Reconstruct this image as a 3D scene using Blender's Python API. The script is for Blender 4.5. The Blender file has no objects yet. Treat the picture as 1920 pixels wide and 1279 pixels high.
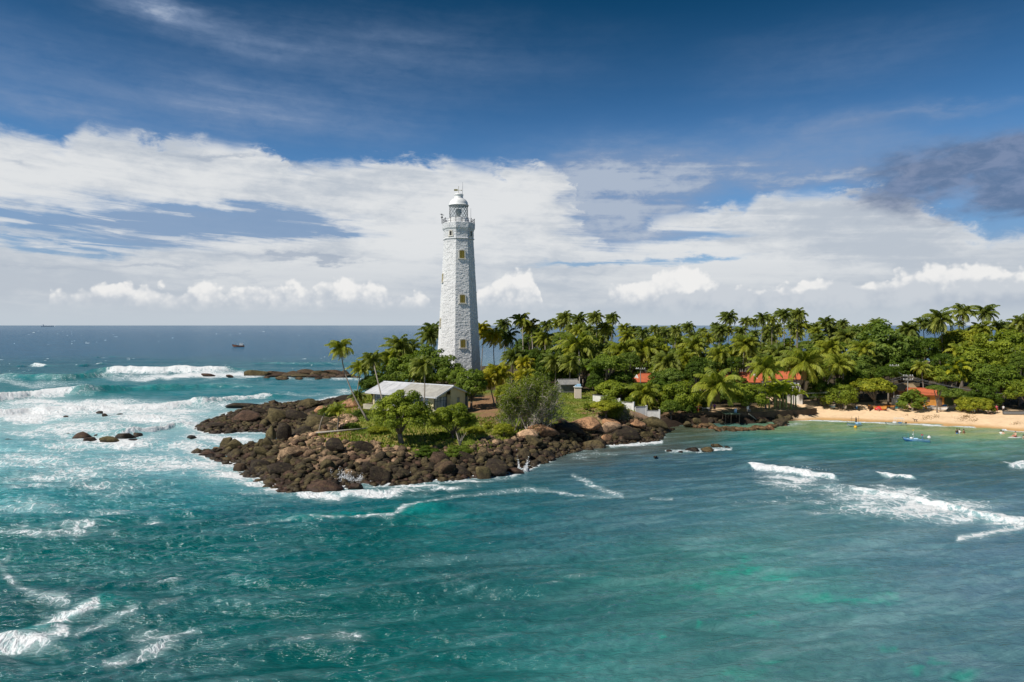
import bpy, math, random
import numpy as np
from mathutils import Vector, Matrix, Quaternion

# ------------------------------------------------------------------ camera
S = bpy.context.scene
COL = S.collection
CAM_H, F = 20.0, 1280.0            # camera height in metres; focal length in pixels of the 1920-wide photo
cam = bpy.data.cameras.new("camera")
cam_o = bpy.data.objects.new("camera", cam)
COL.objects.link(cam_o)
cam_o.location = (0, 0, CAM_H)
cam_o.rotation_euler = (math.radians(90), 0, 0)
cam.sensor_width = 36.0
cam.lens = 36.0 * F / 1920.0
cam.shift_y = -29.5 / 1920.0
cam.clip_start = 0.5
cam.clip_end = 120000.0
S.camera = cam_o
S.render.resolution_x, S.render.resolution_y = 1024, 682

S.view_settings.view_transform = 'Standard'
S.view_settings.look = 'None'
S.view_settings.gamma = 1.0
S.view_settings.exposure = 0.0
S.view_settings.use_curve_mapping = False
S.cycles.max_bounces = 6
S.cycles.transparent_max_bounces = 12
S.cycles.use_denoising = True


def G(px, py, z=0.0):
    """Point on the level z that is seen at (px, py) of the photograph."""
    y = (CAM_H - z) * F / (py - 610.0)
    return ((px - 960.0) / F * y, y)


def AT(px, py, y):
    """Point at depth y seen at (px, py)."""
    return ((px - 960.0) / F * y, y, CAM_H - (py - 610.0) / F * y)


# ------------------------------------------------------------------ node helper
class NT:
    def __init__(s, tree):
        s.t = tree
        tree.nodes.clear()

    def n(s, typ, **kw):
        nd = s.t.nodes.new(typ)
        for k, v in kw.items():
            setattr(nd, k, v)
        return nd

    def put(s, sock, v):
        if isinstance(v, bpy.types.NodeSocket):
            s.t.links.new(v, sock)
        elif v is not None:
            sock.default_value = v

    def m(s, op, a, b=None, c=None, clamp=False):
        nd = s.n('ShaderNodeMath', operation=op, use_clamp=clamp)
        for i, v in enumerate((a, b, c)):
            if v is not None:
                s.put(nd.inputs[i], v)
        return nd.outputs[0]

    def add(s, a, b): return s.m('ADD', a, b)
    def sub(s, a, b): return s.m('SUBTRACT', a, b)
    def mul(s, a, b): return s.m('MULTIPLY', a, b)

    def vm(s, op, a, b=None, c=None):
        nd = s.n('ShaderNodeVectorMath', operation=op)
        for i, v in enumerate((a, b, c)):
            if v is not None:
                s.put(nd.inputs[i], v)
        return nd.outputs['Value'] if op in ('DOT_PRODUCT', 'LENGTH', 'DISTANCE') else nd.outputs[0]

    def xyz(s, x=0.0, y=0.0, z=0.0):
        nd = s.n('ShaderNodeCombineXYZ')
        for i, v in enumerate((x, y, z)):
            s.put(nd.inputs[i], v)
        return nd.outputs[0]

    def sep(s, v):
        nd = s.n('ShaderNodeSeparateXYZ')
        s.put(nd.inputs[0], v)
        return nd.outputs

    def noise(s, vec, scale=1.0, detail=5.0, rough=0.5, dist=0.0, color=False):
        nd = s.n('ShaderNodeTexNoise')
        s.put(nd.inputs['Vector'], vec)
        s.put(nd.inputs['Scale'], scale)
        s.put(nd.inputs['Detail'], detail)
        s.put(nd.inputs['Roughness'], rough)
        s.put(nd.inputs['Distortion'], dist)
        return nd.outputs['Color'] if color else nd.outputs['Fac']

    def voro(s, vec, scale=1.0, feature='F1', rand=1.0, out='Distance'):
        nd = s.n('ShaderNodeTexVoronoi', feature=feature)
        s.put(nd.inputs['Vector'], vec)
        s.put(nd.inputs['Scale'], scale)
        s.put(nd.inputs['Randomness'], rand)
        return nd.outputs[out]

    def step(s, x, lo, hi):
        """smooth 0..1 as x goes lo..hi"""
        nd = s.n('ShaderNodeMapRange', interpolation_type='SMOOTHSTEP')
        s.put(nd.inputs[0], x); s.put(nd.inputs[1], lo); s.put(nd.inputs[2], hi)
        return nd.outputs[0]

    def lin(s, x, lo, hi, a=0.0, b=1.0):
        nd = s.n('ShaderNodeMapRange')
        s.put(nd.inputs[0], x)
        for i, v in enumerate((lo, hi, a, b)):
            s.put(nd.inputs[i + 1], v)
        return nd.outputs[0]

    def mix(s, f, a, b, mode='MIX'):
        nd = s.n('ShaderNodeMix', data_type='RGBA', blend_type=mode)
        s.put(nd.inputs[0], f)
        for i, v in ((6, a), (7, b)):
            if isinstance(v, (tuple, list)) and len(v) == 3:
                v = (*v, 1.0)
            s.put(nd.inputs[i], v)
        return nd.outputs[2]

    def attr(s, name, out='Fac'):
        nd = s.n('ShaderNodeAttribute', attribute_name=name)
        return nd.outputs[out]

    def curve(s, x, pts):
        """piecewise curve through pts (x in 0..1, y in 0..1)"""
        nd = s.n('ShaderNodeFloatCurve')
        c = nd.mapping.curves[0]
        while len(c.points) > 2:
            c.points.remove(c.points[1])
        pts = sorted(pts)
        c.points[0].location = pts[0]
        c.points[-1].location = pts[-1]
        for p in pts[1:-1]:
            c.points.new(*p)
        for p in c.points:
            p.handle_type = 'AUTO_CLAMPED'
        nd.mapping.extend = 'HORIZONTAL'
        nd.mapping.update()
        s.put(nd.inputs['Value'], x)
        return nd.outputs[0]


# ------------------------------------------------------------------ sun and sky
SUN_EL = math.radians(50)
SUN_AZ = math.radians(59)       # swung left from straight behind the camera
to_sun = Vector((-math.sin(SUN_AZ) * math.cos(SUN_EL), -math.cos(SUN_AZ) * math.cos(SUN_EL), math.sin(SUN_EL)))
sun = bpy.data.lights.new("sun", 'SUN')
sun.energy = 5.0
sun.angle = math.radians(0.53)
sun.color = (1.0, 0.94, 0.85)
sun_o = bpy.data.objects.new("sun", sun)
COL.objects.link(sun_o)
sun_o.rotation_euler = (-to_sun).to_track_quat('-Z', 'Y').to_euler()
sun_o.location = (-60, -40, 120)

W = bpy.data.worlds.new("World")
S.world = W
W.use_nodes = True
w = NT(W.node_tree)


def ae(px, py):
    """azimuth, elevation in degrees of a direction seen in the photograph"""
    dx = px - 960.0
    return math.degrees(math.atan(dx / F)), math.degrees(math.atan((610.0 - py) / math.hypot(F, dx)))


tc = w.n('ShaderNodeTexCoord').outputs['Generated']
dx_, dy_, dz_ = w.sep(tc)
AZ = w.mul(w.m('ARCTAN2', dx_, dy_), 57.29578)
EL = w.mul(w.m('ARCSINE', dz_), 57.29578)
sky = w.n('ShaderNodeTexSky', sky_type='NISHITA', sun_disc=False)
sky.sun_elevation = SUN_EL
sky.sun_rotation = math.atan2(to_sun.x, to_sun.y)
sky.altitude = 0
sky.air_density = 1.0
sky.dust_density = 0.3
sky.ozone_density = 2.5

# noises in sky coordinates (degrees)
big = w.noise(w.xyz(w.mul(AZ, 0.055), w.mul(EL, 0.16), 3.1), 1.0, 6, 0.55)
warpx = w.mul(w.sub(w.noise(w.xyz(w.mul(AZ, 0.10), w.mul(EL, 0.25), 8.7), 1.0, 5, 0.55), 0.5), 14.0)
warpy = w.mul(w.sub(w.noise(w.xyz(w.mul(AZ, 0.12), w.mul(EL, 0.35), 21.3), 1.0, 8, 0.62), 0.5), 4.0)
AZW = w.add(AZ, warpx)
ELW = w.add(EL, warpy)
PW = w.xyz(AZW, ELW, 0.0)
fine = w.noise(w.xyz(w.mul(AZ, 0.5), w.mul(EL, 1.1), 5.5), 1.0, 10, 0.62, 0.35)
streak = w.noise(w.xyz(w.mul(AZW, 0.05), w.mul(w.add(EL, w.mul(AZ, 0.035)), 0.75), 11.0), 1.0, 8, 0.58, 0.3)
streak2 = w.noise(w.xyz(w.mul(AZW, 0.11), w.mul(w.add(EL, w.mul(AZ, 0.06)), 1.3), 31.0), 1.0, 8, 0.6, 0.4)


def oval(px, py, rx, ry, amount=1.0, vec=None):
    a, e = ae(px, py)
    k = math.degrees(1 / F) * math.cos(math.radians(a)) ** 1.5
    sx, sy = 1 / (rx * k), 1 / (ry * k)
    d = w.vm('MULTIPLY_ADD', PW if vec is None else vec, (sx, sy, 0), (-a * sx, -e * sy, 0))
    q = w.vm('DOT_PRODUCT', d, d)
    return w.mul(w.m('POWER', 2.71828, w.mul(q, -1.0)), amount)


def total(items):
    r = items[0]
    for i in items[1:]:
        r = w.add(r, i)
    return r


def edge_curve(pts):
    q = []
    for px, py in pts:
        a, e = ae(px, py)
        q.append(((a + 45) / 90.0, e / 30.0))
    return w.mul(w.curve(w.lin(AZ_E, -45, 45), q), 30.0)


AZ_E = w.add(AZ, w.mul(w.sub(fine, 0.5), 4.0))
edge_n = w.mul(w.add(w.mul(w.sub(fine, 0.5), 2.8), w.mul(w.sub(big, 0.5), 1.0)), w.lin(w.noise(w.xyz(w.mul(AZ, .16), 0, 4), 1, 2, .5), .4, .6, .25, 1.5))
# layer 1: the great white bank, crisp on its upper edge
T1 = edge_curve([(-60, 215), (0, 232), (120, 262), (150, 236), (250, 246), (330, 252), (430, 262), (520, 282), (545, 300), (600, 300),
                 (700, 296), (770, 292), (860, 298), (960, 304), (1040, 312), (1075, 345), (1090, 400), (1150, 440), (1200, 430),
                 (1222, 405), (1300, 388), (1395, 384), (1420, 362), (1520, 356), (1660, 356), (1720, 372), (1770, 400), (1850, 420), (1960, 430)])
up1 = w.sub(T1, w.add(EL, edge_n))
cov1 = w.step(up1, w.mul(w.noise(w.xyz(w.mul(AZ, .2), w.mul(EL, .1), 44), 1, 2, .5), -0.5), w.lin(w.noise(w.xyz(w.mul(AZ, .13), 0, 14), 1, 2, .5), .35, .65, .3, 1.7))
cov1 = w.mul(cov1, w.step(w.add(up1, w.mul(w.sub(streak2, 0.5), 3.4)), -1.2, 1.1))
holes = total([oval(290, 420, 250, 48, 1.35), oval(540, 428, 150, 26, 1.25), oval(50, 400, 90, 20, 0.8), oval(70, 456, 150, 16, 1.0), oval(420, 395, 120, 16, .8),
               oval(1160, 400, 80, 62, 1.1), oval(1090, 380, 40, 40, .5), oval(1275, 445, 110, 13, 0.75), oval(1130, 495, 190, 7, 0.95),
               oval(1330, 497, 150, 6, 0.55), oval(640, 445, 60, 9, 0.6), oval(200, 455, 80, 9, 0.5),
               oval(1860, 520, 130, 20, 0.3), oval(1260, 460, 60, 10, .4)])
holes = w.mul(holes, w.lin(streak2, 0.32, 0.62, 1.35, 0.35))
cov1 = w.mul(cov1, w.m('SUBTRACT', 1.0, w.m('MULTIPLY', w.step(holes, 0.12, 0.95), 0.9)))
# layer 2: thin veils: cirrus at the upper left, haze above the right bank
veil = total([oval(470, 210, 260, 45, 0.42), oval(290, 12, 110, 20, 0.62), oval(420, 70, 150, 22, 0.28), oval(60, 110, 160, 70, 0.2),
              oval(120, 215, 150, 25, 0.45), oval(30, 330, 90, 20, .2), oval(740, 90, 330, 50, 0.16), oval(620, 160, 300, 90, 0.16),
              oval(1240, 320, 200, 38, 0.6), oval(1500, 300, 260, 34, 0.42), oval(1540, 232, 130, 30, 0.42), oval(1760, 205, 160, 9, 0.35),
              oval(1150, 385, 110, 75, 1.15), oval(1100, 335, 90, 30, .7), oval(1250, 420, 90, 40, .5), oval(1560, 330, 220, 14, 0.7), oval(1780, 350, 200, 60, 0.4), oval(1600, 110, 260, 60, 0.14)])
veil = w.mul(veil, w.lin(w.add(w.mul(streak, .6), w.mul(fine, .4)), 0.33, 0.66, 0.30, 1.5))
cov2 = w.m('MINIMUM', w.m('MAXIMUM', veil, 0.0), 0.92)
# layer 3: dark cloud at the right
dark = total([oval(1810, 310, 170, 60, 0.85), oval(1700, 350, 120, 40, 0.6), oval(1820, 395, 130, 32, 1.0), oval(1900, 270, 100, 50, 0.6), oval(1930, 345, 120, 60, .6),
              oval(1560, 240, 110, 28, 0.3)])
dark = w.mul(dark, w.lin(w.noise(w.xyz(w.mul(AZ, 0.22), w.mul(EL, 0.4), 77.0), 1.0, 8, 0.55), 0.3, 0.62, 0.35, 1.35))
cov3 = w.mul(w.step(dark, 0.08, 1.15), 0.86)
# streaks of grey in the lower bank
greys = total([oval(560, 487, 150, 5, 1.0), oval(640, 492, 70, 4, 1.0), oval(300, 494, 120, 4, 0.6), oval(90, 500, 130, 4, .5),
               oval(1040, 318, 1, 1, 0), oval(560, 318, 70, 5, 0.7), oval(400, 288, 90, 4, 0.6), oval(30, 305, 60, 6, .5), oval(470, 518, 60, 3, .5)])
greys = w.m('MINIMUM', w.mul(greys, w.lin(streak2, 0.35, 0.6, 0.5, 1.3)), 1.0)
# layer 4: cumulus heaps standing above the horizon haze
def heap_layer(pts, seed, base_py, cell):
    q = [((ae(px, py)[0] + 45) / 90.0, ae(px, py)[1] / 30.0) for px, py in pts]
    wob = w.noise(w.xyz(w.mul(AZ, 0.9), w.mul(EL, 0.9), seed), 1.0, 6, 0.5)
    vor = w.voro(w.xyz(w.add(AZ, w.mul(w.sub(wob, .5), 1.2)), w.add(EL, w.mul(wob, 1.0)), seed), cell, 'SMOOTH_F1')
    vor2 = w.voro(w.xyz(w.add(AZ, w.mul(wob, .5)), EL, seed + 9), cell * 2.6, 'SMOOTH_F1')
    vor3 = w.voro(w.xyz(w.add(AZ, w.mul(wob, .3)), EL, seed + 4), cell * 6.0, 'SMOOTH_F1')
    puff = w.add(w.sub(0.80, w.add(w.mul(vor, .85), w.add(w.mul(vor2, 0.45), w.mul(vor3, .22)))), w.mul(w.sub(wob, .5), .5))
    top = w.mul(w.curve(w.lin(AZ, -45, 45), q), 30.0)
    h = w.add(w.add(w.sub(top, EL), 0.22), w.mul(puff, 1.7))
    cov = w.step(h, -0.05, 0.45)
    b = ae(960, base_py)[1]
    cov = w.mul(cov, w.step(w.add(EL, w.mul(w.sub(wob, 0.5), 0.9)), b - 0.8, b + 0.9))
    lit = w.step(w.add(w.mul(puff, 1.3), w.mul(w.sub(EL, b), 0.34)), 0.0, 0.95)
    return cov, lit


z0 = 640
H1 = heap_layer([(-60, 590), (60, z0), (90, 572), (150, 556), (200, 546), (270, 552), (330, 556), (375, 542), (400, 545), (430, 556), (500, 540),
                 (560, 546), (640, 534), (720, 546), (750, 560), (800, 560), (830, z0), (890, 566), (930, 536), (968, 514), (1010, 545), (1040, z0),
                 (1120, z0), (1140, 548), (1200, 540), (1240, 515), (1290, 503), (1330, 530), (1400, 540), (1450, 556), (1540, 528), (1590, 545), (1700, 520), (1780, 505), (1850, 515),
                 (1960, 520)], 4.0, 578, 0.62)
H2 = heap_layer([(-60, 620), (300, 600), (500, 585), (700, 575), (900, 570), (1100, 575), (1250, 562), (1330, 548), (1500, 552), (1600, 540),
                 (1750, 545), (1960, 540)], 17.0, 600, 0.5)

shade = w.add(w.mul(w.sub(big, 0.5), 2.6), w.mul(w.sub(w.add(w.mul(streak2, .5), w.mul(fine, .5)), 0.5), 1.6))
white = w.mix(w.step(shade, -0.42, 0.28), (5.0, 5.5, 6.15), (7.6, 7.75, 7.85))
crisp = w.mul(w.step(up1, 1.7, 0.1), 0.5)
white = w.mix(crisp, white, (8.3, 8.35, 8.3))
tint = w.mix(w.step(EL, 3.0, 30.0), (0.50, 0.86, 1.20), (0.002, 0.225, 0.335))
sky_c = w.mix(1.0, sky.outputs[0], tint, 'MULTIPLY')
sky_c = w.mix(w.mul(w.step(EL, 19.0, 3.0), 0.46), sky_c, (1.3, 2.7, 4.8))
hz = total([oval(300, 425, 420, 70, .75), oval(560, 430, 240, 50, .5), oval(1150, 400, 160, 90, .55), oval(1500, 300, 420, 50, .35), oval(1850, 460, 200, 60, .6)])
c = w.mix(w.m('MINIMUM', hz, .8), sky_c, (2.1, 3.15, 4.9))
c = w.mix(cov2, c, (2.4, 3.25, 4.9))
c = w.mix(w.mul(w.step(veil, .55, 1.2), .6), c, (5.2, 5.8, 6.6))
c = w.mix(w.mul(cov1, 0.97), c, white)
c = w.mix(w.mul(greys, 0.72), c, (3.1, 3.8, 4.9))
low = w.step(EL, 7.0, 0.5)
c = w.mix(w.mul(low, w.lin(streak, .35, .62, 0.35, 0.9)), c, (5.0, 5.5, 6.15))
c = w.mix(w.mul(H1[0], 0.95), c, w.mix(H1[1], (5.2, 5.7, 6.35), (8.7, 8.65, 8.55)))
c = w.mix(w.mul(H2[0], w.step(AZ, -12.0, 14.0)), c, w.mix(H2[1], (4.3, 4.9, 5.75), (5.9, 6.3, 6.8)))
c = w.mix(cov3, c, w.mix(w.step(fine, 0.36, 0.66), (1.15, 1.75, 3.0), (2.0, 2.55, 3.9)))
c = w.mix(w.step(w.add(EL, w.mul(w.sub(streak, .5), 1.5)), 2.2, 0.1), c, (5.3, 5.9, 6.5))
bg = w.n('ShaderNodeBackground')
w.put(bg.inputs[0], c)
bg.inputs[1].default_value = 0.1
w.t.links.new(bg.outputs[0], w.n('ShaderNodeOutputWorld').inputs[0])
W.cycles.sampling_method = 'MANUAL'
W.cycles.sample_map_resolution = 1024

# ------------------------------------------------------------------ object helpers
def tag(o, label=None, cat=None, group=None, kind=None):
    if label: o["label"] = label
    if cat: o["category"] = cat
    if group: o["group"] = group
    if kind: o["kind"] = kind
    return o


def empty(name, loc, rz=0.0):
    o = bpy.data.objects.new(name, None)
    o.empty_display_size = 0.3
    o.location = loc
    o.rotation_euler = (0, 0, rz)
    COL.objects.link(o)
    return o


def link(name, me, parent=None, loc=None, rot=None, scale=None):
    o = bpy.data.objects.new(name, me)
    COL.objects.link(o)
    if parent is not None: o.parent = parent
    if loc is not None: o.location = loc
    if rot is not None: o.rotation_euler = rot
    if scale is not None: o.scale = scale
    return o


def np_mesh(name, V, Fq, mat, smooth=False, attrs=None):
    """mesh from arrays; Fq is (n,3) or (n,4) ints, or a list of such arrays"""
    me = bpy.data.meshes.new(name)
    V = np.asarray(V, np.float32)
    Fs = Fq if isinstance(Fq, list) else [Fq]
    Fs = [np.asarray(f, np.int32) for f in Fs if len(f)]
    me.vertices.add(len(V))
    me.vertices.foreach_set('co', V.ravel())
    nl = sum(f.size for f in Fs)
    npoly = sum(len(f) for f in Fs)
    me.loops.add(nl)
    me.loops.foreach_set('vertex_index', np.concatenate([f.ravel() for f in Fs]))
    me.polygons.add(npoly)
    starts, off = [], 0
    for f in Fs:
        starts.append(off + np.arange(len(f)) * f.shape[1]); off += f.size
    me.polygons.foreach_set('loop_start', np.concatenate(starts).astype(np.int32))
    if smooth:
        me.polygons.foreach_set('use_smooth', np.ones(npoly, bool))
    for k, (typ, arr) in (attrs or {}).items():
        dom = 'POINT'
        a = me.attributes.new(k, typ, dom)
        arr = np.asarray(arr, np.float32)
        a.data.foreach_set('color' if typ == 'FLOAT_COLOR' else 'value', arr.ravel())
    me.update(calc_edges=True)
    me.validate()
    if mat is not None:
        me.materials.append(mat)
    return me


class MB:
    """collects simple solids into one mesh"""
    def __init__(s):
        s.v, s.f, s.mi, s.cur = [], [], [], 0

    def add(s, vs, fs):
        b = len(s.v)
        s.v += [tuple(v) for v in vs]
        s.f += [tuple(b + i for i in f) for f in fs]
        s.mi += [s.cur] * len(fs)
        return s

    def box(s, c, size, M=None, bev=0.0):
        x, y, z = (d / 2 for d in size)
        if bev > 0:
            bx, by, bz = x - bev, y - bev, z - bev
            pts, fs = [], []
            # chamfered box via convex loops
            for sz, zz, k in ((-1, -z, 1), (-1, -bz, 0), (1, bz, 0), (1, z, 1)):
                xx, yy = (bx, by) if k else (x, y)
                cx, cy = (bx, by)
                ring = [(-cx, -yy), (cx, -yy), (xx, -cy), (xx, cy), (cx, yy), (-cx, yy), (-xx, cy), (-xx, -cy)]
                pts += [(a, b, zz) for a, b in ring]
            for r in range(3):
                for i in range(8):
                    j = (i + 1) % 8
                    fs.append((r * 8 + i, r * 8 + j, r * 8 + 8 + j, r * 8 + 8 + i))
            fs.append(tuple(range(7, -1, -1))); fs.append(tuple(24 + i for i in range(8)))
        else:
            pts = [(a, b, cc) for cc in (-z, z) for a, b in ((-x, -y), (x, -y), (x, y), (-x, y))]
            fs = [(3, 2, 1, 0), (4, 5, 6, 7)] + [(i, (i + 1) % 4, 4 + (i + 1) % 4, 4 + i) for i in range(4)]
        pts = [Vector(p) for p in pts]
        if M is not None: pts = [M @ p for p in pts]
        c = Vector(c)
        return s.add([p + c for p in pts], fs)

    def tube(s, P, R, n=8, caps=True):
        P = [Vector(p) for p in P]
        if not isinstance(R, (list, tuple)): R = [R] * len(P)
        vs, fs = [], []
        up = None
        for i, p in enumerate(P):
            t = (P[min(i + 1, len(P) - 1)] - P[max(i - 1, 0)])
            if t.length < 1e-9: t = Vector((0, 0, 1))
            t.normalize()
            if up is None:
                up = t.orthogonal().normalized()
            up = (up - t * up.dot(t))
            if up.length < 1e-6: up = t.orthogonal()
            up.normalize()
            sd = t.cross(up)
            for k in range(n):
                a = 2 * math.pi * k / n
                vs.append(p + (up * math.cos(a) + sd * math.sin(a)) * R[i])
        for i in range(len(P) - 1):
            for k in range(n):
                j = (k + 1) % n
                fs.append((i * n + k, i * n + j, (i + 1) * n + j, (i + 1) * n + k))
        if caps:
            fs.append(tuple(range(n - 1, -1, -1))); fs.append(tuple((len(P) - 1) * n + k for k in range(n)))
        return s.add(vs, fs)

    def lathe(s, prof, n=24, c=(0, 0, 0), rot0=0.0, caps=True):
        vs, fs = [], []
        for r, z in prof:
            for k in range(n):
                a = rot0 + 2 * math.pi * k / n
                vs.append((c[0] + r * math.cos(a), c[1] + r * math.sin(a), c[2] + z))
        for i in range(len(prof) - 1):
            for k in range(n):
                j = (k + 1) % n
                fs.append((i * n + k, i * n + j, (i + 1) * n + j, (i + 1) * n + k))
        if caps:
            fs.append(tuple(range(n - 1, -1, -1))); fs.append(tuple((len(prof) - 1) * n + k for k in range(n)))
        return s.add(vs, fs)

    def ball(s, c, r, n=10, sq=(1, 1, 1)):
        m = n // 2
        prof = [(max(1e-4, math.sin(math.pi * i / m)) , -math.cos(math.pi * i / m)) for i in range(m + 1)]
        vs, fs = [], []
        for rr, z in prof:
            for k in range(n):
                a = 2 * math.pi * k / n
                vs.append((c[0] + r * sq[0] * rr * math.cos(a), c[1] + r * sq[1] * rr * math.sin(a), c[2] + r * sq[2] * z))
        for i in range(m):
            for k in range(n):
                j = (k + 1) % n
                fs.append((i * n + k, i * n + j, (i + 1) * n + j, (i + 1) * n + k))
        return s.add(vs, fs)

    def mesh(s, name, mats, smooth=False):
        me = bpy.data.meshes.new(name)
        me.from_pydata([tuple(v) for v in s.v], [], s.f)
        for m_ in (mats if isinstance(mats, (list, tuple)) else [mats]):
            me.materials.append(m_)
        if any(s.mi):
            me.polygons.foreach_set('material_index', s.mi)
        if smooth:
            me.polygons.foreach_set('use_smooth', [True] * len(me.polygons))
        me.update()
        return me

    def obj(s, name, mats, parent=None, smooth=False, **kw):
        return link(name, s.mesh(name, mats, smooth), parent, **kw)


# numpy value noise (periodic-free hash lattice)
def vnoise(x, y, seed=0):
    x = np.asarray(x, np.float64); y = np.asarray(y, np.float64)
    xi, yi = np.floor(x).astype(np.int64), np.floor(y).astype(np.int64)
    xf, yf = x - xi, y - yi
    u, v = xf * xf * (3 - 2 * xf), yf * yf * (3 - 2 * yf)

    def h(a, b):
        n = (a * 374761393 + b * 668265263 + seed * 1274126177) & 0x7fffffff
        n = (n ^ (n >> 13)) * 1274126177 & 0x7fffffff
        return ((n ^ (n >> 16)) & 0xffff) / 65535.0
    return (h(xi, yi) * (1 - u) + h(xi + 1, yi) * u) * (1 - v) + (h(xi, yi + 1) * (1 - u) + h(xi + 1, yi + 1) * u) * v


def fbm(x, y, oct=4, seed=0, gain=0.5):
    r, a, t = 0.0, 1.0, 0.0
    for i in range(oct):
        r = r + a * vnoise(x * 2 ** i, y * 2 ** i, seed + i * 17); t += a; a *= gain
    return r / t


def sst(x, lo, hi):
    t = np.clip((x - lo) / (hi - lo), 0, 1)
    return t * t * (3 - 2 * t)


def lin_c(r, g, b):
    """sRGB 0-255 to linear"""
    return tuple((c / 255 / 12.92 if c / 255 <= 0.04045 else ((c / 255 + 0.055) / 1.055) ** 2.4) for c in (r, g, b))


def seg_dist(px, py, pts):
    """distance to a polyline"""
    best = np.full(px.shape, 1e9)
    for (x0, y0), (x1, y1) in zip(pts[:-1], pts[1:]):
        dx, dy = x1 - x0, y1 - y0
        L = dx * dx + dy * dy + 1e-9
        t = np.clip(((px - x0) * dx + (py - y0) * dy) / L, 0, 1)
        best = np.minimum(best, np.hypot(px - x0 - t * dx, py - y0 - t * dy))
    return best


# ------------------------------------------------------------------ coast
ROCKY = [(640, 742), (600, 751), (560, 753), (520, 757), (470, 765), (430, 776), (388, 793), (371, 803), (395, 812), (430, 811), (470, 808), (538, 813),
         (532, 826), (488, 839), (440, 838), (405, 845), (372, 849), (395, 857), (425, 866), (455, 872), (470, 888), (498, 903), (530, 915), (562, 922), (613, 922), (640, 912),
         (680, 902), (734, 908), (790, 901), (838, 898), (889, 893), (946, 888), (979, 878), (1003, 868), (1030, 858), (1062, 847), (1111, 838),
         (1147, 833), (1190, 829), (1224, 825), (1238, 810), (1262, 800), (1290, 796)]
SANDY = [(1340, 795), (1400, 795), (1450, 792), (1486, 788), (1530, 787.5), (1594, 789.5), (1650, 792), (1720, 795), (1790, 798), (1860, 803), (1920, 808), (2100, 824), (2500, 860)]
FAR = [(240, 95), (520, 110), (900, 200), (900, 420), (300, 372), (150, 352), (60, 345), (0, 330), (-22, 300), (-32, 250), (-37, 215), (-44, 196)]
coast = [G(*p) for p in ROCKY] + [G(*p) for p in SANDY] + FAR
N_ROCK = len(ROCKY)


def coast_sd(x, y):
    """signed distance to the waterline, positive on land"""
    pts = coast + [coast[0]]
    inside = np.zeros(x.shape, bool)
    for (x0, y0), (x1, y1) in zip(pts[:-1], pts[1:]):
        c_ = ((y0 > y) != (y1 > y))
        with np.errstate(divide='ignore', invalid='ignore'):
            xs = (x1 - x0) * (y - y0) / (y1 - y0 + 1e-12) + x0
        inside ^= c_ & (x < xs)
    d = seg_dist(x, y, pts)
    return np.where(inside, d, -d)


sand_line = [G(*p) for p in SANDY[3:]]


def land_h(x, y):
    """height of the ground"""
    x = np.asarray(x, np.float64); y = np.asarray(y, np.float64)
    wx = x + (vnoise(x / 3.1, y / 3.1, 5) - 0.5) * 2.2
    wy = y + (vnoise(x / 3.1, y / 3.1, 9) - 0.5) * 2.2
    sand = sst(x, 58, 66)
    d = coast_sd(np.where(sand > 0.5, x, wx), np.where(sand > 0.5, y, wy))
    cove = sst(x, 28, 34) * (1 - sand)
    rough = (fbm(x / 2.3, y / 2.3, 4, 3) - 0.5)
    dp = np.maximum(d, 0)
    # a cliff-like shelf between x = 2 and 26, gentle boulder slope further left
    shelf = sst(x, -2, 6) * (1 - sst(x, 22, 30))
    h_r = 2.9 * (1 - np.exp(-dp / 6.5)) + 0.035 * np.maximum(dp - 10, 0) + shelf * 1.0 * sst(dp, 2, 7)
    h_r = h_r * (1 - .68 * (1 - sst(x, -46, -33)))
    h_r = np.minimum(h_r, 5.6 + 0.3 * fbm(x / 15, y / 15, 2, 8))
    h_r = h_r + rough * 1.1 * sst(dp, 0, 3) * (1 - sst(dp, 10, 20)) + rough * 0.25
    h_c = 0.95 * sst(dp, 0, 1.7) + 0.01 * dp + 0.97 * sst(dp, 2.2, 3.0) + rough * 0.25 * (1 - sst(dp, 3, 4))
    h_s = 2.1 * sst(dp, -6, 15) - 0.47 + 0.02 * np.maximum(dp - 12, 0) + 0.05 * (fbm(x / 4, y / 4, 3, 6) - .5)
    h = h_r * (1 - cove) * (1 - sand) + h_c * cove + h_s * sand
    h = np.minimum(h, 6.2)
    # pad under the house and the tower
    for cx, cy, r, z in ((-17, 129, 9, 3.3), (-14.3, 183, 9, 6.0)):
        k = 1 - sst(np.hypot(x - cx, y - cy), r, r + 7)
        h = h * (1 - k) + z * k
    under = -0.12 * np.minimum(-d, 30) - 0.25
    under_s = -0.09 * np.minimum(-d, 40)
    u = under * (1 - sand) + under_s * sand
    return np.where(d > 0, h, u)


def ground(x, y):
    return float(land_h(np.array([x]), np.array([y]))[0])


# ------------------------------------------------------------------ materials
def new_mat(name):
    m_ = bpy.data.materials.new(name)
    m_.use_nodes = True
    return m_, NT(m_.node_tree)


def finish(n, bsdf, disp=None):
    out = n.n('ShaderNodeOutputMaterial')
    n.t.links.new(bsdf, out.inputs[0])


def principled(n, color, rough=0.8, spec=0.3, normal=None, metal=0.0, **kw):
    b = n.n('ShaderNodeBsdfPrincipled')
    if isinstance(color, (tuple, list)) and len(color) == 3: color = (*color, 1.0)
    n.put(b.inputs['Base Color'], color)
    n.put(b.inputs['Roughness'], rough)
    n.put(b.inputs['Specular IOR Level'], spec)
    n.put(b.inputs['Metallic'], metal)
    if normal is not None: n.put(b.inputs['Normal'], normal)
    for k, v in kw.items():
        n.put(b.inputs[k.replace('_', ' ')], v)
    return b.outputs[0]


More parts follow.
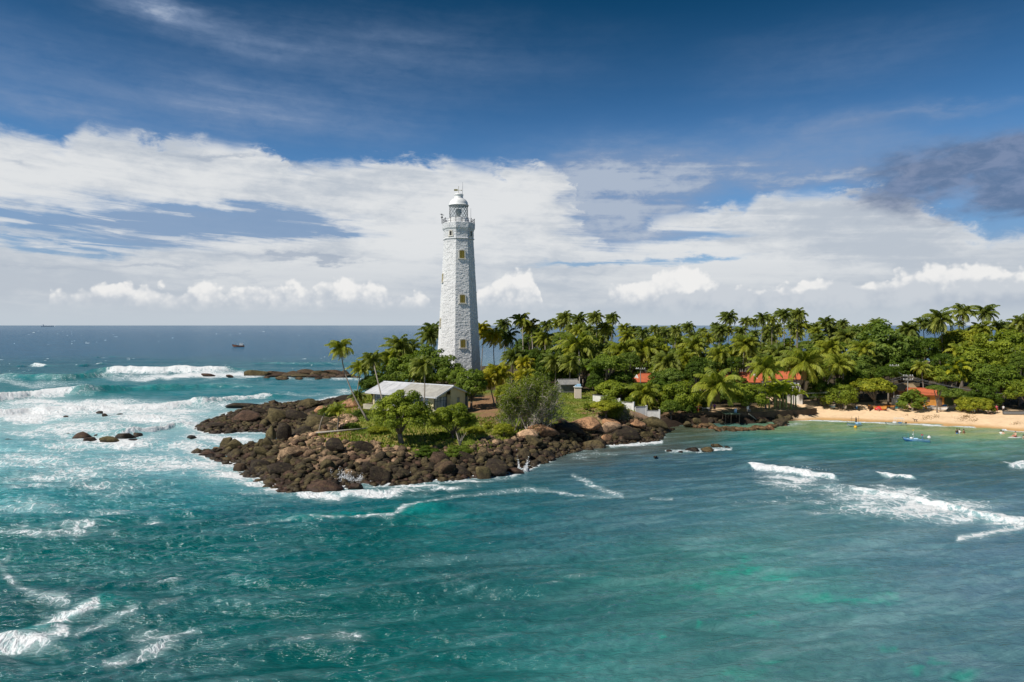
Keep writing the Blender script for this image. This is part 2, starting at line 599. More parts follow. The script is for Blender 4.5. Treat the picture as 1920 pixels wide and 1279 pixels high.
def bump(n, h, dist, strength=1.0, normal=None):
    b = n.n('ShaderNodeBump')
    n.put(b.inputs['Height'], h); n.put(b.inputs['Distance'], dist); n.put(b.inputs['Strength'], strength)
    if normal is not None: n.put(b.inputs['Normal'], normal)
    return b.outputs[0]


def paint(name, color, rough=0.6, spec=0.4, wear=0.15, scale=3.0, metal=0.0, bumpy=0.0, dark=None):
    """a painted or plain surface with slight dirt and unevenness"""
    m_, n = new_mat(name)
    p = n.n('ShaderNodeTexCoord').outputs['Object']
    f = n.noise(p, scale, 6, 0.6)
    f2 = n.noise(n.vm('MULTIPLY', p, (1, 1, 0.25)), scale * 2.3, 5, 0.65)
    k = n.step(n.add(n.mul(f, 0.6), n.mul(f2, 0.4)), 0.42, 0.68)
    dk = dark or tuple(c_ * 0.55 for c_ in color)
    col_ = n.mix(n.mul(k, wear * 2.2), color, dk)
    nrm = bump(n, f2, 0.02, bumpy) if bumpy else None
    finish(n, principled(n, col_, rough, spec, nrm, metal))
    return m_


# ------------------------------------------------------------------ the sea
def wave_comp(rng, lam0, lam1, n_, slope, main, spread):
    out = []
    for _ in range(n_):
        L = math.exp(rng.uniform(math.log(lam0), math.log(lam1)))
        th = main + rng.gauss(0, spread)
        out.append((2 * math.pi / L, math.cos(th), math.sin(th), slope * L / (2 * math.pi), rng.uniform(0, 6.28)))
    return out


def to_px(x, y, z=0.0):
    return 960 + F * x / y, 610 + (CAM_H - z) * F / y


def blob(px, py, cx, cy, rx, ry, a=1.0):
    return a * np.exp(-((px - cx) / rx) ** 2 - ((py - cy) / ry) ** 2)


def make_sea():
    H = CAM_H
    ys, y = [], 30.0
    while y < 420:
        ys.append(y); y += min(max(0.11, 0.42 * y * y / (683 * H)), 2.2)
    while y < 70000:
        ys.append(y); y *= 1.02
    core_n = len(ys)
    ys = [-9000, -900, -120, -20, 0, 15, 24, 28] + ys
    ys = np.array(ys)
    ts = np.linspace(-0.86, 0.86, 1000)
    ts = np.concatenate([[-40, -12, -5, -2.6, -1.7, -1.3, -1.1, -0.96, -.9], ts, [.9, 0.96, 1.1, 1.3, 1.7, 2.6, 5, 12, 40]])
    Y, T = np.meshgrid(ys, ts, indexing='ij')
    X = T * np.maximum(Y, 28.0)
    nr, nc = X.shape
    Yc = np.maximum(Y, 20.0)
    px, py = to_px(X, Yc)
    sd = coast_sd(X, Y)
    near = np.clip(1 - np.abs(sd + 0) / 40, 0, 1)
    bay = sst(X + (Y - 60) * 0.15, -8, 22) * (1 - sst(Y, 400, 700))       # sheltered side
    # --- height
    rng = random.Random(4)
    Z = np.zeros_like(X)
    cell = np.maximum(Yc * 0.0018, 0.42 * Yc * Yc / (683 * H))      # how fine the sheet is here
    wx = X + 0.8 * (fbm(X / 9, Y / 9, 2, 2) - .5) * 4
    wy = Y + 0.8 * (fbm(X / 9, Y / 9, 2, 7) - .5) * 4
    comps = (wave_comp(rng, 0.7, 1.6, 14, 0.062, 1.75, 0.62) + wave_comp(rng, 1.6, 4.0, 16, 0.082, 1.72, 0.42)
             + wave_comp(rng, 4, 11, 10, 0.065, 1.68, 0.28) + wave_comp(rng, 14, 34, 6, 0.022, 1.62, 0.18))
    for k, cx, cy, a, ph in comps:
        L = 2 * math.pi / k
        w8 = sst(L / cell, 1.8, 4.5)
        calm = 1 - bay * (0.62 if L > 4 else 0.35)
        p_ = k * (wx * cx + wy * cy) + ph
        s_ = np.sin(p_)
        Z += a * w8 * calm * (s_ + 0.28 * np.cos(2 * p_) * 1.0) * 0.9
    gust = 0.55 + 0.9 * fbm(X / 28, Y / 17, 3, 44)
    Z *= gust
    Z *= np.clip(0.30 + np.abs(sd) / 22, 0, 1)
    # --- breakers: real ridges of water
    foam = np.zeros_like(X)
    ridge = np.zeros_like(X)

    def breaker(pts, height, width, fl=1.0, face=1.0, fade=14.0):
        nonlocal Z, foam, ridge
        wp = [G(*p) for p in pts]
        xs = np.array([p[0] for p in wp]); yl = np.array([p[1] for p in wp])
        yc = np.interp(X, xs, yl)
        ends = sst(X, xs[0] - fade * 1.4, xs[0] + fade * 0.3) * (1 - sst(X, xs[-1] - fade * 0.3, xs[-1] + fade * 1.4))
        inn = sst(X, xs[0] - fade * .15, xs[0] + fade * 0.15) * (1 - sst(X, xs[-1] - fade * 0.15, xs[-1] + fade * .15))
        wob = (fbm(X / (width * 0.9), Y / (width * .8), 4, 77) - 0.5) * width * 0.9
        u = (Y - yc + wob) / width
        prof = np.where(u < 0, np.exp(-(u / 0.42) ** 2), np.exp(-(u / 1.15) ** 2))
        hh = height * (0.75 + 0.5 * fbm(X / width, Y * 0, 3, 31))
        Z += prof * hh * ends
        ridge = np.maximum(ridge, prof * ends)
        fo = np.where(u < 0, np.exp(-(u / 0.9) ** 2), np.exp(-(u / 0.42) ** 4)) * inn
        foam = np.maximum(foam, fo * fl)

    breaker([(205, 700), (300, 699), (425, 697)], 2.6, 7.0)
    breaker([(-160, 760), (0, 752), (70, 745), (142, 742)], 2.0, 6.0)
    breaker([(160, 741), (260, 732), (420, 727)], 1.5, 6.0, fl=0.12)
    breaker([(-100, 790), (60, 774), (300, 765), (375, 758)], 1.1, 4.5, fade=8)
    breaker([(385, 758), (440, 750), (508, 745)], 1.0, 3.5, fl=0.85, fade=6)
    breaker([(0, 709), (120, 712), (200, 706)], 1.6, 7.0, fl=0.15)
    breaker([(230, 817), (290, 808), (335, 799)], 0.9, 3.0, fade=4)
    breaker([(500, 683), (560, 684), (640, 684)], 1.0, 6.0, fl=0.25)
    breaker([(160, 686), (174, 684), (188, 684)], 1.0, 4.0, fl=.9, fade=5)
    breaker([(185, 671), (196, 670), (208, 670)], 1.0, 5.0, fl=.9, fade=5)
    breaker([(40, 687), (60, 685), (85, 687)], 1.0, 4.0, fl=.8, fade=5)
    breaker([(1405, 877), (1480, 884), (1566, 896)], 0.55, 2.2, fade=2.5)
    breaker([(1643, 888), (1680, 892), (1714, 897)], 0.35, 1.5, fl=0.9, fade=2)
    breaker([(1880, 868), (1930, 872)], 0.3, 1.5, fl=0.8, fade=2)
    breaker([(1590, 918), (1680, 930), (1780, 952), (1850, 970), (1915, 978), (1960, 980)], 0.45, 2.0, fl=0.75, fade=2.5)
    breaker([(560, 972), (740, 966), (800, 952)], 0.35, 1.6, fl=0.0, fade=3)
    breaker([(-60, 1215), (0, 1196), (90, 1172), (185, 1135)], 0.16, 1.5, fl=0.0, fade=3)

    def put(v):
        nonlocal foam
        foam = np.maximum(foam, v)

    def line(pts, width, a):
        put(a * np.exp(-(seg_dist(px, py, pts) / width) ** 2))

    wpx = px + (fbm(px / 60, py / 22, 3, 61) - .5) * 60
    wpy = py + (fbm(px / 60, py / 22, 3, 62) - .5) * 22
    def patch(cx, cy, rx, ry, a):
        if cx < 470 and cy < 910: a, ry = min(1, a * 1.22), ry * 1.2
        put(blob(wpx, wpy, cx, cy, rx, ry, a))

    # wash left of the headland
    patch(350, 706, 150, 5, 0.98); patch(440, 707, 70, 5, 0.9); patch(560, 711, 90, 3, .45); patch(640, 712, 40, 4, .7)
    patch(40, 716, 130, 6, .42); patch(120, 757, 160, 7, .8); patch(180, 768, 210, 10, .98); patch(60, 780, 160, 13, .92); patch(330, 768, 70, 8, .75)
    patch(280, 785, 100, 12, .78); patch(400, 760, 80, 6, .5); patch(480, 758, 70, 6, .62); patch(560, 742, 60, 4, .45); patch(640, 738, 30, 4, .5)
    patch(160, 805, 120, 12, .62); patch(60, 815, 90, 10, .5); patch(330, 795, 90, 10, .66); patch(200, 830, 110, 12, .8); patch(120, 838, 90, 8, .5)
    patch(420, 825, 80, 10, .82); patch(350, 842, 70, 10, .6); patch(300, 868, 170, 18, .52); patch(60, 862, 130, 18, .48); patch(440, 892, 60, 12, .88)
    patch(380, 870, 90, 14, .68); patch(70, 900, 120, 12, .46); patch(200, 920, 130, 14, .44); patch(60, 950, 110, 14, .40); patch(150, 885, 90, 12, .5)
    patch(480, 905, 50, 8, .9); patch(540, 918, 60, 7, .95); patch(600, 927, 60, 7, 1.0); patch(700, 922, 90, 8, 1.0); patch(790, 912, 80, 5, .95); patch(880, 900, 40, 4, .85)
    patch(20, 990, 80, 8, .6); patch(110, 995, 100, 8, .55); patch(150, 978, 60, 6, .5); patch(290, 976, 22, 7, .62); patch(220, 955, 80, 7, .4)
    patch(500, 925, 100, 8, .4)
    line([(0, 993), (60, 998), (140, 990), (175, 980)], 5, .58)
    line([(430, 985), (560, 971), (650, 970), (735, 966)], 4, .45)
    line([(690, 967), (735, 966), (760, 948), (790, 942)], 5, .66)
    line([(790, 942), (850, 930), (905, 926), (985, 918)], 4, .43)
    line([(985, 918), (1030, 920), (1062, 926)], 5, .48); line([(1075, 893), (1100, 905), (1120, 915), (1165, 930)], 6, .5)
    line([(1060, 928), (1165, 932)], 3, .42); line([(1220, 935), (1260, 937)], 3, .42)
    line([(10, 1082), (28, 1100), (60, 1122), (125, 1135)], 9, .48); line([(15, 1085), (0, 1060), (20, 1040)], 7, .35)
    line([(-40, 1200), (30, 1196), (90, 1188), (120, 1178)], 14, .80); line([(70, 1168), (130, 1152), (180, 1137)], 8, .74)
    line([(140, 1185), (200, 1160), (250, 1145)], 9, .42)
    patch(300, 1185, 60, 24, .47); line([(200, 1235), (260, 1222), (330, 1192)], 10, .46); patch(640, 1190, 45, 16, .42); line([(540, 1200), (640, 1188)], 6, .34)
    line([(280, 1140), (340, 1125)], 6, .33)
    patch(345, 1178, 30, 12, .5)
    # bay
    patch(1500, 894, 70, 7, .9); patch(1490, 908, 60, 12, .62); patch(1550, 922, 90, 10, .5); patch(1660, 930, 100, 14, .85); patch(1740, 950, 110, 18, .88)
    patch(1640, 950, 90, 15, .7); patch(1810, 966, 70, 12, .75); patch(1500, 945, 110, 12, .38); patch(1560, 965, 60, 6, .45)
    line([(1840, 966), (1880, 972), (1917, 985), (1890, 992), (1830, 1004), (1800, 1010)], 7, .82); patch(1870, 985, 40, 10, .55)
    line([(1895, 872), (1930, 876)], 5, .75)
    line([(1250, 846), (1290, 846), (1370, 842)], 4, .62); line([(1145, 836), (1190, 833), (1240, 829)], 4, .9); line([(960, 892), (990, 880), (1008, 872)], 5, .85)
    line([(1010, 868), (1040, 862)], 3, .5)
    patch(1480, 800, 25, 5, .5); patch(1110, 852, 60, 8, .34)
    line([(1488, 788.5), (1530, 788.3), (1620, 792), (1720, 796), (1830, 801)], 1.4, .85); line([(1880, 805), (1930, 810)], 1.6, .9)
    # edge wash round every rock of the left side
    wash = np.exp(-np.clip(-sd, 0, 99) / 2.4) * (sd < 1.5)
    put(wash * 0.95 * (1 - sst(X, -3, 6)))
    put(wash * 0.55 * sst(X, -3, 6) * (1 - sst(X, 26, 34)) * (fbm(X / 4, Y / 4, 2, 12) > 0.45))
    # far whitecaps: small dashes
    capn = fbm(px / 9, py / 1.1, 2, 88)
    capm = sst(capn, 0.83, 0.90) * sst(fbm(X / 90, Y / 200, 2, 5), 0.45, 0.6)
    put(np.where((Y > 230) & (Y < 2500), capm * 0.75 * (1 - bay), 0))
    # the crests of the chop
    crest = sst(Z, 0.26, 0.5) * (1 - bay) * sst(fbm(X / 6, Y / 6, 2, 15), .5, .7)
    put(np.where(Y < 260, crest * 0.36, 0))
    Z[ys < 29.5, :] = 0
    Z[:, :9] *= 0; Z[:, -9:] *= 0

    # --- body colour: what the depth, the sand and stirred-up air give the water
    samp = [  # px, py, r, g, b (linear), weight radius x, y
        (300, 618, (0.003, 0.068, 0.140), 900, 16), (300, 650, (0.003, 0.072, 0.145), 900, 22), (1200, 622, (0.003, .07, .16), 900, 12),
        (300, 690, (0.006, 0.085, 0.115), 600, 16), (120, 722, (0.012, 0.14, 0.155), 300, 14), (500, 735, (0.02, 0.14, 0.17), 300, 20),
        (560, 692, (0.02, 0.12, 0.15), 260, 10), (300, 735, (0.010, 0.16, 0.175), 220, 9),
        (200, 790, (0.24, 0.42, 0.44), 260, 30), (420, 800, (0.15, 0.32, 0.36), 160, 24), (60, 850, (0.10, 0.31, 0.35), 200, 34), (300, 860, (0.11, 0.30, 0.345), 200, 30),
        (60, 930, (0.03, 0.20, 0.225), 200, 34), (300, 930, (0.012, 0.13, 0.155), 220, 30), (480, 900, (0.10, 0.30, 0.33), 120, 20),
        (600, 960, (0.004, 0.085, 0.105), 200, 26), (500, 1010, (0.003, 0.085, 0.090), 330, 60), (150, 1040, (0.003, 0.105, 0.105), 260, 50),
        (800, 968, (0.004, 0.15, 0.125), 60, 16), (760, 1010, (0.006, 0.085, 0.082), 160, 40), (200, 1180, (0.003, 0.070, 0.074), 400, 90), (700, 1180, (0.003, 0.085, 0.080), 300, 90),
        (950, 960, (0.010, 0.085, 0.10), 150, 40), (1050, 1000, (0.028, 0.09, 0.115), 200, 60), (1000, 1120, (0.024, 0.092, 0.10), 220, 90),
        (1100, 870, (0.035, 0.10, 0.13), 120, 24), (1070, 858, (0.085, 0.068, 0.034), 90, 14), (1180, 846, (0.08, 0.07, 0.045), 110, 12), (1250, 820, (0.07, 0.075, 0.042), 60, 14), (1300, 812, (0.075, .085, .05), 60, 10),
        (1300, 880, (0.030, 0.095, 0.13), 200, 30), (1380, 830, (0.025, 0.12, 0.13), 90, 16), (1450, 815, (0.03, 0.19, 0.17), 80, 10), (1500, 840, (0.03, 0.15, 0.15), 90, 14),
        (1650, 845, (0.025, 0.16, 0.16), 160, 18), (1560, 800, (0.17, 0.26, 0.12), 80, 6), (1750, 806, (0.27, 0.33, 0.15), 200, 7), (1880, 818, (0.26, 0.36, 0.17), 120, 8),
        (1880, 842, (0.13, 0.24, 0.17), 140, 12), (1600, 820, (0.08, 0.22, 0.16), 120, 9), (1800, 830, (0.07, .20, .165), 110, 9), (1800, 870, (0.05, 0.10, 0.10), 200, 20), (1300, 950, (0.045, 0.13, 0.16), 200, 40),
        (1600, 900, (0.055, 0.12, 0.145), 220, 26), (1500, 1000, (0.075, 0.185, 0.20), 240, 50), (1850, 1050, (0.085, 0.165, 0.215), 260, 70), (1350, 1080, (0.045, 0.20, 0.175), 230, 60),
        (1600, 1180, (0.07, 0.175, 0.19), 260, 80), (1250, 1200, (0.035, 0.155, 0.15), 240, 80), (1500, 1260, (0.055, 0.165, 0.165), 240, 50), (1850, 1230, (0.075, .15, .19), 200, 90)]
    num = np.zeros(X.shape + (3,)); den = np.zeros(X.shape)
    qx = px + (fbm(px / 120, py / 30, 3, 71) - .5) * 130
    qy = py + (fbm(px / 120, py / 30, 3, 72) - .5) * 26 * np.clip((py - 640) / 150, 0, 1)
    for cx, cy, c3, rx, ry in samp:
        g = np.exp(-((qx - cx) / rx) ** 2 - ((qy - cy) / ry) ** 2) + 1e-7
        den += g
        for i in range(3): num[..., i] += g * c3[i]
    colr = num / den[..., None]
    # pale sand patches showing through the bay
    em = np.zeros(X.shape)
    for cx, cy, rx, ry in ((1360, 1076, 28, 7), (1365, 1108, 26, 9), (1455, 1085, 36, 8), (1540, 1122, 50, 8), (1600, 1128, 50, 5), (1640, 1126, 40, 5), (1310, 1170, 9, 6), (1240, 1190, 9, 6),
                           (1400, 1152, 30, 4), (1440, 1165, 24, 5), (1445, 1240, 22, 7), (1665, 1215, 26, 7), (1760, 1240, 22, 6), (1800, 1262, 36, 9), (1380, 1262, 50, 10),
                           (1670, 1115, 24, 5), (1405, 1072, 20, 5), (1390, 1050, 14, 5), (1300, 1100, 30, 8), (1720, 1255, 20, 7)):
        em = np.maximum(em, blob(px + (fbm(px / 18, py / 8, 3, 91) - .5) * 46, py + (fbm(px / 18, py / 8, 3, 92) - .5) * 16, cx, cy, rx * 1.1, ry * 1.2))
    em = sst(em, 0.08, 1.2) * 0.55
    for i, v in enumerate((0.015, 0.29, 0.21)):
        colr[..., i] = colr[..., i] * (1 - em) + v * em
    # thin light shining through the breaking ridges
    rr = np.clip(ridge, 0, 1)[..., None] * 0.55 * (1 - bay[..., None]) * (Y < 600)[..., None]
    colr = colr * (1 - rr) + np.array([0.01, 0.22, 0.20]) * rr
    lf = (1 - sst(px, 900, 1300)) * sst(py, 880, 960)
    colr[..., 0] *= 1 - .3 * lf; colr[..., 1] *= 1 + .06 * lf; colr[..., 2] *= 1 + .07 * lf
    mott = 0.82 + 0.36 * fbm(X / 7, Y / 7, 4, 55)
    colr *= mott[..., None]

    V = np.stack([X, Y, Z], -1).reshape(-1, 3)
    i = np.arange(nr - 1)[:, None] * nc + np.arange(nc - 1)[None, :]
    Q = np.stack([i, i + 1, i + nc + 1, i + nc], -1).reshape(-1, 4)
    rgba = np.concatenate([colr, np.ones(X.shape + (1,))], -1).reshape(-1, 4)

    m_, n = new_mat("sea_water")
    geo = n.n('ShaderNodeNewGeometry').outputs['Position']
    X_, Y_, Z_ = n.sep(geo)
    flat = n.xyz(X_, Y_, 0.0)
    f = n.attr('foam'); colr_s = n.attr('body', 'Color')
    calm = n.attr('calm')
    # lace of foam: stretched cells and flecks
    wv = n.noise(n.vm('MULTIPLY', flat, (0.35, 0.35, 1)), 1.0, 4, 0.55, color=True)
    p2 = n.vm('MULTIPLY_ADD', n.vm('SUBTRACT', wv, (0.5, 0.5, 0.5)), (3.2, 3.2, 0), flat)
    cellv = n.voro(n.vm('MULTIPLY', p2, (0.75, 0.95, 1)), 1.0, 'DISTANCE_TO_EDGE')
    cell2 = n.voro(n.vm('MULTIPLY', p2, (2.4, 2.7, 1)), 1.0, 'DISTANCE_TO_EDGE')
    fl1 = n.noise(n.vm('MULTIPLY', p2, (0.33, 0.62, 1)), 1.0, 8, 0.64)
    fl2 = n.noise(n.vm('MULTIPLY', p2, (2.2, 3.4, 1)), 1.0, 5, 0.66)
    lace = n.add(n.mul(n.step(cellv, 0.24, 0.0), 0.30), n.mul(n.step(cell2, 0.20, 0.0), 0.16))
    pat = n.add(n.add(n.mul(fl1, 0.9), n.mul(fl2, 0.55)), n.add(lace, -0.42))
    val = n.add(f, n.mul(n.sub(pat, 0.46), n.lin(f, 0.0, 1.0, 1.35, 0.8)))
    foam_m = n.mul(n.step(val, 0.52, 0.80), n.step(f, 0.05, 0.16))
    milky = n.mul(n.step(n.add(f, n.mul(n.sub(fl1, 0.5), 0.9)), 0.03, 0.80), 0.75)
    body = n.mix(milky, colr_s, n.mix(0.62, colr_s, (0.50, 0.64, 0.65)))
    def ridged(sx, sy, det, dist):
        q = n.noise(n.vm('MULTIPLY', skew, (sx, sy, 1)), 1.0, det, 0.55, dist)
        return n.m('SUBTRACT', 1.0, n.m('ABSOLUTE', n.m('MULTIPLY_ADD', q, 5.0, -2.5)))
    skew = n.xyz(n.add(X_, n.mul(Y_, 0.18)), n.add(Y_, n.mul(X_, -0.16)), 0.0)
    rip = n.add(n.mul(ridged(0.42, 1.5, 3.0, .25), .12), n.mul(ridged(1.05, 4.0, 3.0, .2), .036))
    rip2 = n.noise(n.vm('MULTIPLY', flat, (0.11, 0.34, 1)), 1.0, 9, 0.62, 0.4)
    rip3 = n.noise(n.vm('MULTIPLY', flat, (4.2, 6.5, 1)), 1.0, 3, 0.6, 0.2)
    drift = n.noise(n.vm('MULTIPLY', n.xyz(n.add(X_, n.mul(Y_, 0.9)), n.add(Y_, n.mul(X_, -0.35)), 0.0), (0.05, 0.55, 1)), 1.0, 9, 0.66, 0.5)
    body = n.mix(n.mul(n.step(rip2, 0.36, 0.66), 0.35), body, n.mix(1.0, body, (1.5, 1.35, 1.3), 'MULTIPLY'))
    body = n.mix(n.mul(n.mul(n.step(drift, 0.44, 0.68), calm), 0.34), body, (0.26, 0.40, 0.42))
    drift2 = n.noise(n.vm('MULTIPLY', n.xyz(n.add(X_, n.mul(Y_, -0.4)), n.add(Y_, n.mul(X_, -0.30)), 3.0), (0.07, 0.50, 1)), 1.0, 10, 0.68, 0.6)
    body = n.mix(n.mul(n.mul(n.step(drift2, 0.47, 0.66), n.m('SUBTRACT', 1.0, calm)), 0.26), body, (0.16, 0.32, 0.34))  # pale streaks of thin foam and sky reflection, painted into the body colour
    body = n.mix(n.mul(n.step(rip2, 0.60, 0.36), n.mul(calm, 0.35)), body, n.mix(1.0, body, (0.45, 0.85, 0.80), 'MULTIPLY'))
    hgt = n.add(rip, n.add(n.mul(rip2, 0.55), n.mul(rip3, 0.05)))
    nrm = bump(n, hgt, 1.0, n.lin(calm, 0, 1, 0.85, 0.55))
    nrm_f = bump(n, n.add(n.mul(pat, 0.55), n.mul(fl2, 0.2)), 0.7, 0.8)
    dif = n.n('ShaderNodeBsdfDiffuse'); n.put(dif.inputs[0], body); n.put(dif.inputs['Normal'], bump(n, hgt, 1.0, 0.6))
    glo = n.n('ShaderNodeBsdfGlossy'); n.put(glo.inputs[0], (0.9, 0.95, 1.0, 1)); n.put(glo.inputs['Roughness'], 0.14); n.put(glo.inputs['Normal'], nrm)
    fr = n.n('ShaderNodeFresnel'); n.put(fr.inputs['IOR'], 1.333); n.put(fr.inputs['Normal'], nrm)
    # the unseen small chop keeps a real sea from mirroring fully at grazing sight
    reff = n.m('MULTIPLY', n.m('SUBTRACT', 1.0, n.m('POWER', 2.71828, n.mul(fr.outputs[0], -2.6))), n.lin(calm, 0, 1, 0.50, 0.58))
    wm = n.n('ShaderNodeMixShader'); n.put(wm.inputs[0], reff); n.put(wm.inputs[1], dif.outputs[0]); n.put(wm.inputs[2], glo.outputs[0])
    water = wm.outputs[0]
    foam_c = n.mix(n.step(val, 0.55, 1.05), (0.52, 0.62, 0.65), (0.80, 0.82, 0.83))
    fo = principled(n, foam_c, 0.85, 0.2, nrm_f)
    ms = n.n('ShaderNodeMixShader')
    n.put(ms.inputs[0], foam_m); n.put(ms.inputs[1], water); n.put(ms.inputs[2], fo)
    finish(n, ms.outputs[0])
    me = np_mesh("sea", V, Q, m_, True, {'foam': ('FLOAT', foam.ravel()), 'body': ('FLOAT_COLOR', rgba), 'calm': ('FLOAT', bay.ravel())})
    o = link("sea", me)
    tag(o, "blue green sea with white surf and foam round the rocky headland", "sea", kind="structure")
    return o


make_sea()


# ------------------------------------------------------------------ the land
def rel_label(px, py, marks, what, used, just=26):
    """a label that names the thing by the landmark it stands beside"""
    order = sorted(marks, key=lambda m_: math.hypot(px - m_[0], (py - m_[1]) * 1.3))
    lab = None
    for m_ in order[:5]:
        dx, dy = px - m_[0], py - m_[1]
        d = math.hypot(dx, dy)
        side = ("right of" if dx > 0 else "left of") if abs(dx) > abs(dy) * 1.1 else ("below" if dy > 0 else "above")
        for pre in (("just ", "") if d < just else ("", "some way ")):
            lab = f"{what} {pre}{side} the {m_[2]}"
            if len(lab.split()) <= 16 and lab not in used:
                used.add(lab)
                return lab
    return lab


def make_land():
    xs = np.concatenate([np.arange(-110, -74, 3.0), np.arange(-74, 62, 0.55), np.arange(62, 140, 1.0), np.geomspace(142, 900, 40)])
    ys = np.concatenate([np.arange(76, 150, 0.5), np.arange(150, 200, 0.9), np.arange(200, 420, 3.5)])
    ylow = np.arange(60, 76, 1.5)
    ys = np.concatenate([ylow, ys])
    X, Y = np.meshgrid(xs, ys)
    h = land_h(X, Y)
    sd = coast_sd(X, Y)
    nr, nc = X.shape
    px, py = to_px(X, Y, h)
    rock_hi = np.array([0.46, 0.30, 0.19]); rock_lo = np.array([0.045, 0.030, 0.020])
    n1 = fbm(X / 3, Y / 3, 4, 21)
    k = sst(h + (n1 - .5) * 1.6, 1.2, 2.6)
    c_ = rock_lo + (rock_hi - rock_lo) * k[..., None]
    # bare soil then grass inland
    soil = np.array([0.36, 0.21, 0.11]); grass = np.array([0.17, 0.23, 0.03]); dry = np.array([0.34, 0.29, 0.08])
    n2 = fbm(X / 5, Y / 5, 4, 33)
    g = sst(sd + (n2 - .5) * 7 + 3.5 * sst(X, -22, -14), 9.5, 12) * sst(X, -41, -35)
    gc = grass + (dry - grass) * sst(n2, .42, .68)[..., None]
    c_ = c_ * (1 - g[..., None]) + gc * g[..., None]
    # reddish path and yard right of the house, lawn steps
    s_ = np.maximum.reduce([blob(px, py, 905, 762, 46, 16), blob(px, py, 930, 748, 60, 10), blob(px, py, 915, 785, 30, 16), blob(px, py, 1120, 775, 50, 4) * .8, blob(px, py, 650, 768, 24, 22), blob(px, py, 625, 815, 60, 14) * .8,
                            blob(px, py, 1130, 766, 50, 3) * .7])
    s_ = sst(s_ + (n2 - .5) * .5, .3, .6) * (Y < 175) * (h > 1.2)
    c_ = c_ * (1 - s_[..., None]) + soil * s_[..., None]
    # forest floor
    ff = sst(Y + (n2 - .5) * 20, 158, 170) * sst(X, -30, -20) + sst(X, 26, 32) * sst(sd, 5, 9)
    ff = np.clip(ff, 0, 1)[..., None]
    c_ = c_ * (1 - ff) + np.array([0.10, 0.075, 0.04]) * ff
    # sand
    sa = sst(X, 57, 62) * (1 - sst(sd + (n2 - .5) * 5, 17, 24)) * (sd > -40)
    wet = 1 - sst(h + (fbm(X / 6, Y / 6, 3, 9) - .5) * .22, 0.02, 0.42)
    sand_d = np.array([0.78, 0.565, 0.36]); sand_w = np.array([0.52, 0.31, 0.13])
    sc = sand_d + (sand_w - sand_d) * wet[..., None]
    c_ = c_ * (1 - sa[..., None]) + sc * sa[..., None]
    c2 = sst(X, 30, 36) * (1 - sst(X, 57, 62)) * sst(sd, 3.2, 3.8) * (1 - sst(sd, 7, 12))
    c_ = c_ * (1 - c2[..., None]) + np.array([0.5, 0.31, 0.16]) * c2[..., None]
    c_ = c_ * (0.85 + 0.3 * fbm(X / 1.3, Y / 1.3, 3, 2))[..., None]
    V = np.stack([X, Y, h], -1).reshape(-1, 3)
    i = np.arange(nr - 1)[:, None] * nc + np.arange(nc - 1)[None, :]
    Q = np.stack([i, i + 1, i + nc + 1, i + nc], -1).reshape(-1, 4)
    rgba = np.concatenate([c_, np.ones(X.shape + (1,))], -1).reshape(-1, 4)
    m_, n = new_mat("ground")
    p = n.n('ShaderNodeNewGeometry').outputs['Position']
    f = n.noise(p, 1.6, 8, 0.65); f2 = n.noise(p, 9.0, 5, 0.65)
    sandy = n.attr('sandy')
    col_ = n.mix(n.mul(n.step(n.add(n.mul(f, .6), n.mul(f2, .4)), 0.38, 0.62), n.lin(sandy, 0, 1, 0.75, 0.22)), n.mix(1.0, n.attr('tone', 'Color'), (0.55, 0.55, 0.55), 'MULTIPLY'), n.attr('tone', 'Color'))
    col_ = n.mix(sandy, col_, n.mix(n.step(f, .3, .62), n.mix(1.0, n.attr('tone', 'Color'), (.88, .86, .82), 'MULTIPLY'), n.attr('tone', 'Color')))
    nr_ = bump(n, n.add(n.mul(f, 0.5), n.mul(f2, 0.12)), n.lin(sandy, 0, 1, 0.5, 0.06), 0.8)
    finish(n, principled(n, col_, 0.9, 0.2, nr_))
    me = np_mesh("ground", V, Q, m_, True, {'tone': ('FLOAT_COLOR', rgba), 'sandy': ('FLOAT', sa.ravel())})
    tag(link("ground", me), "rocky headland, grass and sandy beach behind the sea", "ground", kind="structure")


make_land()

_YS = np.geomspace(40, 700, 2200)


def hit(px, py):
    """where the line of sight through (px, py) first meets the ground or the sea"""
    X = (px - 960) / F * _YS
    zr = CAM_H - (py - 610) / F * _YS
    g = np.maximum(land_h(X, _YS), 0.0)
    k = np.argmax(zr <= g)
    y = _YS[k]
    return float(X[k]), float(y), float(g[k])


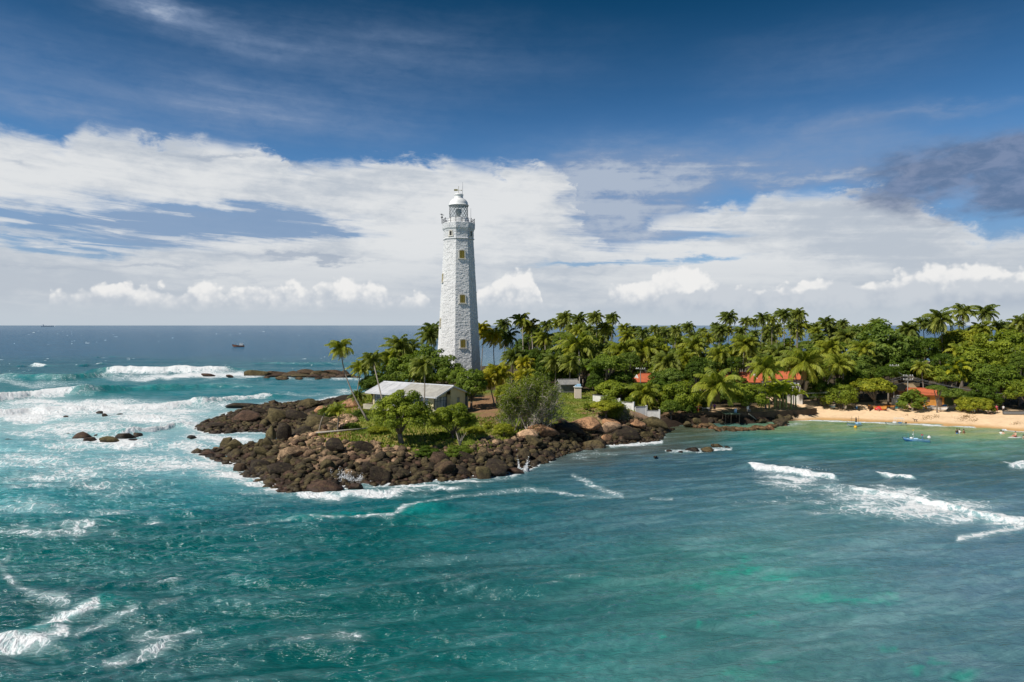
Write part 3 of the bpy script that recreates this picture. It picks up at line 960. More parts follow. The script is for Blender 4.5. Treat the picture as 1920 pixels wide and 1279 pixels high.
# ------------------------------------------------------------------ rocks
def rock_material():
    m_, n = new_mat("rock")
    g = n.n('ShaderNodeNewGeometry')
    p = g.outputs['Position']
    oc = n.n('ShaderNodeObjectInfo').outputs['Color']
    f = n.noise(p, 1.3, 9, 0.66, 0.4); f2 = n.noise(p, 6.0, 7, 0.7)
    cr = n.voro(n.vm('ADD', p, n.vm('MULTIPLY', n.noise(p, 1.1, 4, 0.6, color=True), (0.8, 0.8, 0.8))), 1.1, 'DISTANCE_TO_EDGE')
    k = n.step(n.add(n.mul(f, 0.55), n.mul(f2, 0.45)), 0.36, 0.64)
    base = n.mix(k, n.mix(1.0, oc, (0.34, 0.33, 0.32), 'MULTIPLY'), n.mix(1.0, oc, (1.45, 1.4, 1.32), 'MULTIPLY'))
    lich = n.step(n.noise(p, 2.6, 6, 0.6), 0.53, 0.66)
    base = n.mix(n.mul(lich, 0.35), base, (0.13, 0.115, 0.045))
    z = n.sep(p)[2]
    wet = n.step(n.add(z, n.mul(n.sub(f, 0.5), 1.0)), 1.0, 0.15)
    base = n.mix(n.mul(wet, 0.75), base, n.mix(1.0, base, (0.5, 0.38, 0.32), 'MULTIPLY'))
    base = n.mix(n.mul(n.step(cr, 0.045, 0.0), 0.6), base, n.mix(1.0, base, (0.35, 0.33, 0.3), 'MULTIPLY'))
    nrm = bump(n, n.add(n.mul(f2, 0.14), n.mul(n.step(cr, 0.05, 0.0), -0.05)), 1.0, 0.9)
    finish(n, principled(n, base, n.lin(wet, 0, 1, 0.9, 0.42), 0.35, nrm))
    return m_


M_ROCK = rock_material()


def ico(sub):
    import bmesh
    bm = bmesh.new()
    bmesh.ops.create_icosphere(bm, subdivisions=sub, radius=1.0)
    V = np.array([v.co[:] for v in bm.verts]); Fc = np.array([[v.index for v in f.verts] for f in bm.faces])
    bm.free()
    return V, Fc


def n3(V, s, seed):
    return (vnoise(V[:, 0] * s + 10, V[:, 1] * s + 3, seed) + vnoise(V[:, 1] * s + 5, V[:, 2] * s + 8, seed + 1) + vnoise(V[:, 2] * s, V[:, 0] * s, seed + 2)) / 3 - 0.5


def rock_shape(seed, sub=3, angular=0.7):
    V, Fc = ico(sub)
    rng = np.random.RandomState(seed)
    for _ in range(int(10 + 12 * angular)):
        d = rng.normal(size=3); d /= np.linalg.norm(d)
        lim = rng.uniform(0.48, 0.80)
        t = V @ d - lim
        V = V - np.outer(np.maximum(t, 0) * 0.93, d)
    V = V * (1 + 0.22 * n3(V, 1.5, seed)[:, None] + 0.10 * n3(V, 4.0, seed + 5)[:, None] + 0.05 * n3(V, 10, seed + 8)[:, None])
    V = V / np.abs(V).max(0)
    return V, Fc


ROCKS = []
for i in range(12):
    V_, F_ = rock_shape(100 + i, 3, 0.4 + 0.06 * i)
    ROCKS.append(np_mesh("boulder", V_, F_, M_ROCK, i % 3 == 0))

rk = random.Random(11)
LOW = (0.038, 0.027, 0.018); OLIVE = (0.112, 0.090, 0.040); TAN = (0.52, 0.35, 0.225); REDR = (0.085, 0.050, 0.034); ORANGE = (0.40, 0.225, 0.125)
placed = []
n_boulders = 0


def mixc(a, b, t): return tuple(x * (1 - t) + y * t for x, y in zip(a, b))


def put_rock(x, y, z, sx, sy, sz, color, label, group=None, rz=None, tilt=0.15, k=None):
    global n_boulders
    me = ROCKS[rk.randrange(12) if k is None else k]
    o = link("boulder", me, None, (x, y, z), (rk.gauss(0, tilt), rk.gauss(0, tilt), rk.uniform(0, 6.28) if rz is None else rz), (sx, sy, sz))
    v = rk.uniform(0.8, 1.2)
    o.color = (*[min(1, c_ * v) for c_ in color], 1)
    tag(o, label, "boulder", group)
    placed.append((x, y, max(sx, sy)))
    n_boulders += 1
    return o


HERO = [  # px, py of the foot, width px, height/width, colour, label
    (626, 851, 42, 0.80, LOW, "big black-fronted boulder in the middle of the left rock slope"),
    (680, 850, 38, 0.70, LOW, "big dark flat-faced boulder right beside the black-fronted boulder"),
    (873, 868, 38, 0.65, LOW, "dark square-shouldered boulder above the massive boulder at the water"),
    (926, 893, 52, 0.60, LOW, "massive smooth dark boulder standing at the water's edge"),
    (711, 905, 44, 0.85, LOW, "tall dark rounded boulder at the surf in front of the big tree"),
    (689, 890, 30, 1.00, LOW, "upright dark boulder touching the tall rounded one at the surf"),
    (610, 884, 34, 0.75, OLIVE, "olive rounded boulder low on the left rock slope"),
    (788, 905, 32, 0.40, LOW, "low flat dark rock lying alone in the foam under the slope"),
    (665, 918, 28, 0.60, REDR, "small pyramid-shaped wet rock in the surf beside the splash"),
    (684, 905, 16, 0.60, LOW, "little dark rock in the surf right of the splash"),
    (862, 893, 48, 0.42, LOW, "long low wet slab at the waterline left of the massive boulder"),
    (969, 889, 30, 0.40, REDR, "reddish flat rock awash right of the massive boulder"),
    (436, 846, 42, 0.60, OLIVE, "humped brown boulder at the tip of the lower rock spit"),
    (481, 884, 40, 0.55, LOW, "separate oval dark boulder in the foam below the lower spit"),
    (525, 897, 62, 0.50, LOW, "broad dark wet rock mass at the lower left corner of the headland"),
    (600, 922, 72, 0.30, REDR, "long low brown slab running out into the surf"),
    (506, 826, 24, 1.40, OLIVE, "tall upright boulder at the left shoulder of the slope"),
    (530, 828, 30, 1.50, LOW, "tall two-toned squared boulder, highest on the left shoulder"),
    (498, 842, 32, 0.80, OLIVE, "tilted boulder leaning under the tall upright ones"),
    (484, 778, 32, 0.45, LOW, "dark low boulder in the wash beyond the upper spit"),
    (511, 772, 30, 0.38, LOW, "dark flat boulder in the wash nearest the small palm"),
    (450, 765, 62, 0.20, LOW, "long flat rock lying in the foam beyond the upper spit"),
    (453, 792, 58, 0.38, REDR, "wide reddish brown rock ridge of the upper spit"),
    (403, 803, 40, 0.30, LOW, "low dark rock at the outer end of the upper spit"),
    (515, 790, 44, 0.60, OLIVE, "blocky olive boulder in the middle of the upper spit"),
    (556, 788, 44, 0.50, LOW, "blocky dark boulder where the upper spit joins the land"),
    (590, 800, 54, 0.45, OLIVE, "large layered brown rock left of the small palm"),
    (570, 764, 44, 0.38, OLIVE, "long humped rock at the back edge of the upper spit"),
    (606, 775, 40, 0.42, ORANGE, "warm orange rounded rock behind the small palm"),
    (655, 765, 40, 0.50, ORANGE, "orange rock outcrop below the left end of the house"),
    (640, 752, 36, 0.3, LOW, "dark flat boulder at the sea left of the house"),
    (648, 806, 34, 0.55, TAN, "pinkish rock between the small palm and the leaning palm"),
    (146, 824, 34, 0.45, REDR, "leftmost brown rock of the foam-ringed group out in the surf"),
    (163, 830, 30, 0.5, REDR, "sloping brown rock beside the leftmost one in the surf"),
    (158, 832, 18, 0.4, LOW, "small dark rock in front of the sloping one in the surf"),
    (199, 833, 38, 0.42, OLIVE, "brown wedge-shaped rock alone in the surf"),
    (228, 823, 36, 0.42, LOW, "long dark rock, largest of the surf group"),
    (255, 820, 18, 0.5, LOW, "dark rock touching the right end of the long surf rock"),
    (246, 829, 18, 0.35, LOW, "low dark rock just below the long surf rock"),
    (126, 815, 10, .3, LOW, "small sliver of rock left of the surf group"),
    (178, 818, 20, .2, LOW, "thin flat rock between the sloping and the long surf rocks"),
    (196, 783, 11, 0.8, LOW, "small round black rock in the white foam field"),
    (185, 776, 14, 0.45, LOW, "black rock at the upper left of the foam field group"),
    (206, 784, 15, 0.3, LOW, "low black rock right of the round one in the foam field"),
    (222, 780, 16, 0.32, LOW, "flat black rock at the right of the foam field group"),
    (122, 784, 11, 0.5, LOW, "lone black rock in the white foam on the left"),
    (9, 828, 22, 0.25, LOW, "flat dark rock at the far left edge of the surf"),
    (357, 823, 20, 0.45, LOW, "lone black rock in the channel left of the spits"),
    (389, 706, 26, 0.25, REDR, "flat brown rock in the big breaker by the reef"),
    (429, 708, 16, 0.4, REDR, "small brown rock between the breaker and the reef"),
    (385, 855, 36, 0.3, REDR, "flat rust-brown rock at the very tip of the lower spit"),
    (1025, 822, 70, 0.42, ORANGE, "big undercut brown cliff rock below the scrub tree"),
    (1098, 806, 56, 0.45, ORANGE, "reddish rounded cliff rock right of the scrub tree"),
    (1138, 818, 56, 0.50, TAN, "large smooth tan boulder on the shelf right of the scrub"),
    (1172, 824, 66, 0.42, LOW, "large dark rounded boulder low on the right shelf"),
    (1150, 800, 40, 0.40, ORANGE, "rusty rock on the edge of the lawn"),
    (1193, 802, 40, 0.42, ORANGE, "rusty rock under the middle of the white wall"),
    (1232, 808, 48, 0.60, OLIVE, "dark rounded boulder below the end of the white wall"),
    (1212, 822, 26, 0.60, OLIVE, "small rounded boulder at the waterline right of the shelf"),
    (990, 822, 46, 0.40, TAN, "tan-topped rock at the left foot of the scrub tree"),
    (1068, 818, 60, .45, LOW, "dark overhanging rock in the shade under the scrub tree"),
    (1135, 828, 22, 0.7, ORANGE, "upright orange-brown boulder at the foot of the shelf"),
    (1122, 829, 22, 0.5, LOW, "dark low boulder left of the upright one at the foot of the shelf"),
    (1255, 848, 14, 0.4, LOW, "small dark rock at the left end of the rocks awash in the bay"),
    (1276, 849, 10, .3, LOW, "tiny rock second from the left of the rocks awash in the bay"),
    (1300, 847, 26, 0.32, LOW, "low dark rock in the middle of the rocks awash in the bay"),
    (1327, 848, 24, 0.4, OLIVE, "olive rounded rock among the rocks awash in the bay"),
    (1345, 840, 22, 0.4, OLIVE, "highest rounded rock of the rocks awash in the bay"),
    (1365, 841, 12, 0.4, LOW, "last little rock at the right end of the rocks awash in the bay"),
    (1229, 858, 10, 0.3, LOW, "lone rock just breaking the grey-green shallows"),
]
for px_, py_, wp_, hr, colr_, lab in HERO:
    x_, y_, z_ = hit(px_, py_)
    r_ = wp_ / 2 / F * y_
    dz = r_ * hr
    put_rock(x_, y_ + r_ * 0.5, max(z_, -0.05) + dz * 0.55, r_ * 1.05, r_ * 0.85, dz * 1.15, colr_, lab, rz=rk.gauss(0, 0.35), tilt=0.08)

# the reef beyond the headland
REEF_ORD = 'first second third fourth fifth sixth seventh eighth ninth tenth eleventh twelfth thirteenth fourteenth fifteenth sixteenth seventeenth eighteenth nineteenth twentieth'.split()
reef_px = [(482, 704, 46, .26), (520, 703, 40, .22), (548, 705, 46, .22), (578, 703, 40, .28), (604, 704, 44, .24), (630, 703, 40, .26), (646, 702, 16, .5), (566, 707, 42, .16), (512, 706, 30, .16),
           (500, 710, 14, .3), (528, 711, 22, .3), (590, 708, 36, .18), (620, 706, 34, .2), (640, 708, 22, .3), (612, 710, 20, .3), (560, 711, 14, .3), (655, 706, 22, .24), (668, 708, 20, .2), (470, 704, 20, .2), (597, 711, 14, .25)]
for px_, py_, wp_, hr in reef_px:
    x_, y_ = G(px_, py_)
    r_ = wp_ / 2 / F * y_
    put_rock(x_, y_, r_ * hr * 0.35, r_ * 1.15, r_ * 0.9, r_ * hr * 1.6, mixc(REDR, OLIVE, rk.random()), f"low brown reef rock, {REEF_ORD[sorted(q[0] for q in reef_px).index(px_)]} from the left in the reef beyond the headland", "rocks of the low reef", rz=rk.gauss(0, .2), tilt=.03)

POOLM = [(1300, 800, "left end of the pool rim"), (1368, 782, "stilt deck"), (1414, 784, "leaning pole"), (1475, 788, "right end of the pool rim"), (1331, 775, "banded palm"), (1404, 760, "round terrace tree"), (1510, 768, "end of the sea wall")]
pool_used = set()
# the little pool rim in front of the sea wall
for k in range(34):
    t = k / 33
    px_ = 1300 + t * 175 + rk.gauss(0, 2); py_ = 800 + 8 * math.sin(t * math.pi) * (1 - t * .4) + rk.gauss(0, 1.3) - 4 * (t > .9)
    x_, y_ = G(px_, py_)
    r_ = rk.uniform(0.45, 1.15)
    put_rock(x_, y_, 0.05 + r_ * 0.1, r_, r_, r_ * 0.6, mixc(OLIVE, ORANGE, rk.random() * .7), rel_label(px_, py_, POOLM, ("small" if r_ < .65 else "large" if r_ > .95 else "mid-sized") + " brown rim rock in the water", pool_used), "rocks of the tidal pool rim")
for px_, py_, wp_ in ((1284, 790, 26), (1298, 787, 22), (1290, 797, 18), (1308, 792, 20)) + tuple((1296 + 11.5 * i + rk.gauss(0, 3), 786 + rk.gauss(0, 3), rk.uniform(8, 18)) for i in range(16)) + ((1462, 786, 20), (1478, 784, 18), (1446, 782, 20), (1490, 783, 14), (1462, 793, 26), (1430, 784, 14), (1350, 782, 16), (1320, 783, 22), (1336, 779, 16), (1418, 781, 14), (1455, 776, 12), (1470, 778, 12)):
    x_, y_ = G(px_, py_, 0.4)
    r_ = wp_ / 2 / F * y_
    put_rock(x_, y_, 0.5, r_ * 1.1, r_, r_ * 0.75, mixc(LOW, OLIVE, rk.random()), rel_label(px_, py_, POOLM, ("small" if wp_ < 12 else "large" if wp_ > 18 else "mid-sized") + " boulder at the sea wall's foot", pool_used), "boulders at the foot of the sea wall")

# fill of the boulder slope
slots = []
tries = 0
while len(slots) < 1900 and tries < 26000:
    tries += 1
    slots.append((rk.uniform(-62, 36), rk.uniform(80, 172)))
SX = np.array([s[0] for s in slots]); SY = np.array([s[1] for s in slots])
SD = coast_sd(SX, SY); SH = land_h(SX, SY)
cand = []
for x_, y_, d_, h_ in zip(SX, SY, SD, SH):
    right = x_ > -2
    lim = 7.0 if right else (8.5 if x_ > -19 else (12 if x_ > -36 else 17))
    if (-0.5 if x_ < -38 else -1.4) < d_ < lim and not (y_ > 128 and x_ > -38):
        cand.append((x_, y_, d_, h_))
MARKS = [(626, 840, "black-fronted boulder"), (680, 838, "flat-faced dark boulder"), (873, 858, "square-shouldered boulder"), (926, 878, "massive smooth boulder"), (711, 890, "tall rounded surf boulder"),
         (610, 874, "olive rounded boulder"), (525, 885, "broad wet corner rock"), (600, 914, "long slab in the surf"), (529, 812, "tall two-toned boulder"), (506, 815, "upright shoulder boulder"), (436, 838, "humped tip boulder"),
         (453, 785, "wide reddish spit ridge"), (515, 780, "blocky olive spit boulder"), (556, 780, "blocky boulder joining the land"), (590, 790, "layered brown rock"), (403, 800, "outer spit rock"), (484, 773, "wash boulder beyond the spit"),
         (767, 833, "big tree's trunk"), (850, 822, "second tree's trunk"), (634, 811, "small young palm"), (690, 790, "lone palm's trunk"), (996, 806, "scrub tree"), (1138, 808, "smooth tan shelf boulder"), (1172, 815, "large dark shelf boulder"),
         (1232, 798, "wall-end boulder"), (1068, 808, "overhanging shaded rock"), (940, 815, "ragged slope bush"), (664, 905, "pyramid-shaped surf rock"), (655, 758, "orange outcrop by the house"), (788, 900, "lone flat foam rock")]
used_labels = set()
room = 292 - n_boulders
done = 0
for x_, y_, d_, h_ in cand:
    if done >= room: break
    r_ = rk.choice([0.5, 0.55, 0.65, 0.75, 0.9, 1.05, 1.3, 1.8])
    if d_ < 6.5 and -38 < x_ < 0: r_ = rk.choice([.7, .85, 1.0, 1.2, 1.45, 1.8])
    if h_ > 1.9: r_ = min(r_, .95)
    if x_ < -38: r_ *= .8
    if d_ > 9: r_ *= 0.7
    if any((x_ - a) ** 2 + (y_ - b) ** 2 < (0.62 * (r_ + c_)) ** 2 for a, b, c_ in placed): continue
    hi = min(1, max(0, (h_ - 1.9 + rk.gauss(0, 0.45)) / 1.0)) * (.35 if x_ < -38 else 1) * (1 if d_ > 5 else .4)
    base = mixc(LOW, OLIVE, rk.random() ** .8 * 1.15)
    if rk.random() < 0.2: base = mixc(base, REDR, 0.7)
    if rk.random() < .12: base = mixc(base, TAN, .5)
    colr_ = mixc(base, TAN if x_ < 4 else ORANGE, hi)
    gr = "boulders of the seaward spits" if x_ < -38 else "boulders of the front slope" if x_ < -2 else "boulders of the right shelf"
    kind_ = ("small " if r_ < .7 else "large " if r_ > 1.2 else "") + ("pale tan" if hi > .6 else "reddish" if base[0] > base[1] * 1.55 else "olive-brown" if base[1] > .06 else "dark brown") + " boulder"
    qx_, qy_ = to_px(x_, y_, h_)
    lab = rel_label(qx_, qy_, MARKS, kind_, used_labels)
    put_rock(x_, y_, max(h_, -0.1) + r_ * 0.18, r_ * rk.uniform(.85, 1.25), r_ * rk.uniform(.75, 1.05), r_ * rk.uniform(0.55, 0.95), colr_, lab, gr, tilt=.3)
    done += 1
print("boulders", n_boulders)

# rubble between the boulders: nobody could count it
def rubble():
    base = [rock_shape(300 + i, 1, 0.6) for i in range(5)]
    rng = np.random.RandomState(5)
    n_ = 26000
    x = rng.uniform(-64, 37, n_); y = rng.uniform(80, 172, n_)
    d = coast_sd(x, y); h = land_h(x, y)
    lim = np.where(x > -2, 6.5, np.where(x > -19, 8.5 + 2 * fbm(x / 4, y / 4, 2, 3), np.where(x > -36, 11 + 3 * fbm(x / 4, y / 4, 2, 3), 17)))
    ok = (d > np.where(x < -38, -.6, -1.2)) & (d < lim) & ~((y > 132) & (x > -38))
    # also the little islets' feet and the lawn edge
    x, y, d, h = x[ok], y[ok], d[ok], h[ok]
    Vs, Fs, Cs, off = [], [], [], 0
    for i in range(len(x)):
        V, Fc = base[i % 5]
        r = rng.choice([0.28, 0.38, 0.5, 0.7]) * rng.uniform(.8, 1.2)
        a = rng.uniform(0, 6.28)
        sc = V * [r * rng.uniform(.8, 1.3), r, r * rng.uniform(.5, .9)]
        ca, sa = math.cos(a), math.sin(a)
        tl = rng.normal(0, .3)
        sc = np.stack([sc[:, 0], sc[:, 1] * math.cos(tl) - sc[:, 2] * math.sin(tl), sc[:, 1] * math.sin(tl) + sc[:, 2] * math.cos(tl)], 1)
        q = np.stack([sc[:, 0] * ca - sc[:, 1] * sa + x[i], sc[:, 0] * sa + sc[:, 1] * ca + y[i], sc[:, 2] + max(h[i], -.1) + r * .15], 1)
        hi = min(1, max(0, (h[i] - 1.9 + rng.normal(0, .5)) / 1.4)) * (.4 if x[i] < -38 else 1) * (1 if d[i] > 5 else .5)
        b_ = mixc(LOW, OLIVE, rng.rand()) if rng.rand() > .2 else REDR
        cc = np.array(mixc(b_, TAN if x[i] < 4 else ORANGE, hi)) * rng.uniform(.75, 1.2)
        Vs.append(q); Fs.append(Fc + off); off += len(V)
        Cs.append(np.tile([*cc, 1], (len(V), 1)))
    m_ = M_ROCK.copy(); m_.name = "rubble"
    nt = m_.node_tree
    a = nt.nodes.new('ShaderNodeAttribute'); a.attribute_name = 'tone'
    oi = [nd for nd in nt.nodes if nd.type == 'OBJECT_INFO'][0]
    for l in list(oi.outputs['Color'].links):
        nt.links.new(a.outputs['Color'], l.to_socket)
    me = np_mesh("rubble", np.concatenate(Vs), np.concatenate(Fs), m_, False, {'tone': ('FLOAT_COLOR', np.concatenate(Cs))})
    tag(link("rubble", me), "loose brown and tan stones filling the gaps between the boulders", "stones", kind="stuff")


rubble()

# ------------------------------------------------------------------ the lighthouse
TX, TY = -14.3, 183.0
OCT0 = math.radians(-90 - 5.5)            # one corner of the octagon just left of the camera side


def octo_dir(k):
    a = OCT0 + k * math.pi / 4
    return math.cos(a), math.sin(a)


def stone_faces(mb, r0, z0, r1, z1, course, block, depth, rng):
    """rough masonry on a tapered octagon: every stone its own raised face"""
    rows = max(1, round((z1 - z0) / course))
    for k in range(8):
        ax, ay = octo_dir(k); bx, by = octo_dir(k + 1)
        nx, ny = (ax + bx), (ay + by)
        l = math.hypot(nx, ny); nx /= l; ny /= l
        for r in range(rows):
            t0, t1 = r / rows, (r + 1) / rows
            za, zb = z0 + (z1 - z0) * t0, z0 + (z1 - z0) * t1
            ra, rb = r0 + (r1 - r0) * t0, r0 + (r1 - r0) * t1
            width = ra * 0.7654
            nb = max(2, round(width / block))
            cuts = [0.0] + [min(.98, max(.02, (i + (0.5 if r % 2 else 0.0) * (1 if i < nb else 0) + rng.uniform(-.15, .15)) / nb)) for i in range(1, nb)] + [1.0]
            cuts = sorted(cuts)
            for u0, u1 in zip(cuts[:-1], cuts[1:]):
                if u1 - u0 < 0.02: continue
                d = depth * rng.choice([0.15, .4, .6, 0.9, 1.2])
                tilt = rng.uniform(-.025, .025)
                m = 0.035
                g = (u1 - u0) * 0.05
                def P(u, z, rr, o):
                    return ((TX + rr * (ax + (bx - ax) * u)) + nx * o, (TY + rr * (ay + (by - ay) * u)) + ny * o, z)
                v = [P(u0, za, ra, 0), P(u1, za, ra, 0), P(u1, zb, rb, 0), P(u0, zb, rb, 0),
                     P(u0 + g, za + m, ra, d + tilt), P(u1 - g, za + m, ra, d - tilt), P(u1 - g, zb - m, rb, d - tilt * .5), P(u0 + g, zb - m, rb, d + tilt * .5)]
                mb.add(v, [(4, 5, 6, 7), (0, 1, 5, 4), (1, 2, 6, 5), (2, 3, 7, 6), (3, 0, 4, 7)])


def whitewash():
    m_, n = new_mat("whitewashed_stone")
    p = n.n('ShaderNodeNewGeometry').outputs['Position']
    f = n.noise(p, 0.35, 7, 0.65); f2 = n.noise(n.vm('MULTIPLY', p, (1.5, 1.5, 0.35)), 1.4, 7, 0.7); f3 = n.noise(p, 5.0, 6, 0.7)
    k = n.step(n.add(n.add(n.mul(f, 0.35), n.mul(f2, 0.35)), n.mul(f3, 0.3)), 0.50, 0.66)
    col_ = n.mix(n.mul(k, 0.65), (0.70, 0.70, 0.70), (0.33, 0.33, 0.35))
    z = n.sep(p)[2]
    upper = n.mul(n.step(z, 38.0, 46.0), n.step(n.add(n.mul(f2, .5), n.mul(f3, .5)), 0.42, 0.60))
    col_ = n.mix(n.mul(upper, 0.55), col_, (0.36, 0.38, 0.42))
    nr_ = bump(n, f3, 0.09, 0.8)
    finish(n, principled(n, col_, 0.8, 0.25, nr_))
    return m_


M_WASH = whitewash()
M_WHITE = paint("white_paint", (0.74, 0.74, 0.735), 0.45, 0.4, 0.14, 1.2)
M_DARK = paint("dark_iron", (0.06, 0.07, 0.08), 0.5, 0.5, 0.2, 3)
M_GREYIRON = paint("grey_iron", (0.17, 0.19, 0.21), 0.45, 0.5, 0.2, 3)
M_OCHRE = paint("ochre_shutter", (0.30, 0.235, 0.05), 0.6, 0.3, 0.25, 5)
M_SILL = paint("window_surround", (0.66, 0.63, 0.56), 0.7, 0.3, 0.2, 3)
M_FLAG = paint("weathered_brass", (0.22, 0.20, 0.09), 0.5, 0.4, 0.2, 5)


def glass_mat(name="glass", tint=(0.8, 0.9, 0.92), alpha=0.35):
    m_, n = new_mat(name)
    t = n.n('ShaderNodeBsdfTransparent'); n.put(t.inputs[0], (*tint, 1))
    g = n.n('ShaderNodeBsdfGlossy'); n.put(g.inputs[0], (1, 1, 1, 1)); n.put(g.inputs['Roughness'], 0.05)
    ms = n.n('ShaderNodeMixShader'); n.put(ms.inputs[0], alpha); n.put(ms.inputs[1], t.outputs[0]); n.put(ms.inputs[2], g.outputs[0])
    finish(n, ms.outputs[0])
    return m_


M_GLASS = glass_mat("lantern_glass", (0.86, .88, .88), alpha=0.05)


def lighthouse():
    t = empty("lighthouse", (TX, TY, 5.9))
    tag(t, "tall tapering whitewashed octagonal stone lighthouse with domed lantern above the trees", "lighthouse")
    inv = (-TX, -TY, -5.9)
    rng = random.Random(3)
    Zb, Zc = 5.9, 42.9
    def R(z): return 6.05 + (3.98 - 6.05) * (z - 6.5) / (42.9 - 6.5)
    m = MB()
    # core just behind the stones
    m.lathe([(R(5.0) - .02, 5.0), (R(42.9) - .02, 42.9), (4.0, 43.0), (4.0, 45.6)], 8, (TX, TY, 0), OCT0)
    stone_faces(m, R(5.2), 5.2, R(42.75), 42.75, 0.36, 0.66, 0.066, rng)
    stone_faces(m, 4.02, 43.15, 4.02, 45.4, 0.36, 0.65, 0.07, rng)
    m.obj("tower", M_WASH, t, loc=inv)
    c_ = MB()
    c_.lathe([(3.9, 42.75), (4.22, 42.8), (4.3, 42.95), (4.22, 43.15), (3.9, 43.2)], 8, (TX, TY, 0), OCT0)
    c_.obj("string_course", M_WASH, t, loc=inv)
    g = MB()
    g.lathe([(3.9, 44.9), (4.12, 45.0), (4.15, 45.3), (4.36, 45.6), (4.42, 45.75), (4.42, 47.2), (4.32, 47.25), (2.4, 47.3)], 8, (TX, TY, 0), OCT0)
    stone_faces(g, 4.41, 45.8, 4.41, 47.15, 0.34, 0.7, 0.05, rng)
    g.obj("gallery", M_WASH, t, loc=inv)
    # railing
    r_ = MB()
    pts = []
    for k in range(8):
        ax, ay = octo_dir(k); bx, by = octo_dir(k + 1)
        for u in (0, 0.5):
            pts.append((TX + 4.25 * (ax + (bx - ax) * u), TY + 4.25 * (ay + (by - ay) * u)))
    for i, (x, y) in enumerate(pts):
        r_.tube([(x, y, 47.2), (x, y, 48.3)], [0.11, 0.07], 6)
        r_.ball((x, y, 48.36), 0.15, 8)
        x2, y2 = pts[(i + 1) % len(pts)]
        for z in (47.6, 48.15):
            r_.tube([(x, y, z), (x2, y2, z)], 0.035, 5)
    r_.obj("railing", M_DARK, t, loc=inv)
    # wind gauge on its post at the left, whip aerial at the right
    w_ = MB()
    x, y = TX - 4.45, TY - 0.3
    w_.tube([(x, y, 47.2), (x, y, 49.5)], 0.09, 6)
    w_.ball((x, y, 48.9), 0.30, 8)
    w_.tube([(x - .5, y, 49.75), (x + .55, y, 49.45)], 0.07, 5); w_.ball((x - .05, y, 49.7), .2, 6)
    w_.obj("wind_gauge", M_DARK, t, loc=inv)
    a_ = MB(); a_.tube([(TX + 3.3, TY - .6, 47.2), (TX + 3.3, TY - .6, 51.3)], [.05, .03], 5); a_.obj("aerial", M_GREYIRON, t, loc=inv)
    # lantern drum
    d_ = MB(); d_.lathe([(2.75, 47.25), (2.75, 48.5), (2.62, 48.62), (2.4, 48.65)], 32, (TX, TY, 0)); d_.box((TX + 1.6, TY - 2.5, 47.7), (.5, .5, .8))
    d_.obj("lantern_drum", M_WHITE, t, loc=inv)
    gl = MB(); gl.lathe([(2.40, 48.6), (2.40, 52.0)], 32, (TX, TY, 0), caps=False); pane = gl.obj("lantern_pane", M_GLASS, t, True, loc=inv)
    b_ = MB()
    n_ = 16; R_ = 2.46
    for s in (1, -1):
        for k in range(n_):
            P = []
            for j in range(7):
                a = 2 * math.pi * (k + s * j * 0.5) / n_
                P.append((TX + R_ * math.cos(a), TY + R_ * math.sin(a), 48.62 + 3.38 * j / 6))
            b_.tube(P, 0.05, 4)
    for z in (48.62, 52.0):
        b_.lathe([(R_ - .07, z - .06), (R_ + .07, z - .06), (R_ + .07, z + .06), (R_ - .07, z + .06), (R_ - .07, z - .06)], 32, (TX, TY, 0), caps=False)
    b_.obj("glazing_bars", M_GREYIRON, t, loc=inv)
    le = MB(); le.lathe([(.1, 48.7), (.5, 48.7), (.45, 49.6), (.7, 49.7), (.85, 50.4), (.7, 51.1), (.2, 51.2)], 16, (TX, TY, 0)); le.obj("lamp", paint("lens", (0.35, 0.38, 0.36), 0.15, 0.6, .05), t, True, loc=inv)
    do = MB()
    prof = [(2.45, 51.95), (2.72, 51.98), (2.74, 52.12), (2.6, 52.2)]
    for j in range(1, 10):
        a = math.pi / 2 * j / 9
        prof.append((2.55 * math.cos(a * .86), 52.2 + 1.9 * math.sin(a * .98)))
    do.lathe(prof, 40, (TX, TY, 0)); dm = do.obj("dome", M_WHITE, t, True, loc=inv)
    ve = MB(); ve.lathe([(1.25, 53.9), (1.3, 54.05), (1.18, 54.15), (1.18, 54.75), (1.32, 54.85), (1.3, 55.0), (.8, 55.3), (.1, 55.4)], 28, (TX, TY, 0)); ve.obj("vent_cap", M_WHITE, t, True, loc=inv)
    vn = MB()
    vn.tube([(TX, TY, 55.3), (TX, TY, 57.3)], 0.05, 5); vn.tube([(TX - .6, TY, 56.2), (TX + .8, TY, 56.2)], 0.05, 5); vn.ball((TX + .75, TY, 56.15), .16, 6)
    vn.box((TX - .75, TY, 56.25), (1.0, 0.06, .5)); vn.obj("weather_vane", M_FLAG, t, loc=inv)
    li = MB(); li.tube([(TX + 1.05, TY - .5, 54.9), (TX + 1.15, TY - .5, 58.3)], [.06, .03], 5); li.obj("lightning_rod", M_GREYIRON, t, loc=inv)
    # windows
    def window(k, z, wd, ht, mat=M_OCHRE, off=0.0, surround=True):
        ax, ay = octo_dir(k); bx, by = octo_dir(k + 1)
        nx, ny = ax + bx, ay + by; l = math.hypot(nx, ny); nx /= l; ny /= l
        rr = (R(z) if z < 43 else 4.02) * math.cos(math.pi / 8)
        ang = math.atan2(ny, nx) + math.pi / 2
        M3 = Matrix.Rotation(ang, 3, 'Z') @ (Matrix.Rotation(-math.atan(0.0526) if z < 43 else 0, 3, 'X'))
        c = Vector((TX + nx * (rr + .06), TY + ny * (rr + .06), z))
        tx, ty = -ny, nx
        c += Vector((tx, ty, 0)) * off
        f = MB()
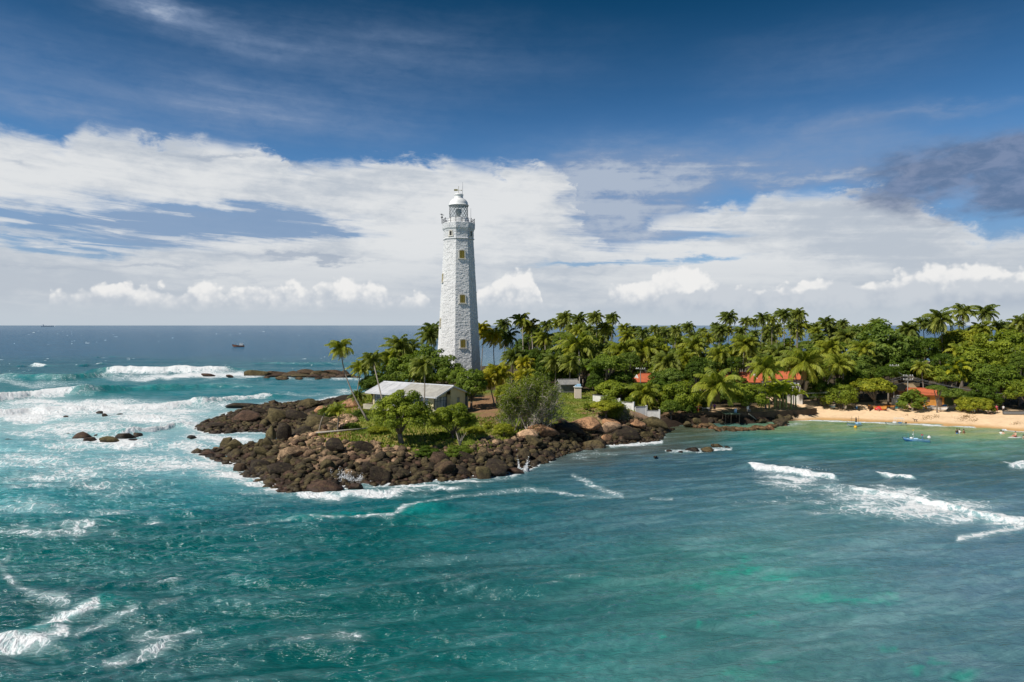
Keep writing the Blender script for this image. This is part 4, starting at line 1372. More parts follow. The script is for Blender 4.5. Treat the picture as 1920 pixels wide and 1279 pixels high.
        if surround:
            for sx in (-1, 1): f.box(c + M3 @ Vector((sx * (wd / 2 + .12), 0, 0)), (.24, .34, ht + .1), M3)
            f.box(c + M3 @ Vector((0, -.04, -ht / 2 - .14)), (wd + .9, .5, .24), M3)
        # arched head
        seg = 7
        for i in range(seg):
            a0 = math.pi * (0.18 + 0.64 * i / (seg - 1))
            f.box(c + M3 @ Vector((math.cos(a0) * wd * .62, 0, ht / 2 - .22 + math.sin(a0) * .36)), (wd / seg + .22, .36, .24), M3 @ Matrix.Rotation(-(a0 - math.pi / 2) * .5, 3, 'Y'))
        fo = f.obj("window", M_SILL, t, loc=inv)
        s_ = MB()
        for sx in (-1, 1):
            s_.box(c + M3 @ Vector((sx * wd / 4, -.05, 0)), (wd / 2 - .04, .16, ht), M3)
            for q in range(7):
                s_.box(c + M3 @ Vector((sx * wd / 4, -.15, -ht / 2 + ht * (q + .5) / 7)), (wd / 2 - .2, .05, ht / 7 * .5), M3)
        s_.obj("shutter", mat, fo)
        return fo
    M_SHADE = paint("window_dark", (0.035, 0.035, 0.03), 0.4, 0.4, 0.1)
    for z in (38.6, 26.9, 15.2): window(0, z, 1.35, 2.05)
    for z in (32.6, 20.7): window(6, z, 1.2, 2.1)
    for k in (7, 1): window(k, 44.25, 0.7, 1.15, M_SHADE, surround=True)
    window(4, 20, 1.2, 2.0); window(2, 30, 1.2, 2.0)


lighthouse()

# ------------------------------------------------------------------ the keeper's house
M_CREAM = paint("cream_wall", (0.66, 0.58, 0.36), 0.85, 0.2, 0.2, 0.8)
M_FASCIA = paint("fascia", (0.60, 0.62, 0.66), 0.6, 0.3, 0.2, 1.5)
M_CONC = paint("pale_concrete", (0.50, 0.46, 0.36), 0.9, 0.2, 0.35, 1.2)
M_FRAME = paint("window_frame", (0.05, 0.075, 0.10), 0.5, 0.4, 0.1, 3)
M_CURT = paint("curtain", (0.42, 0.46, 0.50), 0.8, 0.2, 0.3, 2.0, dark=(0.2, .22, .25))


def pane_mat():
    m_, n = new_mat("window_glass")
    p = n.n('ShaderNodeTexCoord').outputs['Object']
    f = n.noise(n.vm('MULTIPLY', p, (1.2, 1.2, .2)), 1.5, 4, .6)
    finish(n, principled(n, n.mix(n.step(f, .4, .6), (0.16, .19, .22), (0.46, 0.50, .53)), 0.08, 0.6))
    return m_


M_PANE = pane_mat()


def sheet_roof(name, c1, c2, pitch=0.9, rust=None):
    """corrugated sheet roof: ridges run down the slope (object y)"""
    m_, n = new_mat(name)
    p = n.n('ShaderNodeTexCoord').outputs['Object']
    x, y, z = n.sep(p)
    wav = n.m('SINE', n.mul(x, 2 * math.pi / 0.17))
    f = n.noise(n.vm('MULTIPLY', p, (1.2, .25, 1)), 1.0, 8, .65)
    f2 = n.noise(p, 0.35, 6, .6)
    sheet = n.m('FRACT', n.mul(x, 1 / 1.0))
    seam = n.step(n.m('ABSOLUTE', n.sub(sheet, .5)), .46, .5)
    k = n.step(n.add(n.mul(f, .6), n.mul(f2, .4)), .42, .6)
    col_ = n.mix(k, c1, c2)
    col_ = n.mix(n.mul(seam, .35), col_, tuple(c * .5 for c in c2))
    if rust: col_ = n.mix(n.mul(n.step(f2, .55, .7), .5), col_, rust)
    finish(n, principled(n, col_, .7, .3, bump(n, wav, .03, .6)))
    return m_


def house():
    A = Vector((-28.6, 134.9)); B = Vector((-14.2, 125.4))      # front eave line, left end to right end
    ax = (B - A).normalized(); pe = Vector((-ax.y, ax.x))
    L = (B - A).length; D = 10.0
    ang = math.atan2(ax.y, ax.x)
    zf = 3.9
    t = empty("house", (A.x, A.y, zf), ang)     # local x along the eave, y towards the back
    tag(t, "cream bungalow on the rocky point with long pale patched gable roof and window bands", "house")
    he, hr = 2.95, 4.6                          # eave and ridge above the floor
    w_ = MB()
    # walls: box 0.7 inside the eaves, with a stepped gable end
    x0, x1, y0, y1 = 1.0, L - 0.9, 0.8, D - 0.9
    th = .18
    w_.box(((x0 + x1) / 2, y1, he / 2), (x1 - x0, th, he))
    w_.box((x0, (y0 + y1) / 2, he / 2), (th, y1 - y0 - th - .02, he))
    yr = (y0 + y1) / 2 - .3
    w_.box((x1 + .9, (yr + y1) / 2, he / 2), (th, y1 - yr, he))         # projecting half of the gable end
    w_.box((x1 - .1, (y0 + yr) / 2 , he / 2), (th, yr - y0 - .4, he))
    w_.box((x1 + .4, yr + .09, he / 2), (.8, th - .02, he))
    # gable triangles
    def tri(x, ya, yb, zt_a, zt_b):
        v = [(x - th / 2, ya, he), (x - th / 2, yb, he), (x - th / 2, yb, zt_b), (x - th / 2, ya, zt_a), (x + th / 2, ya, he), (x + th / 2, yb, he), (x + th / 2, yb, zt_b), (x + th / 2, ya, zt_a)]
        w_.add(v, [(0, 3, 2, 1), (4, 5, 6, 7), (0, 1, 5, 4), (1, 2, 6, 5), (2, 3, 7, 6), (3, 0, 4, 7)])
    def rz(y): return he + (hr - he) * (1 - abs(y - D / 2) / (D / 2)) - .06
    tri(x0, y0, D / 2, rz(y0), rz(D / 2)); tri(x0, D / 2, y1, rz(D / 2), rz(y1))
    tri(x1 - .1, y0, yr, rz(y0), rz(yr)); tri(x1 + .9, yr, D / 2 , rz(yr), rz(D / 2)); tri(x1 + .9, D / 2, y1, rz(D / 2), rz(y1))
    # front wall: low parapet, piers and head
    w_.box(((x0 + x1) / 2, y0, he - .22), (x1 - x0, th + .02, .44)); w_.box(((x0 + x1) / 2, y0, .18), (x1 - x0, th + .02, .36))
    for px_ in (x0 + .1, x0 + 4.3, x0 + 8.2, x0 + 12.0, x1 - .6):
        w_.box((px_, y0, he / 2), (.36 if px_ < x1 - 1 else 1.2, th + .04, he))
    w_.obj("wall", M_CREAM, t)
    # windows of the front: each bay between piers
    def bay(xa, xb, y, n_, along=True, z0=.36, z1=None):
        z1 = z1 or he - .44
        f = MB(); g = MB()
        w = xb - xa
        def B_(m, u, uu, z, zz, dep, off=0.0):
            if along: m.box((u, y + off, z), (uu, dep, zz))
            else: m.box((y + off, u, z), (dep, uu, zz))
        for i in range(n_ + 1): B_(f, xa + w * i / n_, .085, (z0 + z1) / 2, z1 - z0, .12)
        for z in (z0 + .04, z0 + (z1 - z0) * .72, z1 - .04): B_(f, (xa + xb) / 2, w, z, .075, .11)
        fo = f.obj("window", M_FRAME, t)
        B_(g, (xa + xb) / 2, w - .02, (z0 + z1) / 2, z1 - z0 - .02, .03)
        g.obj("pane", M_PANE, fo)
    bay(x0 + .3, x0 + 4.1, y0, 5); bay(x0 + 4.5, x0 + 8.0, y0, 4); bay(x0 + 8.4, x0 + 11.8, y0, 4); bay(x0 + 12.2, x1 - 1.2, y0, 2)
    bay(y0 + .25, yr - .1, x1 + .0, 4, False, .1, he - .35)
    wn = MB(); wn.box((x1 + .9, y1 - 2.2, 1.75), (.24, .75, 1.0)); wo = wn.obj("window", M_FRAME, t); wp = MB(); wp.box((x1 + 1.025, y1 - 2.2, 1.75), (.02, .55, .8)); wp.obj("pane", M_PANE, wo)
    dr = MB(); dr.box((x1 + 1.0, y1 + .35, 1.1), (.08, .8, 2.2)); dr.obj("door", M_FRAME, t)
    po = MB(); po.box((x1 + .95, y1 + .85, he / 2), (.16, .16, he)); po.obj("porch_post", M_CREAM, t)
    # roof: two sheets, pale on the left third, grey on the rest
    def slope(name, xa, xb, mat, lift=0.0, back=False):
        m = MB()
        ov = .0
        ya, yb = (0 - .15, D / 2) if not back else (D + .15, D / 2)
        za, zb = he - .06 + lift, hr + lift
        tk = .09
        s = 1 if not back else -1
        v = [(xa, ya, za), (xb, ya, za), (xb, yb, zb), (xa, yb, zb), (xa, ya, za - tk), (xb, ya, za - tk), (xb, yb, zb - tk), (xa, yb, zb - tk)]
        fs = [(0, 1, 2, 3), (7, 6, 5, 4), (0, 4, 5, 1), (1, 5, 6, 2), (2, 6, 7, 3), (3, 7, 4, 0)]
        if back: fs = [f[::-1] for f in fs]
        m.add(v, fs)
        return m.obj(name, mat, t)
    m_w = sheet_roof("pale_roof_sheets", (0.58, 0.59, 0.61), (0.42, 0.43, 0.45))
    m_g = sheet_roof("grey_roof_sheets", (0.34, 0.33, 0.30), (0.46, 0.45, 0.41), rust=(.28, .25, .2))
    xs = 7.2
    tag(slope("roof", -.4, xs, m_w, 0.03), "pale grey roof sheets"); tag(slope("roof", xs - .15, L + .5, m_g), "weathered darker grey roof sheets")
    slope("roof", -.4, L + .5, m_g, 0, True)
    rd = MB(); rd.tube([(-.4, D / 2, hr + .04), (L + .5, D / 2, hr + .04)], .13, 6); rd.obj("ridge_cap", M_FASCIA, t)
    fa = MB()
    for x in (-.44, L + .54):
        for ya, yb in ((-.2, D / 2), (D + .2, D / 2)):
            v0 = Vector((x, ya, he - .18)); v1 = Vector((x, yb, hr - .12))
            fa.add([v0 + Vector((-.04, 0, -.12)), v1 + Vector((-.04, 0, -.12)), v1 + Vector((-.04, 0, .17)), v0 + Vector((-.04, 0, .17)),
                    v0 + Vector((.04, 0, -.12)), v1 + Vector((.04, 0, -.12)), v1 + Vector((.04, 0, .17)), v0 + Vector((.04, 0, .17))],
                   [(0, 1, 2, 3), (7, 6, 5, 4), (0, 4, 5, 1), (1, 5, 6, 2), (2, 6, 7, 3), (3, 7, 4, 0)])
    fa.box((L / 2, -.22, he - .16), (L + .8, .06, .22))
    fa.obj("fascia", M_FASCIA, t)
    so = MB(); so.box((L / 2, .3, he - .05), (L - .2, 1.1, .05)); so.obj("soffit", M_FASCIA, t)
    # terrace slab on a plinth with a solid parapet
    pl = MB()
    pl.box((L / 2, D / 2, -.12), (L + .6, D + .8, .22))
    pl.box((L / 2, -.45, .12), (L + 1.2, .18, .95)); pl.box((-.5, D / 2 - .5, .12), (.18, D - 1, .95)); pl.box((L + 1.0, 1.2, .12), (.18, 3.1, .95))
    pl.obj("terrace", M_CONC, t)
    st = MB()
    for x in (0.2, 5, 10, L - .3):
        for y in (0.2, D / 2, D - .4): st.box((x, y, -1.35), (.32, .32, 2.4))
    st.box((L / 2, D / 2 + 1, -1.3), (L - 3, D - 2.6, 2.3))
    st.obj("plinth", M_CONC, t)


house()

# ------------------------------------------------------------------ foliage
def leaf_mat(name, dark, light, trans=0.35, rough=0.5, hue_attr='v', spec=0.35):
    m_, n = new_mat(name)
    v = n.attr(hue_attr)
    oi = n.n('ShaderNodeObjectInfo')
    c_ = n.mix(v, dark, light)
    c_ = n.mix(1.0, c_, oi.outputs['Color'], 'MULTIPLY')
    pos = n.n('ShaderNodeTexCoord').outputs['Object']
    f = n.noise(pos, 1.1, 3, .6)
    c_ = n.mix(n.step(f, .35, .65), n.mix(1.0, c_, (.72, .78, .7), 'MULTIPLY'), c_)
    dead = n.attr('dead')
    c_ = n.mix(dead, c_, (0.30, 0.20, 0.085))
    p = principled(n, c_, rough, spec)
    t = n.n('ShaderNodeBsdfTranslucent')
    n.put(t.inputs[0], n.mix(1.0, c_, (1.25, 1.2, 0.5), 'MULTIPLY'))
    ms = n.n('ShaderNodeMixShader'); n.put(ms.inputs[0], trans); n.put(ms.inputs[1], p); n.put(ms.inputs[2], t.outputs[0])
    finish(n, ms.outputs[0])
    return m_


M_LEAF = leaf_mat("leaves", (0.090, 0.150, 0.018), (0.31, 0.395, 0.050), .42, spec=.22, rough=.55)
M_PALM = leaf_mat("palm_fronds", (0.115, 0.165, 0.026), (0.40, 0.42, 0.085), 0.38, 0.5, spec=.25)
M_SCRUB = leaf_mat("scrub_leaves", (0.07, 0.11, 0.018), (0.21, 0.28, 0.035), 0.35)
M_BARK = paint("bark", (0.20, 0.165, 0.13), 0.95, 0.1, 0.3, 6, bumpy=.6)
M_PTRUNK = paint("palm_bark", (0.29, 0.255, 0.215), 0.95, 0.1, 0.3, 5, bumpy=.6)
M_TWIG = paint("twigs", (0.42, 0.37, 0.31), 0.95, 0.1, 0.2, 6)
M_NUT = paint("coconut_husk", (0.30, 0.26, 0.07), 0.6, 0.3, 0.3, 5)


def unit(a):
    return a / (np.linalg.norm(a, axis=-1, keepdims=True) + 1e-9)


def leaf_cards(C, N, size, rng, aspect=0.6):
    """a pointed leaf at each centre C with normal N; returns V (4n,3), Q"""
    n_ = len(C)
    t = unit(np.cross(N, rng.normal(size=(n_, 3))))
    b = np.cross(N, t)
    s = size[:, None]
    up = N * s * 0.18
    V = np.stack([C - t * s, C + b * s * aspect + up, C + t * s, C - b * s * aspect + up], 1).reshape(-1, 3)
    Q = np.arange(4 * n_).reshape(-1, 4)
    return V, Q


def crown_mesh(name, seed, clumps=60, per=110, cr=0.24, leaf=0.06, squash=0.8, flat_bottom=-0.45, mat=None, spread=1.0, inner=0.25):
    rng = np.random.RandomState(seed)
    d = unit(rng.normal(size=(clumps * 3, 3)))
    d = d[d[:, 2] > flat_bottom][:clumps]
    lump = 0.80 + 0.34 * (vnoise(d[:, 0] * 1.7 + 5, d[:, 1] * 1.7 + d[:, 2] * 1.3 + 9, seed) - .3)
    rad = lump * np.where(rng.rand(len(d)) < inner, rng.uniform(.35, .7, len(d)), rng.uniform(.84, 1.05, len(d)))
    cc = d * rad[:, None] * [spread, spread, squash]
    crs = cr * rng.uniform(.65, 1.3, len(cc))
    Cs, Ns, Ss, vs = [], [], [], []
    for c_, r_ in zip(cc, crs):
        k = int(per * (r_ / cr) ** 1.6)
        dd = unit(rng.normal(size=(k, 3)) + [0, 0, 0.35])
        rr = rng.uniform(0.55, 1.08, k) ** 0.6
        Cs.append(c_ + dd * (rr * r_)[:, None] * [1, 1, .72])
        Ns.append(unit(dd * 0.8 + unit(c_[None]) * 0.4 + rng.normal(size=(k, 3)) * .45 + [0, 0, .35]))
        Ss.append(leaf * rng.uniform(.6, 1.3, k))
        vs.append(np.clip(rng.uniform(.1, .6) + rng.uniform(-.25, .35, k), 0, 1))
    C = np.concatenate(Cs); N = np.concatenate(Ns); s_ = np.concatenate(Ss); v = np.concatenate(vs)
    V, Q = leaf_cards(C, N, s_, rng)
    return np_mesh(name, V, Q, mat or M_LEAF, False, {'v': ('FLOAT', np.repeat(v, 4)), 'dead': ('FLOAT', np.zeros(len(V)))}), cc


def trunk_mesh(name, cc, seed, r=0.075, fork=0.35, limbs=8, lean=0.0):
    """unit trunk from z=0 to the crown centre at z=1, with limbs running into the crown"""
    rng = random.Random(seed)
    m = MB()
    top = (lean, 0, fork)
    m.tube([(0, 0, -.06), (.01, 0, .04), (lean * .4, .01, fork * .5), top], [r * 1.6, r * 1.15, r * .95, r * .85], 9)
    idx = list(range(len(cc))); rng.shuffle(idx)
    for i in idx[:limbs]:
        e = Vector(cc[i]); e = Vector((e.x * .85, e.y * .85, 1 + e.z * .5))
        mid = Vector(top).lerp(e, .5) + Vector((0, 0, .05))
        m.tube([top, mid, e], [r * .6, r * .38, r * .14], 6)
    return m.mesh(name, M_BARK, True)


BROAD = []
specs = [dict(clumps=70, per=120, cr=.23, leaf=.052), dict(clumps=60, per=130, cr=.25, leaf=.050, squash=.7), dict(clumps=80, per=100, cr=.22, leaf=.055, squash=.9),
         dict(clumps=55, per=130, cr=.26, leaf=.06, squash=.6, flat_bottom=-.15), dict(clumps=85, per=100, cr=.2, leaf=.05, squash=1.0, flat_bottom=-.7), dict(clumps=65, per=115, cr=.24, leaf=.048, squash=.8)]
for i, sp in enumerate(specs):
    cm, cc = crown_mesh("crown", 500 + i, **sp)
    BROAD.append((cm, trunk_mesh("trunk", cc, 20 + i)))
cm, cc = crown_mesh("crown", 610, clumps=120, per=115, cr=.17, leaf=.034, squash=.82, inner=.3)
BROAD.append((cm, trunk_mesh("trunk", cc, 31, r=.085, fork=.35, limbs=12, lean=.08)))      # 6: the big front tree
cm, cc = crown_mesh("crown", 611, clumps=90, per=120, cr=.18, leaf=.038, squash=.85, inner=.3)
BROAD.append((cm, trunk_mesh("trunk", cc, 32, r=.05, fork=.2, limbs=12)))                   # 7: its neighbour


def broadleaf(x, y, z, r, hc, label, group=None, k=None, color=(1, 1, 1), rz=None, rzs=1.0, name="broadleaf_tree", trunk_r=None):
    """r crown radius, hc height of the crown centre over the ground"""
    k = rk.randrange(6) if k is None else k
    cmesh, tmesh = BROAD[k]
    t = empty(name, (x, y, z), rk.uniform(0, 6.28) if rz is None else rz)
    tag(t, label, "tree" if "tree" in name else "bush", group)
    o = link("crown" if "tree" in name else "foliage", cmesh, t, (0, 0, hc), None, (r, r, r * rzs))
    o.color = (*color, 1)
    tr = trunk_r or r
    link("trunk" if "tree" in name else "stem", tmesh, t, (0, 0, 0), None, (min(tr, r), min(tr, r), hc))
    return t


# ------------------------------------------------------------------ coconut palms
def palm_crown(name, seed, nf=24, L=4.3, wind=0.5, dead=2, hang=1.0, stations=26):
    rng = np.random.RandomState(seed)
    Vs, Qs, vv, dd, off = [], [], [], [], 0
    for i in range(nf + dead):
        is_dead = i >= nf
        age = (i / nf) if not is_dead else 1.15
        phi = i * 2.39996 + rng.uniform(-.25, .25)
        th = math.radians(84 - 128 * min(age, 1.0) ** 0.95 * hang + rng.uniform(-8, 8))
        if is_dead: th = math.radians(rng.uniform(-75, -55))
        ln = L * (0.72 + 0.33 * math.sin(math.pi * min(age * .8 + .15, 1))) * rng.uniform(.88, 1.08)
        if is_dead: ln *= .75
        p = np.zeros(3); P = [p.copy()]; D = []
        n_ = 11
        droop = math.radians(rng.uniform(90, 130)) * (0.75 if is_dead else 1.0)
        for s in range(n_):
            d = np.array([math.cos(th) * math.cos(phi), math.cos(th) * math.sin(phi), math.sin(th)])
            d = d + np.array([-wind, -.1 * wind, 0.02]) * (0.25 + s / n_) * (0 if is_dead else 1)
            d /= np.linalg.norm(d)
            p = p + d * ln / n_; P.append(p.copy()); D.append(d)
            th -= droop / n_ * (0.35 + 1.3 * s / n_)
            th = max(th, math.radians(-86))
        D.append(D[-1])
        P = np.array(P); D = np.array(D)
        side = unit(np.cross(D, [0, 0, 1.0]) + 1e-6)
        upv = np.cross(side, D)
        # midrib
        w = np.linspace(.055, .012, n_ + 1)[:, None]
        R = np.concatenate([P - side * w, P + side * w]); m = n_ + 1
        q = np.array([[a, a + 1, m + a + 1, m + a] for a in range(n_)])
        Vs.append(R); Qs.append(q + off); off += len(R)
        tone = np.clip(0.15 + 0.75 * age + rng.uniform(-.15, .2), 0, 1)
        vv.append(np.full(len(R), min(1, tone + .3))); dd.append(np.full(len(R), 1.0 if is_dead else 0.0))
        # leaflets
        ss = np.linspace(.10, .985, stations)
        f = ss * n_; i0 = np.minimum(f.astype(int), n_ - 1); fr = (f - i0)[:, None]
        pc = P[i0] * (1 - fr) + P[i0 + 1] * fr; dc = D[i0]; sc = side[i0]; uc = upv[i0]
        ll = L * 0.27 * np.sin(np.pi * (0.14 + 0.80 * ss)) ** 0.7
        for sg in (-1, 1):
            hangd = rng.uniform(.5, 1.1, stations)[:, None] * (1.6 if is_dead else 1)
            dirv = unit(sc * sg * 0.85 + dc * 0.55 - np.array([0, 0, 1.0]) * hangd + uc * 0.1 + np.array([-wind * .5, 0, 0]))
            wd = (0.085 + .02 * rng.rand(stations))[:, None] * L / 4.3
            tip = pc + dirv * ll[:, None] * rng.uniform(.85, 1.1, stations)[:, None]
            midp = pc + dirv * ll[:, None] * .5 + np.array([0, 0, .02])
            tip = tip - np.array([0, 0, 1.0]) * ll[:, None] * 0.22
            V = np.stack([pc, midp + dc * wd * 1.5, tip, midp - dc * wd * 1.5], 1).reshape(-1, 3)
            Q = np.arange(len(V)).reshape(-1, 4)
            Vs.append(V); Qs.append(Q + off); off += len(V)
            tn = np.clip(tone + rng.uniform(-.12, .12, stations), 0, 1)
            vv.append(np.repeat(tn, 4)); dd.append(np.full(len(V), 1.0 if is_dead else max(0, (age - .86) * 2.0) * rng.rand()))
    return np_mesh(name, np.concatenate(Vs), np.concatenate(Qs), M_PALM, False, {'v': ('FLOAT', np.concatenate(vv)), 'dead': ('FLOAT', np.concatenate(dd))})


PALMS = [palm_crown("crown", 700 + i, nf=24 + (i * 5) % 9, L=4.2 + .2 * (i % 3), wind=(0.42, .5, .35, .55, .3, .45, .25, .5)[i], dead=(3, 1, 4, 2, 0, 3, 2, 4)[i], hang=(1, .95, 1.08, 1, .9, 1.05, 1.1, 1)[i]) for i in range(8)]
PALM_CALM = [palm_crown("crown", 720 + i, nf=22, L=4.5, wind=.06, dead=1, hang=.92) for i in range(3)]
PALM_YOUNG = palm_crown("crown", 731, nf=13, L=3.2, wind=.1, dead=0, hang=.55)
def nut_mesh():
    m = MB()
    for i in range(9):
        a = i * 2.4
        m.ball((.38 * math.cos(a), .38 * math.sin(a), -.35 - .12 * (i % 3)), .17, 8, (1, 1, 1.2))
    return m.mesh("coconuts", M_NUT, True)


NUTS = nut_mesh()
n_palms = 0


def palm(x, y, zc, label, group=None, base=None, s=1.0, k=None, calm=False, color=(1, 1, 1), young=False, nuts=True, rz=None, bend=0.5, thick=1.0):
    """crown centre at (x, y, zc); base (x, y) of the trunk"""
    global n_palms
    n_palms += 1
    bx, by = base if base else (x + rk.uniform(-1.6, 1.0), y + rk.uniform(-1, 1))
    bz = ground(bx, by) - .15
    t = empty("coconut_palm", (bx, by, bz))
    tag(t, label, "palm tree", group)
    H = zc - bz
    P, R = [], []
    n_ = 9
    for i in range(n_ + 1):
        u = i / n_
        c_ = u + bend * (u * u - u) * 0.9          # leans early, straightens higher up or the reverse
        P.append(((x - bx) * c_ + .12 * math.sin(u * 5 + x), (y - by) * c_, H * u))
        R.append((0.105 + .12 * (1 - u) ** 6 + .02 * (1 - u)) * (.8 + .25 * s) * thick)
    P[-1] = (x - bx, y - by, H)
    MB().tube(P, R, 7).obj("trunk", M_PTRUNK, t, True)
    me = PALM_YOUNG if young else (rk.choice(PALM_CALM) if calm else (rk.choice(PALMS) if k is None else PALMS[k]))
    o = link("crown", me, t, (x - bx, y - by, H), (rk.gauss(0, .06), rk.gauss(0, .06), (rk.uniform(-.5, .5) if not calm else rk.uniform(0, 6.28)) if rz is None else rz), (s, s, s))
    o.color = (*color, 1)
    if nuts and not young:
        link("coconuts", NUTS, t, (x - bx, y - by, H), None, (s, s, s))
    return t


YEL = (1.7, 1.35, .5); DK = (.72, .78, .8); BR = (1.25, 1.2, .8); OK = (1, 1, 1)


def P_at(px, py, Y, w, label, base=None, **kw):
    """palm whose crown is seen at (px, py), w pixels wide, at depth Y"""
    x, y, z = AT(px, py, Y)
    bb = None
    if base: h_ = hit(*base); bb = (h_[0], h_[1])
    return palm(x, y, z, label, base=bb, s=w / F * Y / 7.5, **kw)


# --- palms standing by themselves
P_at(640, 652, 122, 56, "lone leaning palm with a ragged windblown crown at the seaward edge of the point", (690, 790), k=0, bend=-.9, color=BR)
P_at(678, 690, 146, 48, "lower bushy palm between the lone leaning palm and the house roof", k=4, color=BR)
P_at(700, 674, 122, 50, "windblown palm whose thin trunk crosses the pale end of the house roof", (722, 800), k=3, color=OK)
P_at(794, 686, 116, 56, "windblown palm whose trunk stands before the grey part of the house roof", (797, 800), k=1, color=OK)
P_at(672, 742, 140, 34, "short dark palm at the left end of the house", k=4, young=False, color=DK)
P_at(752, 650, 160, 62, "full palm crown rising over the round trees behind the house", k=5, color=OK)
P_at(770, 655, 166, 50, "palm crown right of the full one over the round trees", k=2, color=DK)
P_at(735, 672, 152, 54, "yellowish palm crown left of the full one behind the house", k=7, color=BR)
P_at(806, 628, 205, 54, "palm with long hanging fronds just left of the lighthouse", k=6, color=DK)
P_at(815, 620, 212, 50, "palm half hidden behind the left edge of the lighthouse", k=2, color=DK)
P_at(634, 772, 110, 60, "small young palm on the rocks left of the house", (635, 811), young=True, color=BR)
P_at(612, 772, 112, 44, "stubby feathery palm touching the small young palm", k=4, young=True, color=DK)
P_at(906, 618, 205, 44, "yellowish palm closest behind the lighthouse on its right", k=5, color=YEL)
P_at(926, 632, 188, 50, "golden yellow palm with pale trunk right of the lighthouse", k=1, color=(2.3, 1.6, .4))
P_at(946, 608, 205, 36, "dark round-topped palm rising just right of the golden palm", k=3, color=DK)
P_at(952, 632, 196, 48, "dark drooping palm behind the golden palm", k=2, color=DK)
P_at(978, 600, 190, 44, "tall slim palm with bare pale trunk, first high crown right of the lighthouse", (984, 716), k=0, color=BR)
P_at(996, 612, 192, 44, "ragged brownish palm beside the first high crown", (1000, 716), k=7, color=(1.3, 1.1, .7))
P_at(1021, 634, 186, 40, "thin palm with drooping crown above the dark round trees", (1024, 716), k=5, color=BR)
P_at(938, 700, 142, 66, "yellow-green windswept palm behind the tree right of the house", k=3, color=(1.6, 1.3, .5))
P_at(918, 712, 140, 44, "windswept palm with dead hanging fronds behind the pale yard", k=2, color=(1.6, 1.2, .6))
P_at(986, 706, 150, 48, "yellowing low palm above the scrub tree", k=7, color=YEL)
P_at(965, 668, 175, 56, "bushy palm halfway down between lighthouse and scrub tree", k=6, color=DK)
P_at(985, 680, 168, 40, "olive bushy palm just above the yellowing low palm", k=4, color=YEL)
P_at(1084, 650, 172, 84, "broad heavy palm with hanging fronds above the pale pillar", (1088, 742), k=2, color=BR)
P_at(1098, 640, 178, 44, "palm on a long trunk leaning left over the pale pillar", (1147, 722), k=6, bend=-.3, color=DK)
P_at(1170, 662, 182, 74, "broad palm with pale hanging fronds right of the leaning trunk", k=7, color=BR)
P_at(1208, 654, 184, 76, "broad palm above the small red roof", k=0, color=BR)
P_at(1210, 738, 143, 66, "short palm with spreading fronds beside the white boundary wall", (1211, 768), calm=True, color=BR)
P_at(1346, 722, 139, 92, "short palm with banded painted trunk at the cove terrace", (1331, 771), calm=True, color=BR)
P_at(1435, 690, 144, 68, "palm with bright drooping fronds right of the large red roof", (1436, 768), calm=True, color=BR)
P_at(1510, 680, 154, 86, "wide palm with a curved trunk standing above the end of the sea wall", (1494, 757), calm=True, color=BR)
P_at(1486, 676, 158, 58, "palm crown touching the left side of the wide palm", (1500, 757), k=6, color=OK)
P_at(1573, 682, 156, 56, "palm on a steeply leaning trunk at the near end of the beach", (1534, 757), calm=True, color=BR)
P_at(1401, 645, 176, 56, "dark-stemmed palm with a kinked trunk behind the large red roof", (1396, 705), k=5, color=BR)
P_at(1301, 648, 176, 56, "palm with a bright white trunk above the light green trees", (1301, 705), k=4, color=BR)
P_at(1792, 690, 154, 56, "yellow-fronded palm half buried in the big beach trees", k=6, color=(1.7, 1.5, .5))
P_at(1728, 688, 156, 36, "small thin palm above the orange beach house", calm=True, color=BR)
P_at(1705, 618, 190, 44, "tall palm with its trunk leaning left over the dark beach trees", (1728, 720), k=5, color=DK)
P_at(1731, 606, 196, 36, "tall dark palm right of the left-leaning beach palm", k=4, color=DK)
P_at(1764, 597, 188, 56, "large-crowned tall palm on a long pale trunk above the beach", (1768, 725), k=2, color=OK)
P_at(1807, 585, 190, 46, "tallest palm over the beach trees, on a straight white trunk", (1808, 722), calm=True, k=0, color=OK)
P_at(1848, 586, 196, 46, "second tallest palm over the beach, right of the straight white trunk", calm=True, color=DK)
P_at(1843, 618, 188, 48, "full palm crown below the second tallest palm", k=7, color=BR)
P_at(1873, 612, 200, 34, "dark palm between the second tallest and the right edge", k=4, color=DK)
P_at(1895, 611, 215, 24, "small far palm near the right edge of the skyline", calm=True, color=DK)
P_at(1915, 604, 200, 46, "palm cut by the right edge of the picture", k=6, color=OK)
P_at(1800, 607, 230, 20, "tiny far palm beside the straight white trunk", calm=True, color=DK)
P_at(1368, 595, 195, 42, "tall thin palm standing clear above the middle of the grove", (1379, 660), k=3, color=DK)
P_at(1118, 596, 200, 40, "tallest windblown palm between lighthouse and cove", k=1, color=OK)

# --- the rest of the skyline, left to right
sky_px = [(1026, 612, 34), (1048, 606, 34), (1062, 603, 38), (1086, 603, 36), (1104, 618, 28), (1150, 603, 32), (1136, 622, 34), (1172, 616, 30), (1190, 622, 34), (1206, 624, 28), (1228, 618, 26), (1250, 624, 28), (1269, 618, 26), (1292, 616, 30),
          (1318, 622, 24), (1342, 611, 20), (1352, 622, 34), (1399, 603, 28), (1416, 604, 22), (1431, 598, 32), (1448, 599, 32), (1458, 614, 26), (1471, 598, 36), (1484, 612, 26), (1498, 599, 36), (1497, 618, 40), (1518, 614, 22), (1531, 612, 20), (1550, 606, 34),
          (1556, 624, 40), (1581, 607, 26), (1596, 618, 22), (1609, 620, 22), (1624, 614, 22), (1645, 606, 26), (1660, 618, 24), (1690, 626, 28), (1751, 622, 30), (1908, 622, 26), (1388, 622, 28), (1075, 620, 34), (1008, 626, 30)]
sky_px.sort()
